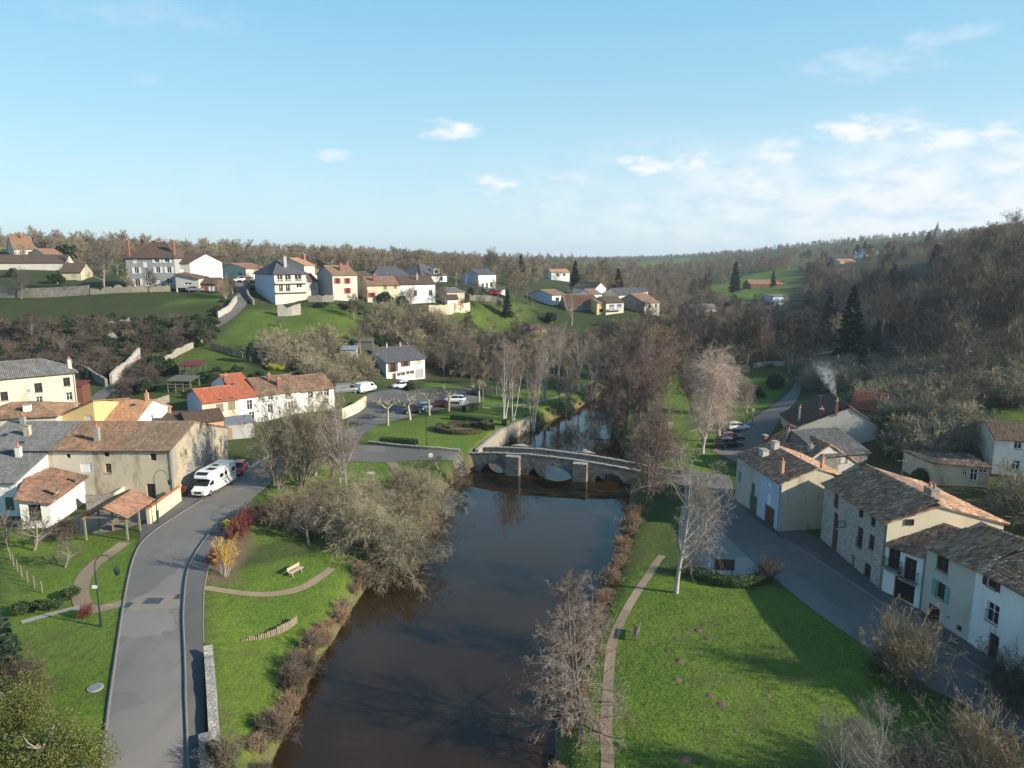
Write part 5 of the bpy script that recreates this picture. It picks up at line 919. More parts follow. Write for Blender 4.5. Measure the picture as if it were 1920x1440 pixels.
# ---------------------------------------------------------------- vehicles
def carpaint(name, c):
    m, t, b = newmat(name); b.inputs['Base Color'].default_value = (*c, 1); b.inputs['Roughness'].default_value = .32; b.inputs['Coat Weight'].default_value = .35; b.inputs['Coat Roughness'].default_value = .12
    n = t.noise(pos(t), 3, 3); t.l.new(t.mix(t.smooth(n, .4, .75, 0, .25), c, [x * .7 + .03 for x in c]), b.inputs['Base Color']); return m
M['tyre'] = plain('tyre', (.018, .018, .018), .9); M['rim'] = plain('rim', (.4, .4, .42), .4, .7); M['carglass'] = plain('car_glass', (.012, .015, .018), .05); M['lampglass'] = plain('lamp_glass', (.7, .7, .68), .15); M['taillamp'] = plain('tail_lamp', (.35, .01, .01), .2); M['trim'] = plain('plastic_trim', (.025, .025, .027), .6); M['plate'] = plain('number_plate', (.6, .6, .55), .5)
PAINT = {k: carpaint('paint_' + k, c) for k, c in dict(white=(.76, .77, .77), navy=(.012, .016, .035), maroon=(.16, .012, .025), red=(.38, .012, .02), grey=(.16, .17, .18), silver=(.45, .46, .47), black=(.015, .015, .016)).items()}
def wheel(par, c, ax, r=.31, w=.2):
    """c wheel centre in local coords, ax +1/-1 outer side along local x"""
    t = MB(); n = 16; V = []; prof = [(-w / 2, r * .62), (-w / 2, r * .95), (-w * .35, r), (w * .35, r), (w / 2, r * .95), (w / 2, r * .62)]
    for q in np.arange(n) * 2 * math.pi / n: V += [(c[0] + x, c[1] + rr * math.cos(q), c[2] + rr * math.sin(q)) for x, rr in prof]
    k = len(prof); t.mesh(V, [(i * k + j, i * k + j + 1, ((i + 1) % n) * k + j + 1, ((i + 1) % n) * k + j) for i in range(n) for j in range(k - 1)], M['tyre'], True); o = t.build('wheel', par)
    rm = MB(); xo = c[0] + ax * w * .36; ring = [(xo, c[1] + r * .64 * math.cos(q), c[2] + r * .64 * math.sin(q)) for q in np.arange(n) * 2 * math.pi / n]; rm.mesh(ring + [(xo + ax * .03, c[1], c[2])], [(i, (i + 1) % n, n) for i in range(n)], M['rim'])
    for q in np.arange(5) * 2 * math.pi / 5: rm.frame_box((xo + ax * .012, c[1], c[2]), (0, math.cos(q), math.sin(q)), (0, -math.sin(q), math.cos(q)), (ax, 0, 0), .05, r * .6, -.03, .03, 0, .025, M['rim'])
    rm.build('rim', o)
KINDS = dict(   # stations along the length (front = +y): y, half width, sill z, belt z, roof z or None, roof half width
    hatch=dict(L=4.0, st=[(2.0, .62, .3, .62), (1.85, .76, .22, .74), (1.2, .84, .2, .9), (.75, .86, .2, .98), (-.9, .86, .2, 1.0), (-1.75, .82, .22, 1.02), (-1.98, .74, .3, .95)], cab=[(.95, .74, .99, .70), (.2, .66, 1.44, .6), (-.7, .66, 1.47, .62), (-1.55, .62, 1.38, .6), (-1.9, .72, 1.0, .68)]),
    saloon=dict(L=4.4, st=[(2.2, .62, .3, .62), (2.0, .78, .22, .72), (1.3, .85, .2, .86), (.8, .87, .2, .93), (-1.1, .87, .2, .95), (-1.9, .83, .22, .95), (-2.18, .72, .3, .9)], cab=[(.9, .74, .95, .70), (.15, .64, 1.38, .58), (-.75, .64, 1.4, .58), (-1.3, .66, 1.22, .6), (-1.65, .72, .96, .68)]),
    suv=dict(L=4.4, st=[(2.2, .66, .4, .78), (2.02, .82, .3, .92), (1.3, .9, .28, 1.05), (.8, .91, .28, 1.1), (-1.2, .91, .28, 1.12), (-2.0, .87, .3, 1.12), (-2.2, .78, .4, 1.05)], cab=[(1.0, .78, 1.1, .74), (.3, .7, 1.6, .63), (-.9, .7, 1.65, .64), (-1.75, .66, 1.55, .63), (-2.1, .76, 1.12, .72)]),
    van=dict(L=5.0, st=[(2.5, .7, .4, .9), (2.35, .86, .3, 1.05), (1.9, .94, .28, 1.15), (1.3, .96, .28, 1.2), (-2.2, .96, .28, 1.2), (-2.48, .92, .35, 1.2)], cab=[(1.95, .86, 1.18, .82), (1.15, .8, 1.95, .74), (.2, .82, 2.0, .76), (-2.2, .82, 2.0, .76), (-2.46, .84, 1.22, .8)]))
def car(label, loc, head, paint, kind='hatch', group='parked cars', name='car', cat='car'):
    """head: direction the car's nose points, degrees clockwise from +Y"""
    k = KINDS[kind]; par = empty(name, loc, label, cat, group); par.rotation_euler = (0, 0, -R(head)); P_ = PAINT[paint]; st = k['st']; b = MB()
    rings = []
    for (y, hw, zs, zb) in st: rings.append([(-hw * .86, y, zs), (-hw, y, zs + .16), (-hw * 1.01, y, (zs + zb) / 2), (-hw * .97, y, zb - .06), (-hw * .86, y, zb), (0, y, zb + .035), (hw * .86, y, zb), (hw * .97, y, zb - .06), (hw * 1.01, y, (zs + zb) / 2), (hw, y, zs + .16), (hw * .86, y, zs)])
    n = len(rings[0]); V = [p for r_ in rings for p in r_]; Fs = [(i * n + j, i * n + (j + 1) % n, (i + 1) * n + (j + 1) % n, (i + 1) * n + j) for i in range(len(rings) - 1) for j in range(n)]
    b.mesh(V, Fs, P_, True); b.mesh(rings[0], [tuple(range(n))], P_); b.mesh(rings[-1], [tuple(range(n))[::-1]], P_)
    body = b.build('body', par)
    cb = k['cab']; g = MB(); R_ = [[(-w0, y, z), (-w0 * .9, y, z + .03), (w0 * .9, y, z + .03), (w0, y, z)] for (y, w0, z, _) in cb]
    # glasshouse: sides and screens are glass, top is painted
    base = [(y, cb[0][1] if i in (0,) else (cb[-1][1]), cb[0][2]) for i, (y, *_r) in enumerate(cb)]; belt = lambda y: np.interp(y, [cb[-1][0], cb[0][0]], [cb[-1][2], cb[0][2]]) - .03; hwb = cb[0][1] + .02
    top = cb[1:-1]
    g.face([(-cb[0][1], cb[0][0], cb[0][2]), (cb[0][1], cb[0][0], cb[0][2]), (top[0][1], top[0][0], top[0][2] - .02), (-top[0][1], top[0][0], top[0][2] - .02)], M['carglass']); ws = g.build('windscreen', par)
    g = MB(); g.face([(cb[-1][1], cb[-1][0], cb[-1][2]), (-cb[-1][1], cb[-1][0], cb[-1][2]), (-top[-1][1], top[-1][0], top[-1][2] - .02), (top[-1][1], top[-1][0], top[-1][2] - .02)], M['carglass'] if kind != 'van' else P_); g.build('rear_window', par)
    for s in (-1, 1):
        g = MB(); pts_ = [(s * cb[0][1], cb[0][0], cb[0][2])] + [(s * t_[1], t_[0], t_[2] - .02) for t_ in top] + [(s * cb[-1][1], cb[-1][0], cb[-1][2])]; g.face(pts_ if s < 0 else pts_[::-1], M['carglass'] if kind != 'van' else P_); g.build('side_window', par)
        if kind == 'van':
            g = MB(); g.face([(s * (.875), 1.75, 1.22), (s * .8, 1.15, 1.8), (s * .845, .6, 1.8), (s * .9, .6, 1.22)], M['carglass']); g.build('side_window', par)
    rf = MB()
    for i in range(len(top) - 1):
        a, c = top[i], top[i + 1]; rf.face([(-a[1], a[0], a[2]), (a[1], a[0], a[2]), (c[1], c[0], c[2]), (-c[1], c[0], c[2])], P_, True)
    for s in (-1, 1):                       # pillars
        for (p, q, w_) in (((cb[0]), top[0], .05), (cb[-1], top[-1], .07)): rf.tube([(s * p[1] * .99, p[0], p[2]), (s * q[1], q[0], q[2] - .01)], w_ * .6, P_, 5)
        ym = (top[0][0] + top[-1][0]) / 2; rf.tube([(s * (cb[0][1] + .01), ym, belt(ym)), (s * (top[0][1] + .01), ym, top[0][2])], .035, P_, 5)
        rf.tube([(s * t_[1], t_[0], t_[2] - .01) for t_ in top], .035, P_, 5)
    rf.build('roof', par)
    rr = .34 if kind in ('suv', 'van') else .31
    for y in (k['L'] * .31, -k['L'] * .3):
        for s in (-1, 1): wheel(par, (s * (st[2][1] - .07), y, rr), s, rr)
    for s in (-1, 1):
        h = MB(); y0, w0, zs, zb = st[0]; h.frame_box((s * w0 * .72, y0 - .02, zb - .14), (1, 0, 0), (0, 0, 1), (0, 1, 0), -.16, .16, 0, .13, -.05, .04, M['lampglass']); h.build('headlight', par)
        h = MB(); y0, w0, zs, zb = st[-1]; h.frame_box((s * w0 * .86, y0 + .02, zb - .25), (1, 0, 0), (0, 0, 1), (0, -1, 0), -.12, .1, 0, .2, -.05, .035, M['taillamp']); h.build('tail_light', par)
        h = MB(); h.box((s * (cb[0][1] + .14), cb[0][0] - .2, cb[0][2]), .16, .12, .12, P_); h.build('mirror', par)
    for y0, w0, zs, zb, sg in ((*st[0], 1), (*st[-1], -1)):
        h = MB(); h.frame_box((0, y0, zs), (1, 0, 0), (0, 0, 1), (0, sg, 0), -w0 * .85, w0 * .85, -.05, .14, -.02, .03, M['trim']); h.frame_box((0, y0, zs + .15), (1, 0, 0), (0, 0, 1), (0, sg, 0), -.25, .25, 0, .11, 0, .02, M['plate']); h.build('bumper', par)
    return par
def onroad(px, py, z): p = G(px, py, z); return (p[0], p[1], zt1(p[0], p[1]) + .06)
# motorhome
mh = onroad(402, 922, 3.0); mp_ = empty('motorhome', (mh[0] - .3, mh[1] + .6, mh[2]), 'white motorhome parked against the barn gable', 'motorhome'); mp_.rotation_euler = (0, 0, R(180 - 8)); mp_.scale = (.99, .99, .99); Wp = PAINT['white']
b = MB()
def loft(b, rings, mat, smooth=True, caps=True):
    n = len(rings[0]); V = [p for r_ in rings for p in r_]; b.mesh(V, [(i * n + j, i * n + (j + 1) % n, (i + 1) * n + (j + 1) % n, (i + 1) * n + j) for i in range(len(rings) - 1) for j in range(n)], mat, smooth)
    if caps: b.mesh(rings[0], [tuple(range(n))], mat); b.mesh(rings[-1], [tuple(range(n))[::-1]], mat)
def rr(y, hw, z0, z1, r=.12): return [(-hw, y, z0), (-hw, y, z1 - r), (-hw + r * .3, y, z1 - r * .3), (-hw + r, y, z1), (hw - r, y, z1), (hw - r * .3, y, z1 - r * .3), (hw, y, z1 - r), (hw, y, z0)]
loft(b, [rr(-3.6, 1.12, .5, 2.75), rr(-3.5, 1.15, .38, 2.88), rr(1.3, 1.15, .38, 2.9), rr(1.32, 1.15, 1.35, 2.9)], Wp, False); b.build('body', mp_)
b = MB(); loft(b, [rr(1.31, 1.14, 1.95, 2.9), rr(1.9, 1.1, 2.0, 2.86), rr(2.45, 1.0, 2.1, 2.62), rr(2.62, .92, 2.2, 2.42)], Wp, False); b.build('luton', mp_)
b = MB(); loft(b, [rr(1.31, 1.0, .4, 1.95), rr(1.9, 1.0, .38, 1.95), rr(2.75, .98, .36, 1.22), rr(3.3, .93, .34, 1.02), rr(3.52, .82, .4, .9)], Wp, False); b.build('cab', mp_)
b = MB(); b.face([(-.88, 1.98, 1.9), (.88, 1.98, 1.9), (.9, 2.7, 1.27), (-.9, 2.7, 1.27)], M['carglass']); [b.v.__setitem__(i, (x, y + .03, z + .04)) for i, (x, y, z) in enumerate(b.v)]; b.build('windscreen', mp_)
b = MB(); b.face([(-.75, 2.5, 2.6), (.75, 2.5, 2.6), (.75, 2.02, 2.85), (-.75, 2.02, 2.85)], M['carglass']); [b.v.__setitem__(i, (x, y + .03, z + .03)) for i, (x, y, z) in enumerate(b.v)]; b.build('roof_window', mp_)
for s in (-1, 1):
    b = MB(); b.face([(s * 1.01, 1.5, 1.2), (s * 1.01, 2.45, 1.28), (s * 1.01, 2.1, 1.75), (s * 1.01, 1.5, 1.85)], M['carglass']); b.build('side_window', mp_)
    for y, wz in ((-.1, .8), (-1.1, .55), (-2.9, .75)): b = MB(); b.frame_box((s * 1.15, y, 1.65), (0, 1, 0), (0, 0, 1), (s, 0, 0), -wz / 2, wz / 2, 0, .5, -.02, .025, M['carglass']); b.build('side_window', mp_)
    b = MB(); b.frame_box((s * .72, 3.42, .78), (1, 0, 0), (0, 0, 1), (0, 1, 0), -.17, .17, 0, .2, -.1, .09, M['lampglass']); b.build('headlight', mp_)
    b = MB(); b.frame_box((s * 1.15, -.0, 1.3), (0, 1, 0), (0, 0, 1), (s, 0, 0), -3.4, 1.2, 0, .06, .001, .006, M['greymetal']); b.build('stripe', mp_)
    b = MB(); b.box((s * 1.18, 2.35, 1.35), .2, .1, .35, M['trim']); b.build('mirror', mp_)
    for y in (2.35, -1.75): wheel(mp_, (s * .92, y, .36), s, .36, .24)
b = MB(); b.frame_box((0, 3.5, .42), (1, 0, 0), (0, 0, 1), (0, 1, 0), -.45, .45, .12, .4, -.05, .06, M['trim']); b.build('grille', mp_)
b = MB(); b.frame_box((0, 3.53, .38), (1, 0, 0), (0, 0, 1), (0, 1, 0), -.26, .26, 0, .11, 0, .05, M['plate']); b.build('number_plate', mp_)
b = MB(); b.frame_box((1.15, -.9, .5), (0, 1, 0), (0, 0, 1), (1, 0, 0), .75, 1.35, 0, 1.85, .001, .02, Wp); b.build('door', mp_)
b = MB(); b.box((0, -.8, 2.9), .7, .5, .1, M['trim']); b.box((.1, -2.3, 2.9), .45, .45, .12, M['lampglass']); b.box((-.3, .7, 2.9), 1.0, .9, .04, M['carglass']); b.build('roof_vents', mp_)
car('red hatchback parked behind the motorhome', onroad(448, 888, 3), 172, 'red', 'van' if 0 else 'hatch')
CP_ = [('dark blue hatchback in the car park beside a white one', (774, 775), 250, 'navy', 'hatch'), ('white hatchback in the car park next to the dark blue one', (790, 770), 250, 'white', 'hatch'), ('dark red saloon in the middle of the car park', (823, 763), 262, 'maroon', 'saloon'), ('white pickup-sized car nearest the information board', (853, 756), 275, 'white', 'suv'),
       ('white suv with dark roof below the white house', (753, 729), 240, 'white', 'suv'), ('dark car half hidden under the trees at the car park end', (893, 741), 290, 'black', 'hatch'),
       ('white estate car on the far right-bank parking', (1383, 807), 80, 'white', 'hatch'), ('dark red saloon on the right-bank parking', (1371, 826), 82, 'maroon', 'saloon'), ('dark blue hatchback on the right-bank parking', (1369, 838), 84, 'navy', 'hatch')]
for lb, (px, py), hd, pt_, kd in CP_: p = T(px, py); car(lb, (p[0], p[1], p[2] + .07), hd, pt_, kd)
for lb, px, py, hd, pt_, kd in [('white car at the left end of the hilltop parking', 443, 529, 180, 'white', 'hatch'), ('white car in the middle of the hilltop parking', 455, 529, 180, 'white', 'suv'), ('silver car at the end of the hilltop parking near the hedge', 468, 529, 175, 'silver', 'hatch'), ('dark car on the ramp below the hilltop parking', 479, 544, 100, 'black', 'saloon'), ('grey car in front of the low villa garage', 366, 547, 80, 'grey', 'saloon'), ('red car in the white garage opening', 927, 553, 90, 'red', 'hatch')]:
    p = T(px, py); car(lb, (p[0], p[1], p[2] + .05), hd, pt_, kd, group='cars on the hill')
p = T(668, 738); car('grey camper van beside the white row end', (p[0] - 2, p[1], p[2] + .05), 60, 'grey', 'van', None, 'van', 'van'); p = T(684, 737); car('white van parked behind the row', (p[0], p[1] + 1, p[2] + .05), 30, 'white', 'van', None, 'van', 'van')
# ---------------------------------------------------------------- street furniture and small structures
def gpt(px, py, z): p = G(px, py, z); return np.array([p[0], p[1], zt1(p[0], p[1])])
def swan_lamp(label, base, ztop, side=1, spiral=False, box=False):
    par = empty('street_lamp', base, label, 'street lamp', 'swan-neck street lamps'); hgt = ztop - base[2]; m = M['lampgreen']; b = MB()
    b.tube([(0, 0, 0), (0, 0, 1.0)], [.11, .085], m, 8); b.tube([(0, 0, 1.0), (0, 0, hgt * .8)], [.06, .045], m, 8); b.tube([(0, 0, .95), (0, 0, 1.05)], .1, m, 8); b.build('post', par)
    r = hgt * .13; arc = [(side * (r - r * math.cos(a)), 0, hgt * .8 + 1.35 * r * math.sin(a)) for a in np.linspace(0, math.pi * .9, 12)]; b = MB(); b.tube(arc, .035, m, 6)
    e = V3(arc[-1]); cur = [e + V3((side * (-.22 * math.sin(a)), 0, -.25 + .25 * math.cos(a))) * (1 - a / 9) for a in np.linspace(0, 4.8, 14)]; b.tube(cur, .022, m, 5); b.build('arm', par)
    lt = e + V3((side * .12, 0, -.35)); b = MB(); b.tube([e + V3((side * .06, 0, -.02)), lt + V3((0, 0, .1))], .018, m, 5); b.tube([lt + V3((0, 0, .1)), lt + V3((0, 0, -.05)), lt + V3((0, 0, -.12))], [.06, .2, .26], m, 8); b.tube([lt + V3((0, 0, -.12)), lt + V3((0, 0, -.55)), lt + V3((0, 0, -.62))], [.22, .13, .04], M['glass'], 6, smooth=False)
    for q in np.arange(6) * math.pi / 3: b.tube([lt + V3((.225 * math.cos(q), .225 * math.sin(q), -.12)), lt + V3((.135 * math.cos(q), .135 * math.sin(q), -.55))], .018, m, 4)
    b.build('lantern', par)
    if box: b = MB(); b.box((-.16, 0, hgt * .53), .34, .2, .22, M['white']); b.build('sign_box', par)
    return par
b_ = gpt(190, 1178, 3.0); swan_lamp('green swan-neck lamp on the lawn left of the road', b_, zat(1044, b_[1]) + .3, 1, box=True)
b_ = gpt(296, 982, 3.0); swan_lamp('green swan-neck lamp in front of the orange-coped wall', b_, zat(884, b_[1]) + .3, 1)
b_ = gpt(188, 1560, 3.0); swan_lamp('green swan-neck lamp at the very bottom of the road', b_, zat(1430, b_[1]), -1)
par = empty('park_lamp', gpt(800, 838, 3.0), 'slim dark lamp post on the lawn by the clipped hedge', 'street lamp'); b = MB(); hg = zat(775, par.location.y) - par.location.z; b.tube([(0, 0, 0), (0, 0, hg)], [.07, .045], M['lampgreen'], 8); b.build('post', par); b = MB(); b.tube([(0, 0, hg), (0, 0, hg + .1), (0, 0, hg + .5), (0, 0, hg + .6)], [.08, .2, .26, .05], M['lampgreen'], 8); b.build('lantern', par)
par = empty('park_lamp', gpt(1218, 1060 if 0 else 765, 2.0), 'short lamp post on the far river lawn', 'street lamp'); b = MB(); b.tube([(0, 0, 0), (0, 0, 3.6)], .05, M['lampgreen'], 6); b.build('post', par); b = MB(); b.tube([(0, 0, 3.6), (0, 0, 3.8), (0, 0, 4.1)], [.08, .22, .06], M['lampgreen'], 8); b.build('lantern', par)
# shelter with tiled roof on posts
S = [gpt(207, 985, 3), gpt(236, 1015, 3), gpt(285, 978, 3), gpt(250, 960, 3)]
c0 = sum(S) / 4; sh = empty('wooden_shelter', c0, 'open wooden shelter with red tile roof beside the road', 'shelter'); zE, zR = c0[2] + 2.35, c0[2] + 3.5
PA, PB, PC, PD = G(188, 1008, 3), G(239, 1014, 3), G(282, 982, 3), G(225, 978, 3)
Fr = unit(PC - PB); Sd = unit(PA - PB); Lr = np.linalg.norm(PC - PB) + .4; Ws = 4.3; O = PB + np.array([0, 0, 0]); O[2] = c0[2]
Sd = np.array([-Fr[1], Fr[0], 0]); c0v = V3(sh.location)
for u in (0.1, Lr * .5, Lr - .1):
    for s in (0, Ws): b = MB(c0v); p = O + Fr * u + Sd * s; b.box(p, .16, .16, 2.4, M['woodgreen'], math.atan2(Fr[1], Fr[0])); b.build('post', sh)
b = MB(c0v)
for s in (0, Ws): b.frame_box(O + Sd * s, Fr, (0, 0, 1), Sd, -.2, Lr + .2, 2.36, 2.52, -.07, .07, M['wood'])
for u in (.1, Lr * .5, Lr - .1): b.frame_box(O + Fr * u, Sd, (0, 0, 1), Fr, 0, Ws, 2.42, 2.56, -.06, .06, M['wood'])
b.build('frame', sh)
rs = [[O + Fr * -.35 - Sd * .4 + V3((0, 0, 2.45)), O + Fr * (Lr + .35) - Sd * .4 + V3((0, 0, 2.45)), O + Fr * (Lr + .35) + Sd * Ws / 2 + V3((0, 0, 3.65)), O - Fr * .35 + Sd * Ws / 2 + V3((0, 0, 3.65))], [O + Fr * (Lr + .35) + Sd * (Ws + .4) + V3((0, 0, 2.45)), O - Fr * .35 + Sd * (Ws + .4) + V3((0, 0, 2.45)), O - Fr * .35 + Sd * Ws / 2 + V3((0, 0, 3.65)), O + Fr * (Lr + .35) + Sd * Ws / 2 + V3((0, 0, 3.65))]]
b = MB(c0v)
for s in rs: b.face([p + V3((0, 0, .08)) for p in s], M['brownwood']); b.face([p for p in s][::-1], M['brownwood']); [b.face([s[i], s[(i + 1) % 4], s[(i + 1) % 4] + V3((0, 0, .08)), s[i] + V3((0, 0, .08))], M['brownwood']) for i in range(4)]
ro = b.build('roof', sh); tiles_mesh('roof_tiles', [[p + V3((0, 0, .09)) for p in s] for s in rs], roofm('rust', .12, True), ro, c0v, .2, .34, 9)
tb = MB(); cc = (PA * .45 + PC * .3 + PD * .25); par = empty('picnic_table', (cc[0], cc[1], zt1(cc[0], cc[1])), 'dark picnic table under the wooden shelter', 'table'); tb.box((0, 0, .72), 1.9, .8, .05, M['wood'], .5); tb.build('top', par)
for s in (-.7, .7): q = MB(); q.box((s * math.cos(.5), s * math.sin(.5), 0), .1, .7, .72, M['wood'], .5); q.build('leg', par)
gb = gpt(186, 1002, 3); par = empty('litter_bin', gb, 'small green litter bin at the shelter corner', 'bin'); b = MB(); b.tube([(0, 0, 0), (0, 0, .9)], .03, M['lampgreen'], 6); b.build('post', par); b = MB(); b.tube([(.1, 0, .55), (.1, 0, 1.05)], [.15, .18], plain('bright_green', (.05, .3, .06), .5), 10); b.build('bucket', par)
gb = gpt(294, 974, 3); par = empty('litter_bin', gb, 'dark round litter bin by the orange-coped wall', 'bin'); b = MB(); b.tube([(0, 0, 0), (0, 0, .95)], [.24, .27], M['trim'], 12); b.build('bucket', par); b = MB(); b.tube([(0, 0, .95), (0, 0, 1.02)], [.29, .24], M['blackmetal'], 12); b.build('rim', par)
gb = gpt(345, 930, 3); par = empty('wheelie_bin', gb, 'maroon wheelie bin beside the motorhome nose', 'bin'); b = MB(); b.frame_box((0, 0, .08), (1, 0, 0), (0, 0, 1), (0, -1, 0), -.28, .28, 0, .95, -.33, .3, M['darkred']); b.build('body', par); b = MB(); b.frame_box((0, 0, 1.03), (1, 0, 0), (0, 0, 1), (0, -1, 0), -.31, .31, 0, .09, -.36, .34, M['darkred']); b.build('lid', par)
gb = gpt(338, 930, 3); par = empty('letter_box', gb, 'small yellow letter box at the barn corner', 'letter box'); b = MB(); b.tube([(0, 0, 0), (0, 0, .9)], .04, M['greymetal'], 6); b.build('post', par); b = MB(); b.box((0, 0, .9), .35, .3, .5, plain('post_yellow', (.7, .45, .02), .5)); b.build('box', par)
# benches
def bench(label, p, head, wd_='woodlight'):
    par = empty('park_bench', p, label, 'bench'); par.rotation_euler = (0, 0, -R(head))
    for k in range(3): b = MB(); b.box((0, -.18 + .17 * k, .43), 1.7, .13, .045, M[wd_]); b.build('slat', par)
    for k in range(2): b = MB(); b.frame_box((0, -.3, .56 + .17 * k), (1, 0, 0), (0, -.18, 1), (0, -1, 0), -.85, .85, 0, .13, -.02, .03, M[wd_]); b.build('slat', par)
    for s in (-.62, .62):
        b = MB(); b.box((s, .12, 0), .1, .1, .43, M[wd_] if wd_ == 'wood' else M['concrete']); b.frame_box((s, -.26, 0), (1, 0, 0), (0, -.12, 1), (0, -1, 0), -.05, .05, 0, .85, -.04, .04, M['concrete']); b.box((s, -.05, .35), .08, .42, .07, M['concrete']); b.build('leg', par)
bench('pale slatted bench on the left-bank lawn beside the curving path', gpt(555, 1076, 2.0), 115)
bench('brown bench on the right-bank lawn beside the straight path', gpt(1191, 1190, 1.2), 285, 'wood')
bench('small bench on the grass under the bare trees upstream', gpt(985, 768, 2.4), 120)
# palisade of round stakes on the lawn
pa = [G2(455, 1212, 1.5), G2(500, 1200, 1.5), G2(535, 1183, 1.5), G2(556, 1166, 1.5)]; cpx = chaikin(pa, 2); d_ = np.concatenate([[0], np.cumsum(np.linalg.norm(np.diff(cpx, axis=0), axis=1))]); par = None; rs_ = random.Random(4)
for k, t in enumerate(np.linspace(0, d_[-1], 30)):
    x, y = np.interp(t, d_, cpx[:, 0]), np.interp(t, d_, cpx[:, 1]); z = zt1(x, y)
    if par is None: par = empty('stake_palisade', (x, y, z), 'curved palisade of round wooden stakes on the left lawn', 'palisade')
    hh = .12 + .5 * min(1, k / 18) + rs_.uniform(-.05, .06) ; b = MB(par.location); b.tube([(x, y, z - .4), (x + rs_.uniform(-.03, .03), y, z + hh), (x, y, z + hh + .03)], [.085, .085, .05], M['wood'], 7); b.build('stake', par)
# signs
def sign(label, p, hgt, kind):
    par = empty('sign' if kind != 'board' else 'notice_board', p, label, 'sign'); b = MB(); m = M['greymetal']
    if kind == 'round':
        b.tube([(0, 0, 0), (0, 0, hgt)], .035, m, 6); b.build('post', par); d = MB(); n = 18; d.mesh([(.34 * math.cos(q), -.05, hgt - .3 + .34 * math.sin(q)) for q in np.arange(n) * 2 * math.pi / n] + [(.34 * math.cos(q), -.035, hgt - .3 + .34 * math.sin(q)) for q in np.arange(n) * 2 * math.pi / n], [tuple(range(n))] + [(i, (i + 1) % n, n + (i + 1) % n, n + i) for i in range(n)], M['white']); d.build('disc', par)
    elif kind == 'tri':
        b.tube([(0, 0, 0), (0, 0, hgt)], .04, m, 6); b.build('post', par); d = MB(); d.mesh([(-.5, -.05, hgt), (.5, -.05, hgt), (0, -.05, hgt - .85), (-.5, -.03, hgt), (.5, -.03, hgt), (0, -.03, hgt - .85)], [(0, 1, 2), (3, 5, 4), (0, 3, 4, 1), (1, 4, 5, 2), (2, 5, 3, 0)], M['white']); d.build('plate', par)
    else:
        for s in (-.75, .75): b = MB(); b.tube([(s, 0, 0), (s, 0, hgt)], .045, M['blackmetal'] if kind == 'board' else M['wood'], 6); b.build('post', par)
        d = MB(); d.frame_box((0, -.05, hgt - 1.15), (1, 0, 0), (0, 0, 1), (0, -1, 0), -.95, .95, 0, 1.15, 0, .07, M['trim'] if kind == 'board' else M['terra']); d.build('panel', par)
        d = MB(); d.frame_box((0, -.12, hgt - 1.08), (1, 0, 0), (0, 0, 1), (0, -1, 0), -.88, .88, 0, 1.0, .002, .01, M['blackmetal'] if kind == 'board' else M['white']); d.build('sheet', par)
    return par
s_ = sign('round white road sign seen edge-on at the bridge approach', gpt(808, 866, 3), 1.9, 'round'); s_ = sign('dark notice board with two posts in the forecourt', gpt(1357, 1083, 1.3), 2.0, 'board'); s_.rotation_euler = (0, 0, R(-6))
s_ = sign('orange-framed white information board at the car park edge', gpt(870, 767, 3), 1.9, 'info'); s_ = sign('small orange and white board at the water edge below the bridge', gpt(847, 912, .8), 1.3, 'info'); s_.scale = (.65, .65, .8)
p = T(196, 545); sign('white triangular sign in front of the big bare hilltop tree', p, 4.8, 'tri')
p = T(1410, 800); par = empty('signpost', p, 'tall brown wooden post with small plate by the parked cars', 'post'); b = MB(); b.tube([(0, 0, 0), (0, 0, 3.4)], .09, M['wood'], 7); b.build('post', par); b = MB(); b.box((0, -.1, 2.6), .5, .05, .7, M['woodlight']); b.build('plate', par)
# hanging round sign on the tall stone house
qd = unit(P['d'] - P['c']); N2 = np.array([qd[1], -qd[0]]); r = ray(1578, 983); tt = ((P['c'] + N2 * .75) @ N2) / (r[:2] @ N2); O = np.append(r[:2] * tt, H + r[2] * tt); sg = empty('hanging_sign', O, 'square-framed round green sign hung on the tall stone house', 'sign'); U = np.array([N2[0], N2[1], 0]); T3 = np.append(qd, 0); b = MB()
for (a, c, d, e) in ((-.65, .65, .5, .58), (-.65, .65, -.58, -.5), (-.65, -.57, -.5, .5), (.57, .65, -.5, .5)): b.frame_box((0, 0, 0), U, (0, 0, 1), T3, a, c, d, e, -.06, .06, M['blackmetal'])
b.tube([(-U * .7 + V3((0, 0, .54))), (-U * .1 + V3((0, 0, .54)))], .03, M['blackmetal'], 5); b.build('frame', sg); n = 20; d = MB()
for s, m_, rr_ in ((.05, 'white', .46), (.056, 'greenpaint', .40), (.062, 'white', .22)):
    for k in (1, -1): d.mesh([U * rr_ * math.cos(q) + V3((0, 0, rr_ * math.sin(q))) + T3 * s * k for q in np.arange(n) * 2 * math.pi / n], [tuple(range(n))[::k]], M[m_])
d.build('disc', sg); sg.scale = (.62, .62, .62)
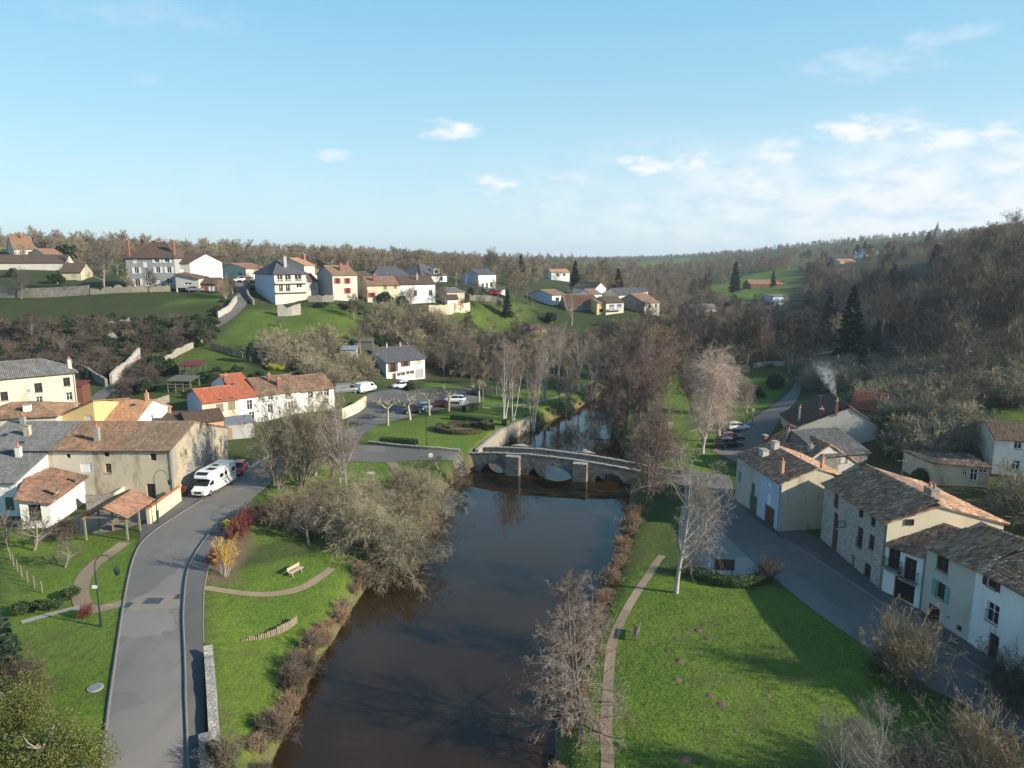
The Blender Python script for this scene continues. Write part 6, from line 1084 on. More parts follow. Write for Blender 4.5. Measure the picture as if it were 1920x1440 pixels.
# manhole, drains, painted marks
gb = gpt(180, 1298, 3); par = empty('manhole', gb, 'round concrete manhole cover in the grass left of the road', 'manhole'); b = MB(); b.tube([(0, 0, -.2), (0, 0, .07)], .5, M['concrete'], 20); b.build('ring', par); b = MB(); b.tube([(0, 0, .07), (0, 0, .1)], .38, M['greymetal'], 20); b.build('lid', par)
gb = gpt(233, 868 if 0 else 880, 2.6)
gb = gpt(695, 882, 2.4); par = empty('manhole', gb, 'round manhole cover in the lawn below the birches', 'manhole'); b = MB(); b.tube([(0, 0, -.2), (0, 0, .06)], .75, M['pave'], 20); b.build('ring', par); b = MB(); b.tube([(0, 0, .06), (0, 0, .09)], .5, M['concrete'], 20); b.build('lid', par)
for lb, px, py, w_, d_2 in (('square paving grate in the middle of the crossing', 288, 1130, 1.6, 1.1), ('small grate at the left edge of the crossing', 241, 1138, .6, .9), ('small grate at the kerb end of the crossing', 335, 1121, .6, .9)):
    gb = gpt(px, py, 3); par = empty('drain_grate', (gb[0], gb[1], gb[2] + .07), lb, 'grate'); b = MB(); b.box((0, 0, 0), w_, d_2, .02, M['greymetal']); b.build('frame', par)
    for k in range(7): b = MB(); b.box((0, -d_2 * .42 + d_2 * .84 * k / 6, .02), w_ * .9, d_2 * .06, .015, M['blackmetal']); b.build('bar', par)
for k in range(5):
    q0, q1_ = G2(470 + 7 * k, 876 - 4.2 * k, 3), G2(486 + 7 * k, 868 - 4.2 * k, 3); me, _, _ = strip_mesh('road_marking', [q0 - [.25, .1], q1_ - [.25, .1]], [q0 + [.25, .1], q1_ + [.25, .1]], M['offwhite'], 6, 3, off=.062); tag(link('road_marking', me), kind='structure')
# fences
def post_fence(label, pts_, n, h, kind, name='fence'):
    pts_ = chaikin(pts_, 1); d = np.concatenate([[0], np.cumsum(np.linalg.norm(np.diff(pts_, axis=0), axis=1))]); t = np.linspace(0, d[-1], n); X = np.stack([np.interp(t, d, pts_[:, 0]), np.interp(t, d, pts_[:, 1])], 1); Z = zt(X[:, 0], X[:, 1]); par = empty(name, (X[0][0], X[0][1], Z[0]), label, 'fence'); o = par.location; rr_ = random.Random(n)
    for (x, y), z in zip(X, Z): b = MB(o); b.tube([(x, y, z - .3), (x + rr_.uniform(-.06, .06), y, z + h)], .05 if kind == 'wire' else .08, M['wood' if kind != 'concrete' else 'concrete'], 6); b.build('post', par)
    for i in range(n - 1):
        a, c = np.append(X[i], Z[i]), np.append(X[i + 1], Z[i + 1]); u = c - a; L = np.linalg.norm(u); u = u / L; N = unit((u[1], -u[0], 0))
        if kind == 'wire':
            for k in (.35, .7, .95): b = MB(o); b.tube([a + V3((0, 0, h * k)), c + V3((0, 0, h * k))], .008, M['greymetal'], 3, False); b.build('wire', par)
        elif kind == 'concrete':
            for k in range(5): b = MB(o); b.frame_box(a, u, (0, 0, 1), N, .08, L - .08, h * k / 5 + .01, h * (k + 1) / 5 - .01, -.03, .03, M['woodgrey']); b.build('plank', par)
        else:
            m = max(2, int(L / .16))
            for k in range(m): b = MB(o); b.frame_box(a + u * (L * (k + .5) / m), u, (0, 0, 1), N, -.05, .05, 0, h * (.95 + .05 * rr_.random()), -.015, .015, M['woodgrey']); b.build('picket', par)
    return par
M['woodgrey'] = plain('grey_weathered_plank', (.11, .1, .088), .9, var=.3, scale=8)
post_fence('grey plank fence with concrete posts on the right slope', [G2(1682, 862, 2.5), G2(1760, 858, 2.8), G2(1832, 852, 3.2)], 8, 2.3, 'concrete')
post_fence('wire fence with wooden posts at the left lawn edge', [G2(20, 1050, 3), G2(35, 1075, 3), G2(55, 1095, 3), G2(80, 1112, 3)], 7, 1.1, 'wire')
post_fence('wooden picket fence in front of the white cottage garden', [G2(66, 1022, 3), G2(98, 1010, 3), G2(128, 988, 3)], 4, 1.0, 'picket')
post_fence('grey paling fence along the meadow foot', [T(396, 655)[:2], T(430, 664)[:2], T(455, 672)[:2]], 4, 1.5, 'picket')
post_fence('wire fence with posts along the road verge under the bank', [T(0, 1170)[:2] if 0 else G2(8, 1010, 3), G2(14, 1030, 3), G2(20, 1048, 3)], 4, 1.1, 'wire')
# garden sheds, greenhouse, pergola
def shed(label, px, py, Wd, Dp, hh, roofmat_, wallmat, rz=0.0, name='garden_shed', frame=False):
    p = T(px, py); par = empty(name, p, label, 'shed'); par.rotation_euler = (0, 0, rz); b = MB()
    if frame:
        for x in np.linspace(-Wd / 2, Wd / 2, 4):
            for y in (-Dp / 2, Dp / 2): q = MB(); q.box((x, y, -.4), .12, .12, hh + .4, M[wallmat]); q.build('post', par)
        for k in (.35, .65, .97):
            q = MB(); q.frame_box((0, -Dp / 2, 0), (1, 0, 0), (0, 0, 1), (0, -1, 0), -Wd / 2, Wd / 2, hh * k - .05, hh * k + .05, .07, .11, M[wallmat]); q.build('rail', par)
    else:
        b.frame_box((0, 0, -.5), (1, 0, 0), (0, 0, 1), (0, -1, 0), -Wd / 2, Wd / 2, 0, hh + .5, -Dp / 2, Dp / 2, M[wallmat]); b.build('wall', par); q = MB(); q.frame_box((-Wd * .2, -Dp / 2, 0), (1, 0, 0), (0, 0, 1), (0, -1, 0), -.4, .4, .05, 1.9, .003, .04, M['wood']); q.build('door', par)
    q = MB(); q.mesh([(-Wd / 2 - .2, -Dp / 2 - .25, hh), (Wd / 2 + .2, -Dp / 2 - .25, hh), (Wd / 2 + .2, Dp / 2 + .25, hh + .5), (-Wd / 2 - .2, Dp / 2 + .25, hh + .5), (-Wd / 2 - .2, -Dp / 2 - .25, hh + .1), (Wd / 2 + .2, -Dp / 2 - .25, hh + .1), (Wd / 2 + .2, Dp / 2 + .25, hh + .6), (-Wd / 2 - .2, Dp / 2 + .25, hh + .6)], [(0, 3, 2, 1), (4, 5, 6, 7), (0, 1, 5, 4), (1, 2, 6, 5), (2, 3, 7, 6), (3, 0, 4, 7)], M[roofmat_]); q.build('roof', par); return par
shed('wooden pergola with red cover in the terraced garden', 362, 702, 4.0, 3.0, 2.0, 'darkred', 'woodgrey', .1, 'pergola', True); shed('low wooden pergola beside the red roof', 345, 730, 4.5, 3.0, 1.8, 'woodgrey', 'wood', -.1, 'pergola', True); shed('plank shed with dark red roof in the allotments', 516, 676, 5.0, 3.0, 2.0, 'darkred', 'woodgrey', .1); shed('open timber frame greenhouse in the allotments', 560, 674, 7.0, 3.0, 2.2, 'woodgrey', 'woodgrey', .08, 'greenhouse', True)
shed('shed with blue-grey sheet roof near the allotments', 655, 670, 3.5, 3.0, 1.9, 'greyblue', 'greywall', .1); shed('grey hutch on the slope above the white house', 682, 652, 4.5, 2.5, 1.6, 'woodgrey', 'woodgrey', .1); shed('glass-roofed grey shed beside the orange outbuilding', 440, 818, 5.5, 3.5, 2.4, 'greymetal', 'greywall', .6, 'garden_shed'); shed('rusty corrugated hut at the end of the cream building', 152, 762, 2.4, 3.0, 4.0, 'darkred', 'brownwood', .1); shed('tiny white hut high in the right-hand wood', 1802, 672, 2.2, 2.0, 1.6, 'white', 'white', .2)
# white tarpaulin tents on the right slope
for lb, px, py, w_ in (('upper white tarpaulin over a frame on the right slope', 1692, 757, 2.6), ('lower white tarpaulin hung behind the garden', 1713, 776, 3.4)):
    p = T(px, py); par = empty('tarpaulin', p, lb, 'tarpaulin', None); b = MB(); n = 10
    V = [(w_ * (i / n - .5), -.5 * math.sin(3 * i / n) + .15 * j + .1 * math.sin(i * 1.7 + j), 2.6 * (1 - j / 6) + .12 * math.sin(i * 1.3)) for i in range(n + 1) for j in range(7)]; b.mesh(V, [(i * 7 + j, (i + 1) * 7 + j, (i + 1) * 7 + j + 1, i * 7 + j + 1) for i in range(n) for j in range(6)], M['white'], True); b.build('sheet', par)
    for s in (-w_ / 2, w_ / 2): b = MB(); b.tube([(s, 0, -.3), (s, 0, 2.65)], .04, M['wood'], 6); b.build('pole', par)
# white fence far at the river bend
wall_line('pale boundary wall at the far river bend', [T(1412, 690)[:2], T(1440, 687)[:2], T(1470, 686)[:2]], 1.3, .25, 'greystucco', None, jag=.03)
# wind turbines on the horizon
for lb, px, ytop, ybase in (('nearest wind turbine on the horizon, tallest of three', 750, 462, 482), ('middle wind turbine of three on the horizon', 801, 468, 482), ('smallest wind turbine on the horizon, right of the other two', 835, 470, 484)):
    Y = 3200.0; x = XY(px, Y, 30)[0]; z0 = zt1(x, Y); zt_ = zat(ytop + 4, Y); par = empty('wind_turbine', (x, Y, z0), lb, 'wind turbine', 'wind turbines'); hb_ = zt_ - z0; b = MB(); b.tube([(0, 0, -3), (0, 0, hb_)], [2.4, 1.4], M['white'], 8); b.build('tower', par); b = MB(); b.box((0, 0, hb_), 3, 8, 3.5, M['white']); b.build('nacelle', par)
    for k in range(3): a = 2.1 * k + px; b = MB(); e = V3((math.sin(a), 0, math.cos(a))); b.tube([V3((0, -5, hb_ + 1.5)), V3((0, -5, hb_ + 1.5)) + e * 12, V3((0, -5, hb_ + 1.5)) + e * 30], [1.2, 1.6, .4], M['white'], 5); b.build('blade', par)
# church spire on the far right ridge
Y = 900.; x = XY(1757, Y, 60)[0]; z0 = zat(445, Y); par = empty('church_tower', (x, Y, z0), 'far church spire on the right-hand skyline', 'church'); zz = zat(414, Y) - z0; b = MB(); b.box((0, 0, -10), 5, 5, 10 + zz * .5, M['rubblegrey']); b.build('tower', par); b = MB(); b.tube([(0, 0, zz * .5), (0, 0, zz)], [3.4, .05], M['greywall'], 4, False); b.build('spire', par)
# chimney smoke: a soft puff drifting up and left
m, t, bs_ = newmat('chimney_smoke'); t.n.remove(bs_); vol = t.add('ShaderNodeVolumePrincipled'); tcn = t.add('ShaderNodeTexCoord'); sx = t.add('ShaderNodeSeparateXYZ'); t.l.new(tcn.outputs['Object'], sx.inputs[0]); tz = t.math('DIVIDE', sx.outputs[2], 6.5, clamp=True)
cxn = t.math('MULTIPLY', t.math('POWER', tz, .8), -3.2); wob = t.math('MULTIPLY', t.math('SUBTRACT', t.noise(tcn.outputs['Object'], .7, 3), .5), 2.0); dx = t.math('SUBTRACT', t.math('ADD', sx.outputs[0], t.math('MULTIPLY', wob, tz)), cxn); rad = t.math('MULTIPLY_ADD', tz, 2.6, .25); dd = t.math('DIVIDE', t.math('SQRT', t.math('ADD', t.math('MULTIPLY', dx, dx), t.math('MULTIPLY', sx.outputs[1], sx.outputs[1]))), rad)
den = t.math('MULTIPLY', t.smooth(dd, .25, 1.0, 1, 0), t.smooth(t.noise(tcn.outputs['Object'], 1.6, 5, .6), .42, .66)); den = t.math('MULTIPLY', den, t.math('MULTIPLY', t.smooth(tz, .45, 1, 1, 0), t.math('MULTIPLY_ADD', tz, -1.2, 1.4))); t.l.new(den, vol.inputs['Density']); vol.inputs['Color'].default_value = (.92, .94, .97, 1); t.l.new(vol.outputs[0], t.n['Material Output'].inputs['Volume'])
chs = [o for o in bpy.data.objects if o.name.startswith('chimney') and o.parent and o.parent.parent == sm]; cz = max(chs, key=lambda o: -abs(960 + F * (o.data.vertices[0].co.x + sm.location.x) / ((o.data.vertices[0].co.y + sm.location.y) * CC + 24 * SS) - 1566)); vv = np.array([v.co[:] for v in cz.data.vertices]) + V3(sm.location); tp_ = np.array([vv[:, 0].mean(), vv[:, 1].mean(), vv[:, 2].max()]); b = MB(); b.frame_box((0, 0, -.05), (1, 0, 0), (0, 0, 1), (0, -1, 0), -6.5, 2, 0, 6.8, -2.2, 2.2, m); so_ = b.build('smoke', None, tp_); tag(so_, 'pale smoke drifting from the brick chimney', 'smoke', kind='stuff')

# molehills on the right-bank lawn
rm_ = random.Random(12); mh_ = None
for k, (px, py) in enumerate([(1262, 1178), (1292, 1182), (1310, 1184), (1268, 1198), (1328, 1200), (1222, 1206), (1252, 1222), (1275, 1240), (1270, 1276), (1330, 1306), (1440, 1307), (1380, 1372), (1285, 1425), (1352, 1322)]):
    p = gpt(px, py, 1.1); b = MB(); n = 10; V = [(0, 0, .13)]
    for j, (rr_, zz) in enumerate(((.14, .11), (.28, .04), (.4, -.03))): V += [(rr_ * (1 + rm_.uniform(-.2, .2)) * math.cos(q), rr_ * (1 + rm_.uniform(-.2, .2)) * math.sin(q), zz + rm_.uniform(-.02, .02)) for q in np.arange(n) * 2 * math.pi / n]
    b.mesh(V, [(0, 1 + i, 1 + (i + 1) % n) for i in range(n)] + [(1 + j * n + i, 1 + (j + 1) * n + i, 1 + (j + 1) * n + (i + 1) % n, 1 + j * n + (i + 1) % n) for j in range(2) for i in range(n)], M['earth'], True); o = b.build('molehill', None, p); s_ = rm_.uniform(.7, 1.4); o.scale = (s_ * .85, s_ * .85, s_ * .55); tag(o, 'small brown molehill on the right-bank lawn', 'molehill', 'molehills on the lawn')
# ---------------------------------------------------------------- trees: branches grown level by level as arrays
def nrm(a): return a / (np.linalg.norm(a, axis=-1, keepdims=True) + 1e-9)
def grow(r, start, dirs, length, rad, K, up, wig, taper=.35, droop=0.0):
    N = len(start); P_ = np.zeros((N, K, 3)); P_[:, 0] = start; d = nrm(dirs.copy()); L = (length / (K - 1))[:, None]
    for k in range(1, K):
        d = nrm(d + np.array([0, 0, 1.]) * (up - droop * k / K) + r.normal(0, wig, (N, 3))); P_[:, k] = P_[:, k - 1] + d * L
    rr_ = rad[:, None] * (1 - (1 - taper) * np.linspace(0, 1, K))[None]
    return P_, rr_
def sprout(r, PP, RR, n, t0, t1, ang, lenf, lvar, K, up, wig, rr=.5, droop=0.0, minr=.006, shape=None, taper=.35):
    N, K0, _ = PP.shape; idx = np.repeat(np.arange(N), n); t = r.uniform(t0, t1, N * n)
    f = t * (K0 - 1); k = np.minimum(f.astype(int), K0 - 2); a = (f - k)[:, None]; p = PP[idx, k] * (1 - a) + PP[idx, k + 1] * a; rad = RR[idx, k] * (1 - a[:, 0]) + RR[idx, k + 1] * a[:, 0]
    tg = nrm(PP[idx, k + 1] - PP[idx, k]); q = nrm(np.cross(tg, r.normal(0, 1, (N * n, 3)))); an = r.normal(ang, ang * .25, N * n)[:, None]; d = tg * np.cos(an) + q * np.sin(an)
    pl = np.linalg.norm(np.diff(PP, axis=1), axis=2).sum(1)[idx]; L = (pl * lenf if lenf < 3 else np.full(N * n, lenf - 3.0)) * r.uniform(1 - lvar, 1 + lvar, N * n) * (shape(t) if shape else (1.15 - .6 * t))
    return grow(r, p, d, L, np.maximum(rad * rr, minr), K, up, wig, taper, droop)
def tubes(PP, RR, n):
    N, K, _ = PP.shape; T_ = nrm(np.gradient(PP, axis=1)); ref = np.where(np.abs(T_[..., 2:3]) < .9, np.array([0, 0, 1.]), np.array([1., 0, 0])); A = nrm(np.cross(T_, ref)); B = np.cross(T_, A); th = np.arange(n) * 2 * math.pi / n
    V = PP[:, :, None] + RR[:, :, None, None] * (np.cos(th)[:, None] * A[:, :, None] + np.sin(th)[:, None] * B[:, :, None]); idx = np.arange(N * K * n).reshape(N, K, n); a = idx[:, :-1]; b = idx[:, 1:]
    return V.reshape(-1, 3), np.stack([a, np.roll(a, -1, 2), np.roll(b, -1, 2), b], -1).reshape(-1, 4)
def ribbons(r, PP, RR):
    N, K, _ = PP.shape; T_ = nrm(np.gradient(PP, axis=1)); A = nrm(np.cross(T_, r.normal(0, 1, (N, 1, 3)))); V = np.stack([PP - A * RR[..., None], PP + A * RR[..., None]], 2); idx = np.arange(N * K * 2).reshape(N, K, 2)
    return V.reshape(-1, 3), np.stack([idx[:, :-1, 0], idx[:, :-1, 1], idx[:, 1:, 1], idx[:, 1:, 0]], -1).reshape(-1, 4)
def cat_(parts):
    V, Q_, m, o = [], [], [], 0
    for (v, q, k) in parts: V.append(v); Q_.append(q + o); m.append(np.full(len(q), k)); o += len(v)
    return np.concatenate(V), np.concatenate(Q_), np.concatenate(m)
def leaves(r, pts_, size, flat=.3):
    n = len(pts_); a = nrm(r.normal(0, 1, (n, 3))); b = nrm(np.cross(a, r.normal(0, 1, (n, 3)))); s = (size * r.uniform(.6, 1.3, n))[:, None]
    V = np.stack([pts_ - a * s, pts_ + b * s * .6, pts_ + a * s, pts_ - b * s * .6], 1); return V.reshape(-1, 3), np.arange(n * 4).reshape(n, 4)
BK = dict(birch=bark('birch_bark', (.62, .58, .53), (.2, .17, .15), 7, .1), alder=bark('alder_bark', (.16, .135, .115), (.09, .078, .065), 6), twig_purple=bark('twig_purple', (.22, .16, .13), (.145, .107, .09), 3), twig_brown=bark('twig_brown', (.14, .11, .083), (.09, .072, .056), 3), twig_grey=bark('twig_grey', (.16, .143, .122), (.1, .088, .075), 3), twig_olive=bark('twig_olive', (.3, .265, .18), (.21, .185, .12), 3),
          twig_pale=bark('twig_pale', (.26, .225, .195), (.17, .147, .127), 3, .1), twig_weep=bark('twig_weep', (.42, .33, .27), (.3, .23, .19), 3), twig_pink=bark('twig_pink', (.28, .225, .185), (.2, .155, .13), 3), oak=bark('oak_bark', (.27, .235, .18), (.17, .15, .115), 5), twig_dark=bark('twig_dark', (.075, .062, .054), (.048, .041, .037), 3), twig_tan=bark('twig_tan', (.25, .2, .13), (.17, .135, .09), 3), plane=bark('plane_bark', (.42, .38, .27), (.26, .23, .16), 4), yellow=bark('yellow_stem', (.55, .35, .05), (.44, .25, .035), 3, .1), redstem=bark('red_stem', (.19, .05, .045), (.13, .04, .038), 3, .1), reed=bark('dry_reed', (.3, .22, .14), (.2, .145, .095), 3), orange=bark('orange_twig', (.3, .19, .125), (.2, .125, .085), 3))
LF = dict(fir=leafmat('fir_needles', (.014, .032, .017), (.03, .055, .028), .08), ever=leafmat('evergreen_leaf', (.018, .04, .014), (.04, .075, .025), .15), bright=leafmat('yellow_green_leaf', (.1, .125, .025), (.2, .2, .05), .35), ivy=leafmat('ivy_leaf', (.02, .045, .012), (.045, .08, .02), .15), hedge=leafmat('hedge_leaf', (.03, .06, .015), (.06, .1, .025), .15), box=leafmat('box_leaf', (.11, .085, .035), (.07, .08, .025), .15), olive=leafmat('olive_leaf', (.13, .13, .045), (.09, .1, .03), .3), forsy=leafmat('yellow_bloom', (.55, .5, .03), (.38, .4, .03), .3), grass=leafmat('grass_blade', (.06, .13, .015), (.11, .18, .025), .3))
def grassmat():
    m, t, b = newmat('lawn_blade'); p = pos(t); g = t.add('ShaderNodeNewGeometry'); n1 = t.noise(p, .16, 5, .62); n2 = t.noise(p, 1.1, 4, .6)
    col = t.mix(t.smooth(n1, .35, .68), (.05, .11, .014), (.13, .19, .025)); col = t.mix(t.smooth(n2, .4, .7, 0, .75), col, (.15, .2, .035)); col = t.mix(t.smooth(t.noise(p, .33, 4, .7), .5, .72, 0, .7), col, (.11, .11, .045)); col = t.mix(t.math('MULTIPLY', g.outputs['Random Per Island'], .5), col, (.2, .21, .06))
    t.l.new(col, b.inputs['Base Color']); b.inputs['Roughness'].default_value = .75; b.inputs['Specular IOR Level'].default_value = .2; return m
LF['grass'] = grassmat()
class Proto: pass
def proto(trunkparts, crownparts, tm, cm, name):
    p = Proto(); p.tm, p.cm = tm, cm; v, q, m = cat_(trunkparts); p.trunk = npmesh('trunk_' + name, v, q, tm if isinstance(tm, list) else [tm], m); v, q, m = cat_(crownparts); p.crown = npmesh('crown_' + name, v, q, cm if isinstance(cm, list) else [cm], m, smooth=False); return p
def deciduous(seed, h, tr, stems=1, lean=.1, first=.3, n1=16, a1=.9, l1=.42, up1=.12, n2=8, a2=.7, l2=.5, n3=7, l3=.45, a3=.7, tw=.016, droop=0.0, tm='oak', cm='twig_brown', name='t', wig=.1, shape=None, n4=0, l4=.5, trunk_len=1.0, up2=.04, up3=.02):
    r = np.random.default_rng(seed); st = np.zeros((stems, 3)); st[:, :2] = r.normal(0, .12 * (stems > 1), (stems, 2)); d = np.tile([0, 0, 1.], (stems, 1)) + np.concatenate([r.normal(0, lean, (stems, 2)), np.zeros((stems, 1))], 1)
    st[:, 2] = -.3
    P0, R0 = grow(r, st, d, np.full(stems, h * trunk_len) * r.uniform(.85, 1.0, stems), np.full(stems, tr), 9, .05, wig * .4, .12); R0[:, 0] *= 1.35
    P1, R1 = sprout(r, P0, R0, n1, first, .98, a1, l1, .3, 6, up1, wig, .55, shape=shape)
    P2, R2 = sprout(r, P1, R1, n2, .2, 1.0, a2, l2, .35, 5, up2, wig * 1.2, .5, droop=droop * .5, minr=tw)
    P3, R3 = sprout(r, P2, R2, n3, .15, 1.0, a3, l3, .4, 4, up3, wig * 1.4, .5, droop=droop, minr=tw * .8)
    crown = [(*tubes(P2, np.maximum(R2, tw), 3), 0), (*ribbons(r, P3, np.maximum(R3, tw * .8)), 0)]
    if n4:
        P4, R4 = sprout(r, P3, R3, n4, .2, 1.0, a3, l4, .4, 3, 0.0, wig * 1.5, .6, droop=droop, minr=tw * .65); crown.append((*ribbons(r, P4, np.maximum(R4, tw * .65)), 0))
    return proto([(*tubes(P0, R0, 9), 0), (*tubes(P1, R1, 5), 0)], crown, BK[tm] if isinstance(tm, str) else tm, BK[cm], name)
def shrub(seed, h, n0=40, spread=.7, tm='twig_olive', cm='twig_olive', tw=.012, n1=8, n2=8, name='s', droop=.25, l1=.45, base=.25, r0=.035, up=.06, n3=0):
    r = np.random.default_rng(seed); st = np.concatenate([r.normal(0, base, (n0, 2)), np.full((n0, 1), -.2)], 1); a = r.uniform(0, 2 * math.pi, n0); s = np.abs(r.normal(0, spread, n0)); d = np.stack([np.cos(a) * s, np.sin(a) * s, np.ones(n0)], 1)
    P0, R0 = grow(r, st, d, h * r.uniform(.7, 1.15, n0), np.full(n0, r0), 7, up, .1, .3, droop * .6); P1, R1 = sprout(r, P0, R0, n1, .3, 1, .6, l1, .35, 5, .05, .13, .6, droop=droop, minr=tw); P2, R2 = sprout(r, P1, R1, n2, .15, 1, .6, .5, .4, 4, .03, .15, .6, droop=droop, minr=tw * .8)
    cr = [(*ribbons(r, P1, np.maximum(R1, tw)), 0), (*ribbons(r, P2, np.maximum(R2, tw * .8)), 0)]
    if n3: P3, R3 = sprout(r, P2, R2, n3, .2, 1, .6, .5, .4, 3, .02, .15, .6, droop=droop, minr=tw * .65); cr.append((*ribbons(r, P3, np.maximum(R3, tw * .65)), 0))
    return proto([(*tubes(P0, R0, 4), 0)], cr, BK[tm], BK[cm], name)
def leafy(seed, h, rx, n=5000, size=.14, lm='ever', tm='oak', name='b', clumps=22, cone=0.0, hollow=.55):
    r = np.random.default_rng(seed); c = r.normal(0, 1, (clumps, 3)); c = nrm(c) * r.uniform(.35, .8, (clumps, 1)); c[:, 2] = np.abs(c[:, 2]) if cone == 0 else c[:, 2]; k = r.integers(0, clumps, n); o = nrm(r.normal(0, 1, (n, 3))) * (r.uniform(hollow, 1, (n, 1))) * r.uniform(.25, .42, (clumps, 1))[k]; p = c[k] + o
    zz = (p[:, 2] + (.35 if cone == 0 else 1.0)) / (1.6 if cone == 0 else 2.2); zz = np.clip(zz, 0, 1.05); sc_ = 1 - cone * zz; V = np.stack([p[:, 0] * rx * sc_, p[:, 1] * rx * sc_, zz * h], 1)
    P0, R0 = grow(r, np.array([[0, 0, -.2.__float__()]]), np.array([[0, 0, 1.]]), np.array([h * .7]), np.array([.05 * h + .03]), 5, .05, .05); P1, R1 = sprout(r, P0, R0, 14, .2, .95, .9, .6, .3, 4, .1, .12)
    return proto([(*tubes(P0, R0, 6), 0), (*tubes(P1, R1, 4), 0)], [(*leaves(r, V, size), 0)], BK[tm], LF[lm], name)
def conifer(seed, h, rad, n1=46, bare=.12, name='c', lm='fir', droop=.25, size=.3, per=60):
    r = np.random.default_rng(seed); P0, R0 = grow(r, np.array([[0, 0, -.3]]), np.array([[0, 0, 1.]]), np.array([h]), np.array([h * .014 + .05]), 8, .1, .01, .08); n = n1 * 5; t = bare + (1 - bare) * np.sort(r.uniform(0, 1, n)) ** .9; az_ = r.uniform(0, 2 * math.pi, n); L = rad * (1 - (t - bare) / (1 - bare)) ** .8 * r.uniform(.7, 1.1, n) + .15; st = np.stack([np.zeros(n), np.zeros(n), t * h], 1); d = np.stack([np.cos(az_), np.sin(az_), .15 + .45 * (t - .5)], 1)
    P1, R1 = grow(r, st, d, L, np.maximum(.02, L * .018), 5, -droop * .25, .04); m = np.maximum(6, (per * L / rad).astype(int)); idx = np.repeat(np.arange(n), m); tt = r.uniform(.12, 1, len(idx)); f = tt * 4; k = np.minimum(f.astype(int), 3); a = (f - k)[:, None]; p = P1[idx, k] * (1 - a) + P1[idx, k + 1] * a; sp = (L[idx] * .16 * (1.15 - tt))[:, None]; side = nrm(np.cross(nrm(P1[idx, 4] - P1[idx, 0]), np.array([0, 0, 1.]))); p = p + side * r.normal(0, 1, (len(idx), 1)) * sp + np.array([0, 0, -1.]) * np.abs(r.normal(0, .12, (len(idx), 1)))
    ax = nrm(nrm(P1[idx, 4] - P1[idx, 0]) + side * np.sign(r.normal(0, 1, (len(idx), 1))) * .8 + r.normal(0, .25, (len(idx), 3))); b = nrm(np.cross(ax, r.normal(0, 1, (len(idx), 3)))); s = (size * r.uniform(.6, 1.2, len(idx)))[:, None]; V = np.stack([p - ax * s, p + b * s * .28, p + ax * s, p - b * s * .28], 1).reshape(-1, 3)
    return proto([(*tubes(P0, R0, 8), 0), (*tubes(P1, R1, 3), 0)], [(V, np.arange(len(V)).reshape(-1, 4), 0)], BK['oak'], LF[lm], name)
def plant(pr, label, p, cat='tree', name='tree', s=1.0, rz=None, group=None, sz=None, parts=True, tilt=0):
    e = empty(name, p, label, cat, group); rz = random.uniform(0, 6.28) if rz is None else rz; e.rotation_euler = (tilt, 0, rz); e.scale = (s, s, s if sz is None else sz); tn, cn_ = ('trunk', 'crown') if cat == 'tree' else ('stems', 'foliage')
    link(tn, pr.trunk, e); link(cn_, pr.crown, e); return e
PR = {}
PR['alder'] = deciduous(11, 13, .16, first=.12, n1=38, a1=1.25, l1=.27, up1=-.02, n2=8, l2=.5, n3=7, l3=.42, n4=4, l4=.5, tm='alder', cm='twig_pink', name='alder', tw=.009, droop=.22, wig=.09, shape=lambda t: 1.3 - .95 * t)
PR['alder2'] = deciduous(12, 12, .15, stems=2, lean=.06, first=.12, n1=34, a1=1.2, l1=.26, up1=0, n2=9, l2=.5, n3=8, l3=.42, n4=4, l4=.5, tm='alder', cm='twig_purple', name='alder2', tw=.012, droop=.15, wig=.09, shape=lambda t: 1.3 - .95 * t)
PR['round'] = deciduous(13, 13, .2, stems=3, lean=.12, first=.15, n1=24, a1=.85, l1=.42, up1=.07, n2=9, l2=.5, n3=8, l3=.48, n4=4, l4=.5, tm='alder', cm='twig_purple', name='round', tw=.015, wig=.1)
PR['roundp'] = deciduous(14, 13, .2, stems=2, lean=.1, first=.15, n1=28, a1=.9, l1=.42, up1=.07, n2=9, l2=.5, n3=8, l3=.48, n4=4, l4=.5, tm='alder', cm='orange', name='roundp', tw=.015, wig=.1)
PR['birch'] = deciduous(15, 14, .15, stems=1, lean=.03, first=.22, n1=22, a1=.75, l1=.36, up1=.1, n2=8, l2=.5, n3=7, l3=.5, n4=3, tm='birch', cm='twig_pink', name='birch', tw=.012, wig=.09, droop=.1)
PR['birchm'] = deciduous(16, 15, .13, stems=4, lean=.12, first=.3, n1=11, a1=.6, l1=.3, up1=.14, n2=7, l2=.5, n3=6, l3=.5, n4=3, tm='birch', cm='twig_pink', name='birchm', tw=.012, wig=.08)
PR['birchb'] = deciduous(17, 11, .17, stems=1, lean=.03, first=.2, n1=20, a1=.8, l1=.42, up1=.09, n2=9, l2=.55, n3=8, l3=.55, n4=4, l4=.6, tm='birch', cm='twig_pale', name='birchb', tw=.010, wig=.12, droop=.12)
PR['weep'] = deciduous(18, 13, .18, stems=2, lean=.07, first=.16, n1=22, a1=.75, l1=.34, up1=.12, n2=9, l2=.5, n3=7, l3=3 + 1.9, n4=3, l4=.5, tm='birch', cm='twig_weep', name='weep', tw=.010, wig=.12, droop=.6)
PR['poplar'] = deciduous(19, 14, .17, stems=1, lean=.02, first=.25, n1=26, a1=.65, l1=.34, up1=.14, n2=8, l2=.5, n3=7, l3=.5, n4=2, tm='birch', cm='twig_grey', name='poplar', tw=.014, wig=.09)
PR['upright'] = deciduous(20, 10, .085, stems=9, lean=.22, first=.15, n1=10, a1=.5, l1=.32, up1=.1, n2=7, l2=.5, n3=7, l3=.5, tm='oak', cm='twig_olive', name='upright', tw=.013, wig=.1, n4=2)
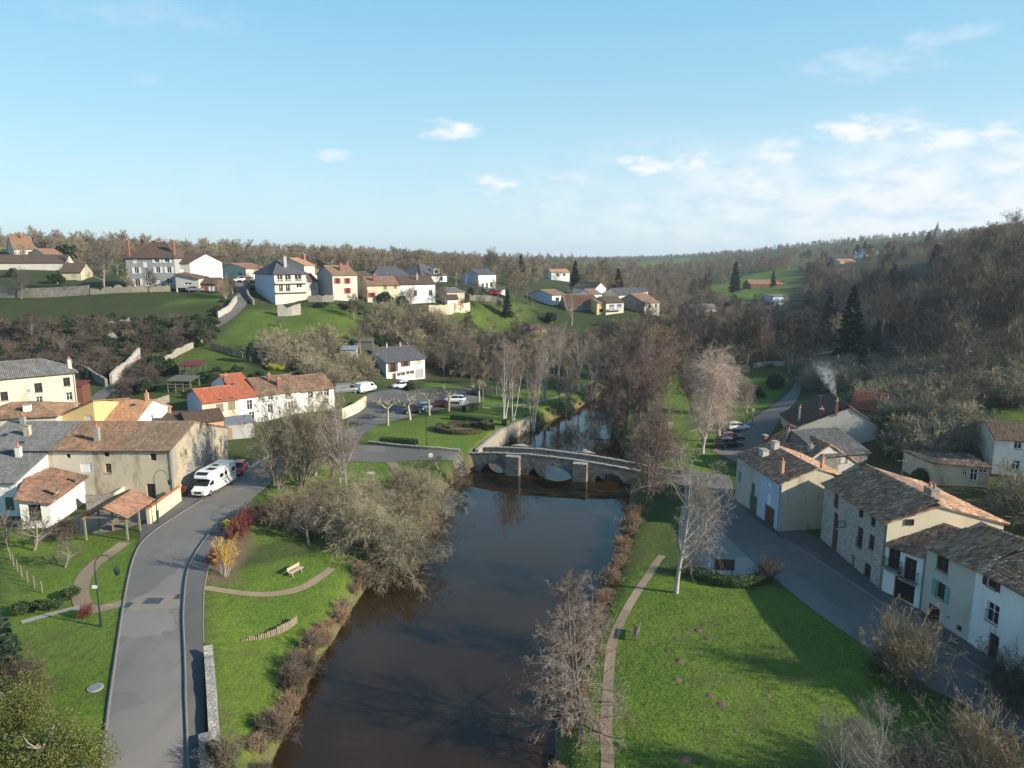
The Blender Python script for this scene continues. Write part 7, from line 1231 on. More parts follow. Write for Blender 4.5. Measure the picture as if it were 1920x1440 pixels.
PR['apple'] = deciduous(21, 4.5, .13, stems=1, lean=.15, first=.35, n1=14, a1=1.0, l1=.6, up1=.1, n2=8, l2=.5, n3=6, l3=.5, tm='oak', cm='twig_grey', name='apple', tw=.013, wig=.16, trunk_len=.7)
PR['slim'] = deciduous(22, 9, .05, stems=1, lean=.04, first=.2, n1=20, a1=.7, l1=.25, up1=.1, n2=6, l2=.5, n3=4, l3=.5, tm='oak', cm='twig_brown', name='slim', tw=.01, wig=.1)
for i, (cm_, st_) in enumerate([('twig_brown', 1), ('twig_tan', 1), ('twig_grey', 2), ('twig_purple', 1), ('twig_dark', 2), ('twig_brown', 2)]):   # trees of the woods
    PR['w%d' % i] = deciduous(40 + i, 13, .2, stems=st_, lean=.1, first=.25, n1=20, a1=.85, l1=.42, up1=.1, n2=8, l2=.52, n3=7, l3=.5, n4=2, l4=.55, tm='oak', cm=cm_, name='w%d' % i, tw=.02, wig=.12)
for i, cm_ in enumerate(['twig_tan', 'twig_tan', 'twig_pink', 'twig_olive']): PR['f%d' % i] = deciduous(60 + i, 12, .2, first=.06, n1=22, a1=.9, l1=.45, up1=.08, n2=7, l2=.55, n3=7, l3=.55, tm='oak', cm=cm_, name='f%d' % i, tw=.06, wig=.14)
PR['willow'] = shrub(23, 5.0, 60, .95, 'twig_olive', 'twig_olive', .011, 10, 9, 'willow', .5, .45, .5, .04, .05, 3)
PR['willow2'] = shrub(24, 4.2, 46, .95, 'twig_brown', 'twig_tan', .011, 10, 9, 'willow2', .45, .45, .5, .04, .05, 3)
PR['bush'] = shrub(25, 2.4, 40, .6, 'twig_brown', 'twig_brown', .011, 8, 7, 'bush', .1, .45, .3, .025, .06)
PR['bramble'] = shrub(26, 1.6, 30, 1.2, 'twig_dark', 'twig_dark', .017, 8, 6, 'bramble', .7, .5, .6, .02, .02)
PR['bramble2'] = shrub(27, 2.2, 30, 1.0, 'twig_brown', 'twig_brown', .018, 8, 6, 'bramble2', .5, .5, .6, .02, .02)
PR['scrub'] = shrub(28, 3.6, 30, .75, 'twig_grey', 'twig_olive', .018, 9, 7, 'scrub', .2, .45, .5, .03, .05)
PR['nearb'] = shrub(44, 3.6, 70, .55, 'twig_olive', 'twig_tan', .008, 8, 7, 'nearb', .1, .35, .4, .017, .06, 2); PR['nearb2'] = shrub(45, 3.4, 80, .5, 'twig_brown', 'twig_grey', .008, 8, 7, 'nearb2', .1, .35, .6, .016, .06, 2)
PR['yellow'] = shrub(29, 2.6, 10, .32, 'yellow', 'yellow', .010, 14, 7, 'yellow', 0, .3, .1, .022, .12); PR['yellow'].trunk.materials[0] = BK['birch']
PR['red'] = shrub(30, 1.7, 40, .45, 'redstem', 'redstem', .014, 8, 5, 'red', 0, .4, .3, .015, .1)
PR['reed'] = shrub(31, 1.5, 46, .35, 'reed', 'reed', .013, 5, 4, 'reed', .15, .4, .35, .012, .08)
PR['reedr'] = shrub(32, 2.0, 50, .3, 'orange', 'orange', .013, 6, 4, 'reedr', .1, .35, .4, .014, .1)
PR['fir'] = conifer(33, 20, 4.0, 60, .2, 'fir', 'fir', .35, .5, 110); PR['cedar'] = conifer(34, 16, 4.6, 46, .12, 'cedar', 'fir', .1, .6, 100); PR['fir2'] = conifer(35, 12, 2.6, 40, .06, 'fir2', 'fir', .2, .42, 80)
PR['ever'] = leafy(36, 4.0, 2.0, 6000, .16, 'ever'); PR['ever2'] = leafy(37, 3.0, 2.2, 5000, .16, 'ivy', name='ever2'); PR['cypress'] = leafy(38, 6.0, 1.5, 6000, .17, 'ever', name='cypress', cone=.45)
PR['bright'] = leafy(39, 5.0, 3.2, 34000, .055, 'bright', name='bright', clumps=55); PR['ballsh'] = leafy(41, 1.0, .75, 3500, .06, 'hedge', name='ballsh', hollow=.8); PR['forsy'] = leafy(42, 1.5, 1.3, 2500, .09, 'forsy', name='forsy'); PR['olive'] = leafy(43, 4.5, 2.6, 5000, .1, 'olive', name='olive', clumps=40)
# pollarded plane: knobby arms
def pollard(seed):
    r = np.random.default_rng(seed); P0, R0 = grow(r, np.array([[0, 0, -.3]]), np.array([[0, 0, 1.]]), np.array([3.4]), np.array([.26]), 6, .05, .03, .7); P1, R1 = sprout(r, P0, R0, 7, .85, 1.0, 1.15, .55, .15, 6, .14, .1, .6, shape=lambda t: 1 + 0 * t); R1[:] = np.maximum(R1, .085); R1[:, -1] = .16; P2, R2 = sprout(r, P1, R1, 4, .5, 1.0, .8, .42, .3, 5, .12, .14, .75, shape=lambda t: 1 + 0 * t); R2[:] = np.maximum(R2, .05); R2[:, -1] = .12
    P3, R3 = sprout(r, P2, R2, 5, .75, 1.0, .8, .3, .4, 4, .15, .12, .4); return proto([(*tubes(P0, R0, 10), 0)], [(*tubes(P1, R1, 7), 0), (*tubes(P2, R2, 6), 0), (*tubes(P3, np.maximum(R3, .018), 3), 0)], BK['plane'], BK['plane'], 'pollard%d' % seed)
PR['pol'] = pollard(5); PR['pol2'] = pollard(6)
# ---------------------------------------------------------------- planting
def gz(px, py, z): return gpt(px, py, z)
TP = plant
# left bank, near
for lb, px, py, z, k, s in [('tall bare multi-stemmed tree by the red car', 562, 905, 3, 'upright', 1.35), ('bare many-stemmed tree leaning over the road bend', 520, 912, 3, 'upright', 1.2), ('bare grey tree behind the road-bend thicket', 590, 884, 3, 'upright', 1.15), ('lone dark bare tree beside the road to the bridge', 620, 885, 3, 'round', .55), ('slender white birch with forked top on the left lawn', 640, 928, 2.3, 'birch', .92), ('second white birch standing close behind the forked one', 649, 925, 2.3, 'birch', .84)]: TP(PR[k], lb, gz(px, py, z), s=s)
for lb, px, py, z, k, s in [('huge olive-grey willow thicket overhanging the river', 738, 1045, 1.3, 'willow', 1.22), ('upper willow clump of the riverside thicket', 690, 975, 1.5, 'willow', 1.05), ('tan willow clump nearest the water', 765, 985, 1.0, 'willow2', 1.1), ('grey willow clump beside the white birches', 640, 985, 2.0, 'willow', .85), ('reddish bush at the river edge under the bridge road', 805, 925, 1.2, 'willow2', .75), ('low brown bush between thicket and bridge', 760, 915, 1.8, 'willow2', .7), ('spreading bare cherry beside the riverside path', 585, 985, 2.2, 'willow2', .9), ('brown bare thicket between dogwoods and willow clumps', 548, 985, 2.3, 'willow2', .95), ('greyish thicket at the foot of the birches', 610, 955, 2.2, 'willow2', 1.0), ('beige willow clump at the bridge end of the thicket', 790, 945, 1.3, 'willow', .95), ('pale willow clump in the middle of the thicket', 690, 1020, 1.6, 'willow', 1.1)]: TP(PR[k], lb, gz(px, py, z), 'shrub', 'shrub', s)
TP(PR['apple'], 'low spreading bare tree with thick trunk above the bench', gz(580, 1018, 2.2), s=1.35); TP(PR['slim'], 'thin sapling at the path fork above the thicket', gz(785, 930, 1.6), s=.85); TP(PR['slim'], 'thin staked sapling inside the riverside thicket', gz(749, 965, 1.6), s=.75)
TP(PR['alder2'], 'leaning pinkish alder at the left end of the bridge', gz(862, 893, 1.4), s=.45, tilt=.08); TP(PR['apple'], 'small bare bush tree beside the round sign', gz(822, 880, 2.2), s=.7)
TP(PR['yellow'], 'bright yellow-orange willow bush with pale stems', gz(424, 1082, 2.7), 'shrub', 'shrub', 1.1, sz=1.45); TP(PR['red'], 'small red-stemmed bush at the foot of the yellow willow', gz(402, 1062, 2.7), 'shrub', 'shrub', .9); TP(PR['red'], 'dark red dogwood mass above the yellow willow', gz(444, 1012, 2.7), 'shrub', 'shrub', 1.35); TP(PR['red'], 'maroon dogwood behind the yellow forsythia', gz(462, 988, 2.7), 'shrub', 'shrub', 1.2); TP(PR['forsy'], 'yellow-green forsythia at the pavement edge', gz(432, 992, 2.7), 'shrub', 'shrub', .8); TP(PR['bush'], 'brown bare bush right of the dogwoods', gz(492, 985, 2.6), 'shrub', 'shrub', 1.0); TP(PR['red'], 'tiny reddish rose bush beside the lawn lamp', gz(160, 1160, 3), 'shrub', 'shrub', .65)
# left gardens
TP(PR['apple'], 'pale lichen-covered fruit tree by the picket fence', gz(62, 1032, 3), s=1.35); TP(PR['apple'], 'small leaning fruit tree on the left lawn', gz(120, 1064, 3), s=.95); TP(PR['bush'], 'brown bush behind the small fruit tree', gz(130, 1012, 3), 'shrub', 'shrub', .9); TP(PR['apple'], 'bare fruit tree at the edge of the cottage garden', gz(8, 1020, 3), s=1.1)
for lb, px, py, s in [('round clipped bush at the path corner', 102, 1142, 1.0), ('second clipped ball bush left of the path corner', 72, 1145, 1.1), ('third clipped ball bush by the wire fence', 132, 1122, 1.2), ('dark ball bush under the fence corner', 40, 1150, 1.2)]: TP(PR['ballsh'], lb, gz(px, py, 3), 'shrub', 'shrub', s)
TP(PR['bright'], 'large yellow-green leafy bush at the lower left corner', gz(85, 1510, 3.0), 'shrub', 'shrub', 1.2, sz=1.15); TP(PR['bright'], 'yellow-green leafy bush behind the big corner bush', gz(20, 1390, 3.0), 'shrub', 'shrub', 1.0); TP(PR['bush'], 'dry brown bush in front of the corner bush', gz(45, 1330, 3), 'shrub', 'shrub', 1.3); TP(PR['fir2'], 'dark young conifer at the left edge of the lawn', gz(8, 1300, 3), s=.6); TP(PR['ever2'], 'dark ivy-green bush beside the young conifer', gz(38, 1290, 3), 'shrub', 'shrub', .75); TP(PR['ever'], 'dark evergreen shrub at the left edge', gz(-20, 1240, 3), 'shrub', 'shrub', .9)
TP(PR['ever2'], 'ivy clump on the lower stone parapet', gz(398, 1400, 3) + np.array([0, 0, .4]), 'shrub', 'shrub', .4); TP(PR['bush'], 'dry bramble over the ivy-grown parapet', gz(420, 1440, 2.2), 'shrub', 'shrub', .9)
# right bank, near
for lb, px, py, z, k, s in [('tall thin alder nearest the camera on the right bank', 1095, 1385, 1.1, 'alder', .86), ('twin alder leaning over the water beside the nearest one', 1085, 1350, 1.0, 'alder', .95), ('pale bare tree on the bank left of the straight path', 1105, 1190, 1.0, 'alder', .6), ('bushy bare alder over the water at mid bank', 1078, 1215, .9, 'alder2', .66), ('white-barked spreading birch beside the forecourt', 1267, 1110, 1.2, 'birchb', 1.24), ('purple-brown alder at the right end of the bridge', 1214, 940, 1.2, 'alder2', .98), ('large alder behind the bridge end', 1220, 920, 1.2, 'round', .85)]: TP(PR[k], lb, gz(px, py, z), s=s)
for lb, px, py, z, k, s, sz in [('big bare forsythia-like bush beside the street', 1690, 1290, 1.3, 'nearb', 1.25, 1.45), ('leafless dome of twigs at the lower right corner', 1830, 1480, 1.3, 'nearb', 1.3, 1.3), ('grey bush on the verge of the street at the right edge', 1895, 1330, 1.4, 'nearb2', 1.05, 1.2), ('twiggy bush at the bottom right edge', 1700, 1500, 1.2, 'nearb2', 1.0, 1.1), ('brown bush at the hedge end by the forecourt', 1440, 1090, 1.3, 'bush', .85, .85), ('orange-brown bush behind the white birch', 1290, 1075, 1.2, 'bush', .8, .6)]: TP(PR[k], lb, gz(px, py, z), 'shrub', 'shrub', s, sz=sz)
TP(PR['olive'], 'yellow-green leafy shrub inside the big bare bush', gz(1660, 1275, 1.3), 'shrub', 'shrub', .62); TP(PR['birchb'], 'pale bare tree at the bottom edge of the right lawn', gz(1580, 1500, 1.1), s=.5); TP(PR['birchb'], 'pale bare sapling at the lower right of the lawn', gz(1640, 1520, 1.1), s=.62); TP(PR['slim'], 'thin bare shoots at the bottom right of the lawn', gz(1540, 1530, 1.1), s=.6)
for lb, x, y, k, s in [('unseen tree added past the last terrace house for its shadow, tallest', 47, 27, 'round', .95), ('unseen tree added past the last terrace house for its shadow, further back', 54, 22, 'round', 1.05)]: TP(PR[k], lb, (x, y, zt1(x, y)), s=s)  # unseen trees, added so their shadows fall across the right lawn
# around the bridge, park and upstream
for lb, px, py, z, k, s in [('white birch clump with four stems left of the park path', 946, 792, 2.4, 'birchm', .98), ('second white birch clump by the clipped hedge', 962, 790, 2.4, 'birchm', .9), ('pinkish birch clump near the river lawn', 1000, 785, 2.4, 'birchm', .95), ('pale birch clump further back under the terracotta house', 1045, 725, 2.4, 'birchm', .95), ('tall silvery poplar left of the brown trees', 1118, 728, 2.2, 'poplar', 1.12), ('tall silvery poplar right of its twin', 1158, 720, 2.2, 'poplar', 1.15), ('broad purple-brown tree on the upstream bank', 1190, 800, 1.6, 'round', 1.08), ('orange-brown round tree behind the purple one', 1232, 745, 1.8, 'roundp', 1.1), ('purple tree overhanging the upstream water', 1160, 770, 1.6, 'round', .9), ('dark alder at the upstream river bend', 1140, 712, 2, 'round', .95), ('dense purple tree on the right bank upstream', 1215, 770, 1.7, 'round', 1.1), ('tall purple-brown tree left of the orange one', 1200, 735, 1.8, 'round', 1.15), ('slender birch on the river lawn left of the poplars', 1085, 735, 2.2, 'birch', .95), ('slender tan tree between birch clumps and poplars', 1062, 760, 2.3, 'birch', .8), ('thin brown tree on the upstream left bank', 1108, 755, 2.0, 'birch', .75), ('tall brown alder overhanging the upstream river', 1150, 795, 1.2, 'alder2', 1.15), ('brown alder on the upstream right bank', 1172, 815, 1.2, 'alder2', 1.1), ('slender birch behind the pinkish clump', 1022, 755, 2.3, 'birchm', .85), ('dark tree behind the orange-brown one', 1255, 715, 1.9, 'w4', 1.2), ('dark bare tree right of the orange-brown one', 1280, 705, 1.9, 'w4', 1.15), ('dark bare tree at the back of the right lawn', 1400, 700, 2.0, 'w4', 1.1), ('dark bare tree beside the pale boundary wall', 1480, 705, 2.2, 'w4', 1.1), ('dark bare tree left of the tallest spruce', 1530, 710, 2.5, 'w4', 1.1),
                       ('weeping birch with pale drooping twigs on the right lawn', 1318, 842, 1.6, 'weep', 1.25), ('second weeping birch merged with the first', 1348, 824, 1.6, 'weep', 1.1), ('small weeping birch beside the parked white car', 1400, 780, 1.7, 'weep', .5), ('dark bare tree behind the weeping birches', 1300, 770, 1.7, 'round', .8), ('young bare tree on the park lawn', 1050, 755, 2.3, 'w0', .5), ('thin bare tree by the park path', 1075, 745, 2.3, 'w3', .55), ('bare tree near the car park end', 905, 750, 2.8, 'w1', .55), ('bare tree behind the information board', 930, 740, 2.6, 'w5', .55)]: TP(PR[k], lb, gz(px, py, z), s=s)
for lb, px, py, k in [('pollarded plane tree standing alone at the lawn corner', 727, 798, 'pol'), ('pollarded plane beside the dark blue car', 769, 787, 'pol2'), ('pollarded plane beside the white hatchback', 805, 779, 'pol'), ('pollarded plane beside the dark red saloon', 841, 771, 'pol2'), ('pollarded plane at the far end of the car park', 898, 757, 'pol')]: TP(PR[k], lb, gz(px, py, 3), s=1.0, group='pollarded planes')
# clipped hedges
def hedge(label, P_, wd, h, lm='hedge', name='hedge', dens=70):
    P_ = chaikin(P_, 1); d = np.concatenate([[0], np.cumsum(np.linalg.norm(np.diff(P_, axis=0), axis=1))]); r = np.random.default_rng(int(d[-1] * 100)); n = int(d[-1] * dens * (wd + 2 * h)); t = r.uniform(0, d[-1], n); X = np.stack([np.interp(t, d, P_[:, 0]), np.interp(t, d, P_[:, 1])], 1); A_, B_ = band(P_, 1.0); Nn = np.stack([np.interp(t, d, (A_ - B_)[:, 0]), np.interp(t, d, (A_ - B_)[:, 1])], 1)
    f = r.uniform(0, wd + 2 * h, n); lat = np.clip(f - h, 0, wd) - wd / 2; z = np.where(f < h, f, np.where(f > wd + h, wd + 2 * h - f, h)); V = np.column_stack([X + Nn * (lat + r.normal(0, .03, n))[:, None], zt(X[:, 0], X[:, 1]) + z + r.normal(0, .03, n)]); o = V3((P_[0][0], P_[0][1], zt1(*P_[0]))); par = empty(name, o, label, 'hedge'); v, q = leaves(r, V - o, .09); link('foliage', npmesh('hedge_leaves', v, q, LF[lm], smooth=False), par)
    b = MB(o); t = np.linspace(0, d[-1], max(3, int(d[-1] / .7))); X = np.stack([np.interp(t, d, P_[:, 0]), np.interp(t, d, P_[:, 1])], 1); A_, B_ = band(X, wd * .86); zz = zt(X[:, 0], X[:, 1])
    for i in range(len(t) - 1):
        p = lambda Q_, k, e: np.array([Q_[k][0], Q_[k][1], zz[k] + e]); b.face([p(B_, i, 0), p(B_, i + 1, 0), p(B_, i + 1, h * .93), p(B_, i, h * .93)], LF[lm]); b.face([p(A_, i + 1, 0), p(A_, i, 0), p(A_, i, h * .93), p(A_, i + 1, h * .93)], LF[lm]); b.face([p(B_, i, h * .93), p(B_, i + 1, h * .93), p(A_, i + 1, h * .93), p(A_, i, h * .93)], LF[lm])
    b.build('core', par); return par
hedge('dark clipped hedge beside the road to the bridge', gp(3, (712, 831), (740, 832), (782, 835)), 1.0, .9); hedge('dark clipped hedge behind the ornamental garden', gp(3, (846, 786), (885, 789), (922, 794)), 1.2, .9); hedge('clipped hedge at the quay end of the garden', gp(3, (944, 794), (975, 798), (1008, 801)), 1.3, 1.1); hedge('dark low hedge at the car park edge', gp(3, (870, 772), (885, 768), (900, 764)), 1.2, 1.2)
ce = G2(866, 806, 3)
for lb, r_, a0, a1 in (('outer ring of the brown clipped box garden', 4.2, 2.6, 5.6), ('inner curl of the brown clipped box garden', 2.6, 1.0, 3.6), ('upper arc of the brown clipped box garden', 4.0, .4, 2.2)):
    hedge(lb, [ce + np.array([math.cos(a), .8 * math.sin(a)]) * r_ for a in np.linspace(a0, a1, 8)], .9, .75, 'box')
hedge('square-cut box block at the garden end', gp(3, (905, 800), (922, 806)), 1.4, 1.2, 'box'); hedge('low mossy hedge between forecourt and right lawn', gp(1.2, (1300, 1078), (1340, 1095), (1385, 1102), (1430, 1094)), 1.3, .8, 'hedge'); road('flower_bed', *band(np.array([ce + np.array([math.cos(a), .8 * math.sin(a)]) * .8 for a in np.linspace(0, 3.2, 8)]), 1.7), M['earth'], 20, 4, .04)
hedge('dark yew hedge below the white hilltop house', tp((872, 545), (890, 552), (905, 556)), 2.0, 1.8, 'ivy', dens=20)
# evergreens and conifers
for lb, px, py, Y, k, s in [('tallest dark spruce in the valley', 1590, 697, 172, 'fir', 1.03), ('broad cedar left of the tallest spruce', 1556, 600, 245, 'cedar', 1.25), ('dark fir on the edge of the sunlit field', 1378, 540, 400, 'fir2', 1.45), ('small fir beside the brown timber house', 1449, 540, 415, 'fir2', .8), ('tall fir behind the hamlet', 1158, 552, 275, 'cedar', .62), ('slim fir left of the hamlet', 1078, 552, 285, 'fir2', .95), ('dark fir below the white garage', 951, 572, 215, 'fir2', .72), ('fir between white house and orange-roofed villa', 977, 520, 330, 'fir2', .95), ('young spruce on the right slope by the spruce giant', 1642, 668, 190, 'fir2', .65), ('dark fir high in the right-hand wood', 1640, 560, 300, 'fir2', 1.0), ('second dark fir high in the right-hand wood', 1668, 555, 300, 'cedar', .55), ('dark pine on the right skyline', 1740, 455, 620, 'cedar', .95), ('cypress tip on the right skyline', 1606, 478, 640, 'fir2', 1.0), ('dark pair of firs above the orange-roofed far house', 1620, 480, 650, 'fir2', 1.15), ('fir behind the grey villa roof', 268, 478, 270, 'fir2', .7), ('rounded fir behind the villa chimney', 290, 478, 275, 'cedar', .5), ('fir right of the villa chimney', 318, 482, 290, 'fir2', .6)]:
    x = XY(px, Y, zat(py, Y))[0]; TP(PR[k], lb, (x, Y, zt1(x, Y)), s=s)
for lb, px, py, k, s in [('dark evergreen mass beside the upper lane bend', 378, 645, 'cypress', 1.0), ('dark cypress-like bush at the foot of the meadow', 470, 680, 'cypress', .85), ('round evergreen above the lower lane', 292, 695, 'ever', 1.1), ('broad evergreen behind the lower lane', 318, 700, 'ever2', 1.1), ('big dark evergreen beside the farm', 130, 492, 'ever', 2.0), ('dark evergreen in front of the brown barn', 108, 532, 'ever', 1.1), ('evergreen shrub at the left farm wall', 25, 520, 'ever', .9), ('evergreen bush near the terrace of the long row', 755, 575, 'ever', 1.0), ('green tree in front of the long row', 722, 570, 'ever', 1.2), ('dark evergreen bush on the orchard edge', 1035, 605, 'ever', 1.1), ('dark round evergreen in the valley trees', 1370, 590, 'ever', 2.0), ('dark laurel on the right lawn', 1452, 728, 'ever', 1.15), ('small laurel near the back street', 1420, 745, 'ever2', .9), ('yellow-green bush in the allotment row', 512, 692, 'forsy', 1.2), ('second yellow-green bush in the allotment row', 526, 694, 'forsy', 1.0), ('olive-leaved tree beside the ribbed outhouse', 1668, 815, 'olive', 1.1), ('olive bush at the plank fence end', 1660, 855, 'olive', .8), ('dark ivy bush beside the beige annexe', 1725, 905, 'ever2', .7), ('evergreen shrub behind the plank fence', 1770, 838, 'ever2', .6), ('evergreen bush below the white house', 770, 733, 'ever2', .8), ('grey scrub dome by the lower lane', 275, 735, 'ever2', .9)]:
    p = T(px, py); TP(PR[k], lb, p, 'shrub', 'shrub', s)
# bare trees on the slopes, one by one
bare = [('big bare oak in front of the hilltop farm', 195, 548, 'w2', 1.15), ('bare tree at the left end of the hill wall', 40, 560, 'w2', .6), ('pale bare tree in the bramble slope', 118, 668, 'apple', 1.3), ('second bare tree on the bramble slope', 60, 640, 'w4', .5), ('bare hedge tree right of the brick shed', 424, 560, 'upright', .6), ('small fruit tree in the middle of the meadow', 528, 615, 'apple', .8), ('bare tree at the meadow foot', 610, 655, 'w2', .45), ('dark bare tree below the red-shuttered house', 665, 600, 'w4', .45), ('pinkish bare tree under the long row', 668, 590, 'w3', .4), ('bare tree left of the white house', 685, 700, 'apple', 1.5), ('bare tree beside the terrace wall', 770, 610, 'w2', .5), ('dark bare tree on the slope below the terrace', 730, 625, 'w4', .45), ('bare birch right of the white house', 860, 700, 'birch', .6), ('round tan tree right of the white house', 832, 705, 'w1', .42), ('bare orchard tree on the green slope', 975, 600, 'apple', 1.3), ('bare orchard tree near the white cottage', 1000, 575, 'apple', 1.1), ('large bare tree behind the white hilltop house', 925, 525, 'w2', 1.0), ('bare birch beside the stone barn', 1072, 610, 'birch', .75), ('dark bare tree at the river end of the hamlet', 1215, 640, 'w4', .85), ('pale bare tree at the river bend', 1205, 700, 'poplar', .85), ('dark bare tree on the right river lawn edge', 1250, 700, 'w4', .8),
        ('tall bare ash on the right slope', 1800, 765, 'w2', .95), ('bare tree beside the white tarpaulins', 1735, 780, 'scrub', 1.6), ('bare walnut above the plank fence', 1790, 800, 'w5', .6), ('small bare tree beside the garden of the annexe', 1840, 960 if 0 else 900, 'apple', .5)]
for lb, px, py, k, s in bare: TP(PR[k], lb, T(px, py), s=s)
# ---- woods: each tree in view an object of its own, the mass behind as one
def lod_tree(k, label, p, s, group): 
    e = empty('bare_tree', p, label, 'tree', group); e.rotation_euler = (0, 0, random.uniform(0, 6.28)); v = random.uniform(.85, 1.15); e.scale = (s, s, s * v); link('trunk', PR[k].trunk, e); link('crown', PR[k].crown, e)
def scatter(poly, n, seed, mind=0.0, ylim=(30, 3000)):
    r = np.random.default_rng(seed); P_ = np.array(poly); out = []; tries = 0
    while len(out) < n and tries < n * 40:
        tries += 1; x, y = r.uniform(P_[:, 0].min(), P_[:, 0].max()), r.uniform(P_[:, 1].min(), P_[:, 1].max())
        if not inside([(x, y)], poly)[0]: continue
        p = T(x, y, 60, 2500)
        if all((p[0] - q[0]) ** 2 + (p[1] - q[1]) ** 2 > (mind * max(1, p[1] / 200)) ** 2 for q in out): out.append(p)
    return out
HQ = [np.array(h[1]) for h in HOUSES]
CLR = [(20, 438, 112, 482, 234), (80, 462, 160, 512, 222), (1380, 500, 1500, 548, 470), (1440, 548, 1480, 578, 325), (1572, 482, 1610, 500, 515), (1686, 484, 1726, 500, 475), (1030, 500, 1072, 522, 375), (1545, 540, 1640, 700, 171), (1515, 480, 1590, 590, 240), (1362, 488, 1396, 545, 395), (1010, 525, 1240, 596, 250), (230, 448, 960, 575, 228), (1690, 720, 1730, 780, 140), (470, 485, 505, 512, 325), (1140, 500, 1180, 552, 270)]
def in_view_of(p, h):
    d = p[1] * CC + (H - p[2]) * SS; px = 960 + F * p[0] / d; yb = 720 - F * (p[1] * SS + (p[2] - H) * CC) / d; yt = yb - F * h / d; hw = .35 * h * F / d
    return any(px + hw > a and px - hw < c and yb > b_ and yt < d_ and p[1] < Ym for (a, b_, c, d_, Ym) in CLR)
def clear(p, m=2.5):
    P_ = np.array([[p[0], p[1]]])
    return not any(inside(P_, [tuple(a) for a in q])[0] or seg_dist(P_, q)[0] < m for q in HQ if abs(q[:, 0].mean() - p[0]) < 40 and abs(q[:, 1].mean() - p[1]) < 40)
WOOD = [([(1500, 560), (1560, 500), (1700, 475), (1920, 450), (1960, 560), (1960, 700), (1800, 735), (1700, 740), (1640, 700), (1560, 690)], 105, 5.0, ('w0', 'w2', 'w4', 'w5', 'w1'), (.75, 1.1), ' bare tree of the dense wood on the right-hand hillside', 'right hillside wood'),
        ([(1240, 600), (1330, 560), (1480, 570), (1520, 640), (1500, 685), (1350, 690), (1250, 680)], 75, 4.5, ('w4', 'w4', 'w3', 'w0'), (.7, 1.05), ' bare tree of the shaded valley bottom wood', 'valley bottom wood'),
        ([(660, 660), (800, 620), (980, 640), (1100, 640), (1200, 620), (1210, 690), (1000, 720), (880, 720), (800, 690)], 44, 5.0, ('w0', 'w4', 'w1', 'w5'), (.4, .65), ' bare tree in the thicket above the car park', 'thicket above the car park'),
        ([(1100, 545), (1240, 520), (1420, 515), (1480, 505), (1500, 490), (1380, 500), (1200, 508), (1040, 520), (960, 530)], 40, 7.0, ('f0', 'f1', 'f2', 'w1'), (.7, 1.0), ' bare tree of the sunlit wood behind the hamlet', 'wood behind the hamlet'),
        ([(0, 488), (230, 486), (520, 490), (840, 500), (960, 510), (960, 495), (600, 484), (300, 476), (0, 468)], 46, 8.0, ('f0', 'f1', 'f2', 'f3'), (.3, .7), ' bare tree on the left plateau skyline', 'left skyline trees')]
for i, (poly, n, md, ks, (s0, s1), lb, gr) in enumerate(WOOD):
    for p in scatter(poly, n, 200 + i, md):
        sc0 = random.uniform(s0, s1); kk = random.choice(ks)
        if clear(p) and not in_view_of(p, 13 * sc0): lod_tree(kk, ('tall ' if sc0 > s0 * .5 + s1 * .5 else 'smaller ') + {'w0': 'brown', 'w1': 'tan', 'w2': 'grey', 'w3': 'purplish', 'w4': 'dark', 'w5': 'brown twin-stemmed', 'f0': 'tan', 'f1': 'sandy', 'f2': 'pinkish', 'f3': 'olive'}[kk] + lb, p, sc0, gr)
for nm_, poly, n, (s0, s1), sd, mg in (('in front of the hilltop houses', [(160, 545), (420, 552), (600, 560), (700, 570), (860, 592), (960, 590), (1000, 560), (940, 548), (820, 560), (590, 560), (420, 545)], 30, (.28, .5), 301, 1.2), ('between the hilltop roofs', [(150, 520), (420, 522), (480, 528), (700, 528), (860, 540), (960, 545), (960, 520), (700, 510), (400, 505), (150, 505)], 46, (.35, .62), 302, 1.5)):
    for p in scatter(poly, n, sd, 3.0):
        kk = random.choice(('w0', 'w2', 'w5', 'w3', 'f0')); sc0 = random.uniform(s0, s1)
        if clear(p, mg): lod_tree(kk, ('taller ' if sc0 > (s0 + s1) / 2 else 'low ') + {'w0': 'brown', 'w2': 'grey', 'w5': 'twin-stemmed', 'w3': 'purplish', 'f0': 'tan'}[kk] + ' bare garden tree ' + nm_, p, sc0, 'garden trees of the hilltop')
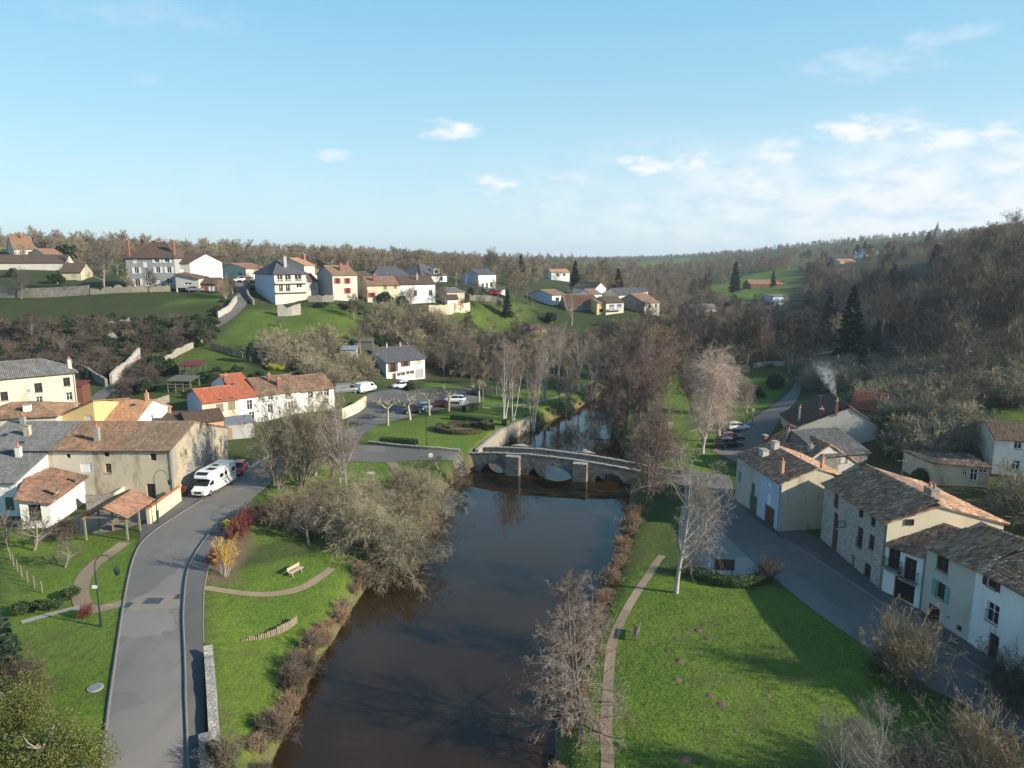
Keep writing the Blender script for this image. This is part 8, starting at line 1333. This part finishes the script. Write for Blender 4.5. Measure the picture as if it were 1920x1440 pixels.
# ---- stuff: instanced masses on points
def instance_cloud(name, label, cat, pts_, protos, smin, smax, seed=0, zs=1.0):
    r = np.random.default_rng(seed); n = len(pts_); me = bpy.data.meshes.new(name); me.vertices.add(n); me.vertices.foreach_set('co', np.asarray(pts_, np.float32).ravel())
    for nm, ty, arr in (('scl', 'FLOAT', r.uniform(smin, smax, n)), ('rot', 'FLOAT', r.uniform(0, 6.28, n)), ('pick', 'INT', r.integers(0, len(protos), n))): a = me.attributes.new(nm, ty, 'POINT'); a.data.foreach_set('value', arr.astype(np.float32 if ty == 'FLOAT' else np.int32))
    o = link(name, me); tag(o, label, cat, kind='stuff'); cl = bpy.data.collections.new('protos_' + name)
    for k, pr in enumerate(protos):
        mt = [pr.trunk.materials[0], pr.crown.materials[0]]
        def arrs(m_): v = np.zeros(len(m_.vertices) * 3, np.float32); m_.vertices.foreach_get('co', v); q = np.zeros(len(m_.loops), np.int32); m_.loops.foreach_get('vertex_index', q); return v.reshape(-1, 3), q.reshape(-1, 4)
        key = id(pr)
        if not hasattr(pr, 'joined'):
            v, q, m_ = cat_([(*arrs(pr.trunk), 0), (*arrs(pr.crown), 1)]); pr.joined = npmesh('joined', v, q, mt, m_, smooth=False)
        ob = bpy.data.objects.new('proto_%02d' % k, pr.joined); cl.objects.link(ob)
    ng = bpy.data.node_groups.new('scatter_' + name, 'GeometryNodeTree'); ng.interface.new_socket('Geometry', in_out='INPUT', socket_type='NodeSocketGeometry'); ng.interface.new_socket('Geometry', in_out='OUTPUT', socket_type='NodeSocketGeometry'); N = ng.nodes; gi, go = N.new('NodeGroupInput'), N.new('NodeGroupOutput'); ip = N.new('GeometryNodeInstanceOnPoints'); ci = N.new('GeometryNodeCollectionInfo'); ci.inputs[0].default_value = cl; ci.inputs['Separate Children'].default_value = True; ci.inputs['Reset Children'].default_value = True
    def at(nm, ty): a = N.new('GeometryNodeInputNamedAttribute'); a.data_type = ty; a.inputs[0].default_value = nm; return a.outputs[0]
    L = ng.links; L.new(gi.outputs[0], ip.inputs['Points']); L.new(ci.outputs[0], ip.inputs['Instance']); ip.inputs['Pick Instance'].default_value = True; L.new(at('pick', 'INT'), ip.inputs['Instance Index']); cx_ = N.new('ShaderNodeCombineXYZ'); L.new(at('rot', 'FLOAT'), cx_.inputs[2]); L.new(cx_.outputs[0], ip.inputs['Rotation']); sc_ = N.new('ShaderNodeCombineXYZ'); s_o = at('scl', 'FLOAT'); L.new(s_o, sc_.inputs[0]); L.new(s_o, sc_.inputs[1]); mu = N.new('ShaderNodeMath'); mu.operation = 'MULTIPLY'; mu.inputs[1].default_value = zs; L.new(s_o, mu.inputs[0]); L.new(mu.outputs[0], sc_.inputs[2]); L.new(sc_.outputs[0], ip.inputs['Scale']); L.new(ip.outputs[0], go.inputs[0])
    md = o.modifiers.new('scatter', 'NODES'); md.node_group = ng; return o
def field(poly_world, n, seed, ok=None):
    r = np.random.default_rng(seed); P_ = np.array(poly_world); lo, hi = P_.min(0), P_.max(0); X = r.uniform(lo, hi, (n * 4, 2)); X = X[inside(X, poly_world)][:n]
    if ok is not None: X = X[ok(X)]
    return np.column_stack([X, zt(X[:, 0], X[:, 1]) - .05])
def notriver(X): return ~inside(X, RIVER)
def offhouse(X):
    m = np.ones(len(X), bool)
    for q in HQ: m &= ~inside(X, [tuple(a) for a in q])
    return m
r8 = np.random.default_rng(88)
# far woods and hedgerows out to the horizon
far_pts = []
for k in range(13000):
    Y = 260 * (14.0 ** r8.random()); a = r8.uniform(-.85, .85); X = a * Y; pn = math.sin(X * .011 + 1.3 * math.sin(Y * .004)) * math.sin(Y * .0065 + math.cos(X * .006) * 1.7)
    if Y < 450 and X < 60 and r8.random() < .5: continue
    if (pn < .12 and r8.random() < .8) or abs((pn - .15)) < .05 or (Y > 900 and r8.random() < .5): far_pts.append((X, Y))
far_pts = np.array(far_pts); keep = notriver(far_pts) & offhouse(far_pts)
for q in LUSH[-8:]: keep &= ~inside(far_pts, q)
far_pts = far_pts[keep]; fz = zt(far_pts[:, 0], far_pts[:, 1]); far_pts = far_pts[np.array([not in_view_of((x, y, z), 9) for (x, y), z in zip(far_pts, fz)])]; instance_cloud('far_woodland', 'far bare woodland and hedgerows fading to the horizon', 'woodland', np.column_stack([far_pts, zt(far_pts[:, 0], far_pts[:, 1]) - .3]), [PR['f%d' % i] for i in range(4)], .25, .72, 3)
hill = field(tpoly([(1490, 640), (1500, 470), (1960, 430), (1960, 690), (1700, 745), (1640, 705)]), 260, 5, lambda X: notriver(X) & offhouse(X)); hill = hill[[not in_view_of(p, 8) for p in hill]]; instance_cloud('hillside_woodland', 'bare undergrowth and trees filling the right-hand hillside wood', 'woodland', hill, [PR['w0'], PR['scrub'], PR['w4'], PR['scrub'], PR['bramble2']], .5, .9, 6)
ug = np.concatenate([field(tpoly([(1640, 705), (1960, 690), (1960, 760), (1840, 775), (1760, 795), (1650, 800), (1600, 740)]), 170, 7, offhouse), field(tpoly([(1500, 700), (1600, 700), (1600, 735), (1520, 735)]), 25, 8, offhouse), field(tpoly([(1645, 800), (1830, 800), (1830, 848), (1690, 870)]), 40, 35, offhouse), field(tpoly([(1860, 930), (1960, 920), (1960, 1010), (1890, 980)]), 10, 36, offhouse)]); iw = field(tpoly([(1500, 640), (1540, 560), (1700, 500), (1960, 470), (1960, 700), (1700, 735)]), 60, 41, notriver); iw = iw[[not in_view_of(p, 6) for p in iw]]; instance_cloud('wood_ivy', 'dark green ivy and holly scattered through the right-hand wood', 'ivy', iw, [PR['ever'], PR['cypress'], PR['ever2']], .7, 1.7, 42); instance_cloud('slope_scrub', 'olive-brown scrub on the lower right slope', 'scrub', ug, [PR['scrub'], PR['bramble2'], PR['scrub']], .6, 1.25, 9)
br_ = np.concatenate([field(tpoly([(0, 608), (230, 602), (395, 600), (392, 640), (260, 670), (205, 715), (120, 700), (0, 690)]), 260, 10), field(tpoly([(250, 690), (300, 665), (290, 720), (230, 750)]), 60, 11, offhouse)]); instance_cloud('bramble_slope', 'dark tangled brambles covering the left hillside', 'brambles', br_, [PR['bramble2'], PR['bramble'], PR['bramble2'], PR['bramble']], .5, 1.15, 12)
br2 = np.concatenate([field(tpoly([(660, 640), (720, 590), (800, 600), (880, 640), (980, 640), (1200, 620), (1210, 690), (900, 710), (820, 690), (700, 650)]), 420, 13, lambda X: notriver(X) & offhouse(X)), field(tpoly([(470, 660), (660, 655), (690, 700), (600, 720), (520, 690)]), 120, 14, offhouse), field(tpoly([(1230, 610), (1330, 570), (1480, 575), (1520, 640), (1490, 690), (1240, 690)]), 260, 15, notriver)]); instance_cloud('valley_scrub', 'brown scrub in the valley bottom and gardens', 'scrub', br2, [PR['bramble2'], PR['scrub'], PR['bramble']], .6, 1.4, 16)
iv = np.concatenate([field(tpoly([(120, 690), (205, 720), (260, 680), (230, 660)]), 40, 17), field(tpoly([(180, 590), (330, 600), (360, 640), (280, 650), (190, 625)]), 60, 18), field(tpoly([(0, 600), (200, 600), (200, 690), (0, 690)]), 60, 28), field(tpoly([(330, 590), (410, 600), (400, 650), (350, 650)]), 34, 33), field(tpoly([(60, 600), (330, 600), (330, 660), (60, 660)]), 60, 34), field(tpoly([(760, 600), (800, 590), (850, 640), (820, 660)]), 30, 19), field(tpoly([(680, 620), (740, 640), (720, 660)]), 14, 29), field(tpoly([(320, 700), (480, 690), (600, 690), (640, 720), (480, 712), (340, 735)]), 22, 37, offhouse), field(tpoly([(400, 575), (420, 560), (410, 600), (395, 605)]), 5, 38), field(tpoly([(580, 575), (700, 585), (690, 600), (600, 582)]), 14, 39)]); instance_cloud('ivy_thicket', 'dark green ivy and bramble patches on the left slopes', 'ivy', iv, [PR['ever2']], .35, .8, 20, .7)
# reeds along the water
def along(P_, n, off0, off1, seed, ylim):
    P_ = np.array(P_, float); P_ = P_[(P_[:, 1] > ylim[0] - 15) & (P_[:, 1] < ylim[1] + 15)]; d = np.concatenate([[0], np.cumsum(np.linalg.norm(np.diff(P_, axis=0), axis=1))]); r = np.random.default_rng(seed); t = r.uniform(0, d[-1], n); X = np.stack([np.interp(t, d, P_[:, 0]), np.interp(t, d, P_[:, 1])], 1); A_, B_ = band(P_, 2.0); Nn = np.stack([np.interp(t, d, (A_ - B_)[:, 0] / 2), np.interp(t, d, (A_ - B_)[:, 1] / 2)], 1); X = X + Nn * r.uniform(off0, off1, n)[:, None]; X = X[(X[:, 1] > ylim[0]) & (X[:, 1] < ylim[1])]; return np.column_stack([X, np.maximum(zt(X[:, 0], X[:, 1]), 0) - .05])
rl = along(LEFT, 150, .1, 1.3, 21, (34, 90)); instance_cloud('bank_reeds', 'rusty dry reeds along the left water edge', 'reeds', rl, [PR['reed'], PR['reed'], PR['bush'], PR['reedr']], .35, .8, 22)
rr2 = np.concatenate([along(RIGHT, 120, -1.4, -.1, 23, (60, 84)), along(RIGHT, 14, -1.2, -.1, 24, (34, 60)), along(RIGHT, 60, -2.5, -.1, 30, (100, 190)), along(LEFT, 40, .2, 1.6, 31, (132, 190))]); instance_cloud('bank_reeds', 'reddish dry stems along the right water edge', 'reeds', rr2, [PR['reedr'], PR['reed'], PR['reed']], .4, .85, 25)
# short grass tufts on the near lawns
def tufts(name, label, polys, dens, seed, h=.16):
    r = np.random.default_rng(seed); V = []
    for q in polys:
        P_ = np.array(q); lo, hi = P_.min(0), P_.max(0); n = int((hi - lo).prod() * dens); X = r.uniform(lo, hi, (n, 2)); X = X[inside(X, q) & (X[:, 1] < 80)]; X = X[~inside(X, RIVER)]
        V.append(X)
    X = np.concatenate(V); n = len(X); Z = zt(X[:, 0], X[:, 1]); a = r.uniform(0, 6.28, n); s = h * r.uniform(.4, 1.4, n); w_ = .05 * r.uniform(.6, 1.6, n); c = np.stack([np.cos(a), np.sin(a)], 1); lean = r.normal(0, .06, (n, 2)); z0 = Z - .02
    tri = np.stack([np.column_stack([X - c * w_[:, None], z0]), np.column_stack([X + c * w_[:, None], z0]), np.column_stack([X + lean, z0 + s])], 1).reshape(-1, 3); o = link(name, npmesh(name, tri, np.arange(n * 3).reshape(n, 3), LF['grass'], smooth=False)); tag(o, label, 'grass', kind='stuff')
PATHP = [np.array(v_) for v_ in ()]
tufts('grass', 'rough grass blades on the right-bank lawn', [LUSH[2]], 40, 26, .075); tufts('grass', 'rough grass blades on the left-bank lawn', [LUSH[1]], 36, 27, .065)
# even winter haze over the whole valley
hm, ht, hb2 = newmat('haze'); ht.n.remove(hb2); hv = ht.add('ShaderNodeVolumePrincipled'); hv.inputs['Color'].default_value = (.72, .85, 1, 1); hv.inputs['Density'].default_value = .00014; hv.inputs['Anisotropy'].default_value = .1; ht.l.new(hv.outputs[0], ht.n['Material Output'].inputs['Volume'])
b = MB(); zhi = max(float(Z_.max()) + 25, 120); b.frame_box((0, 0, min(float(Z_.min()), -2) - 1), (1, 0, 0), (0, 0, 1), (0, -1, 0), -5600, 5600, 0, zhi - min(float(Z_.min()), -2) + 1, -8000, 400, hm); tag(b.build('haze'), 'thin pale haze over the valley', 'haze', kind='stuff')
print('objects', len(bpy.data.objects), 'tris', sum(len(o.data.polygons) for o in bpy.data.objects if o.type == 'MESH'))
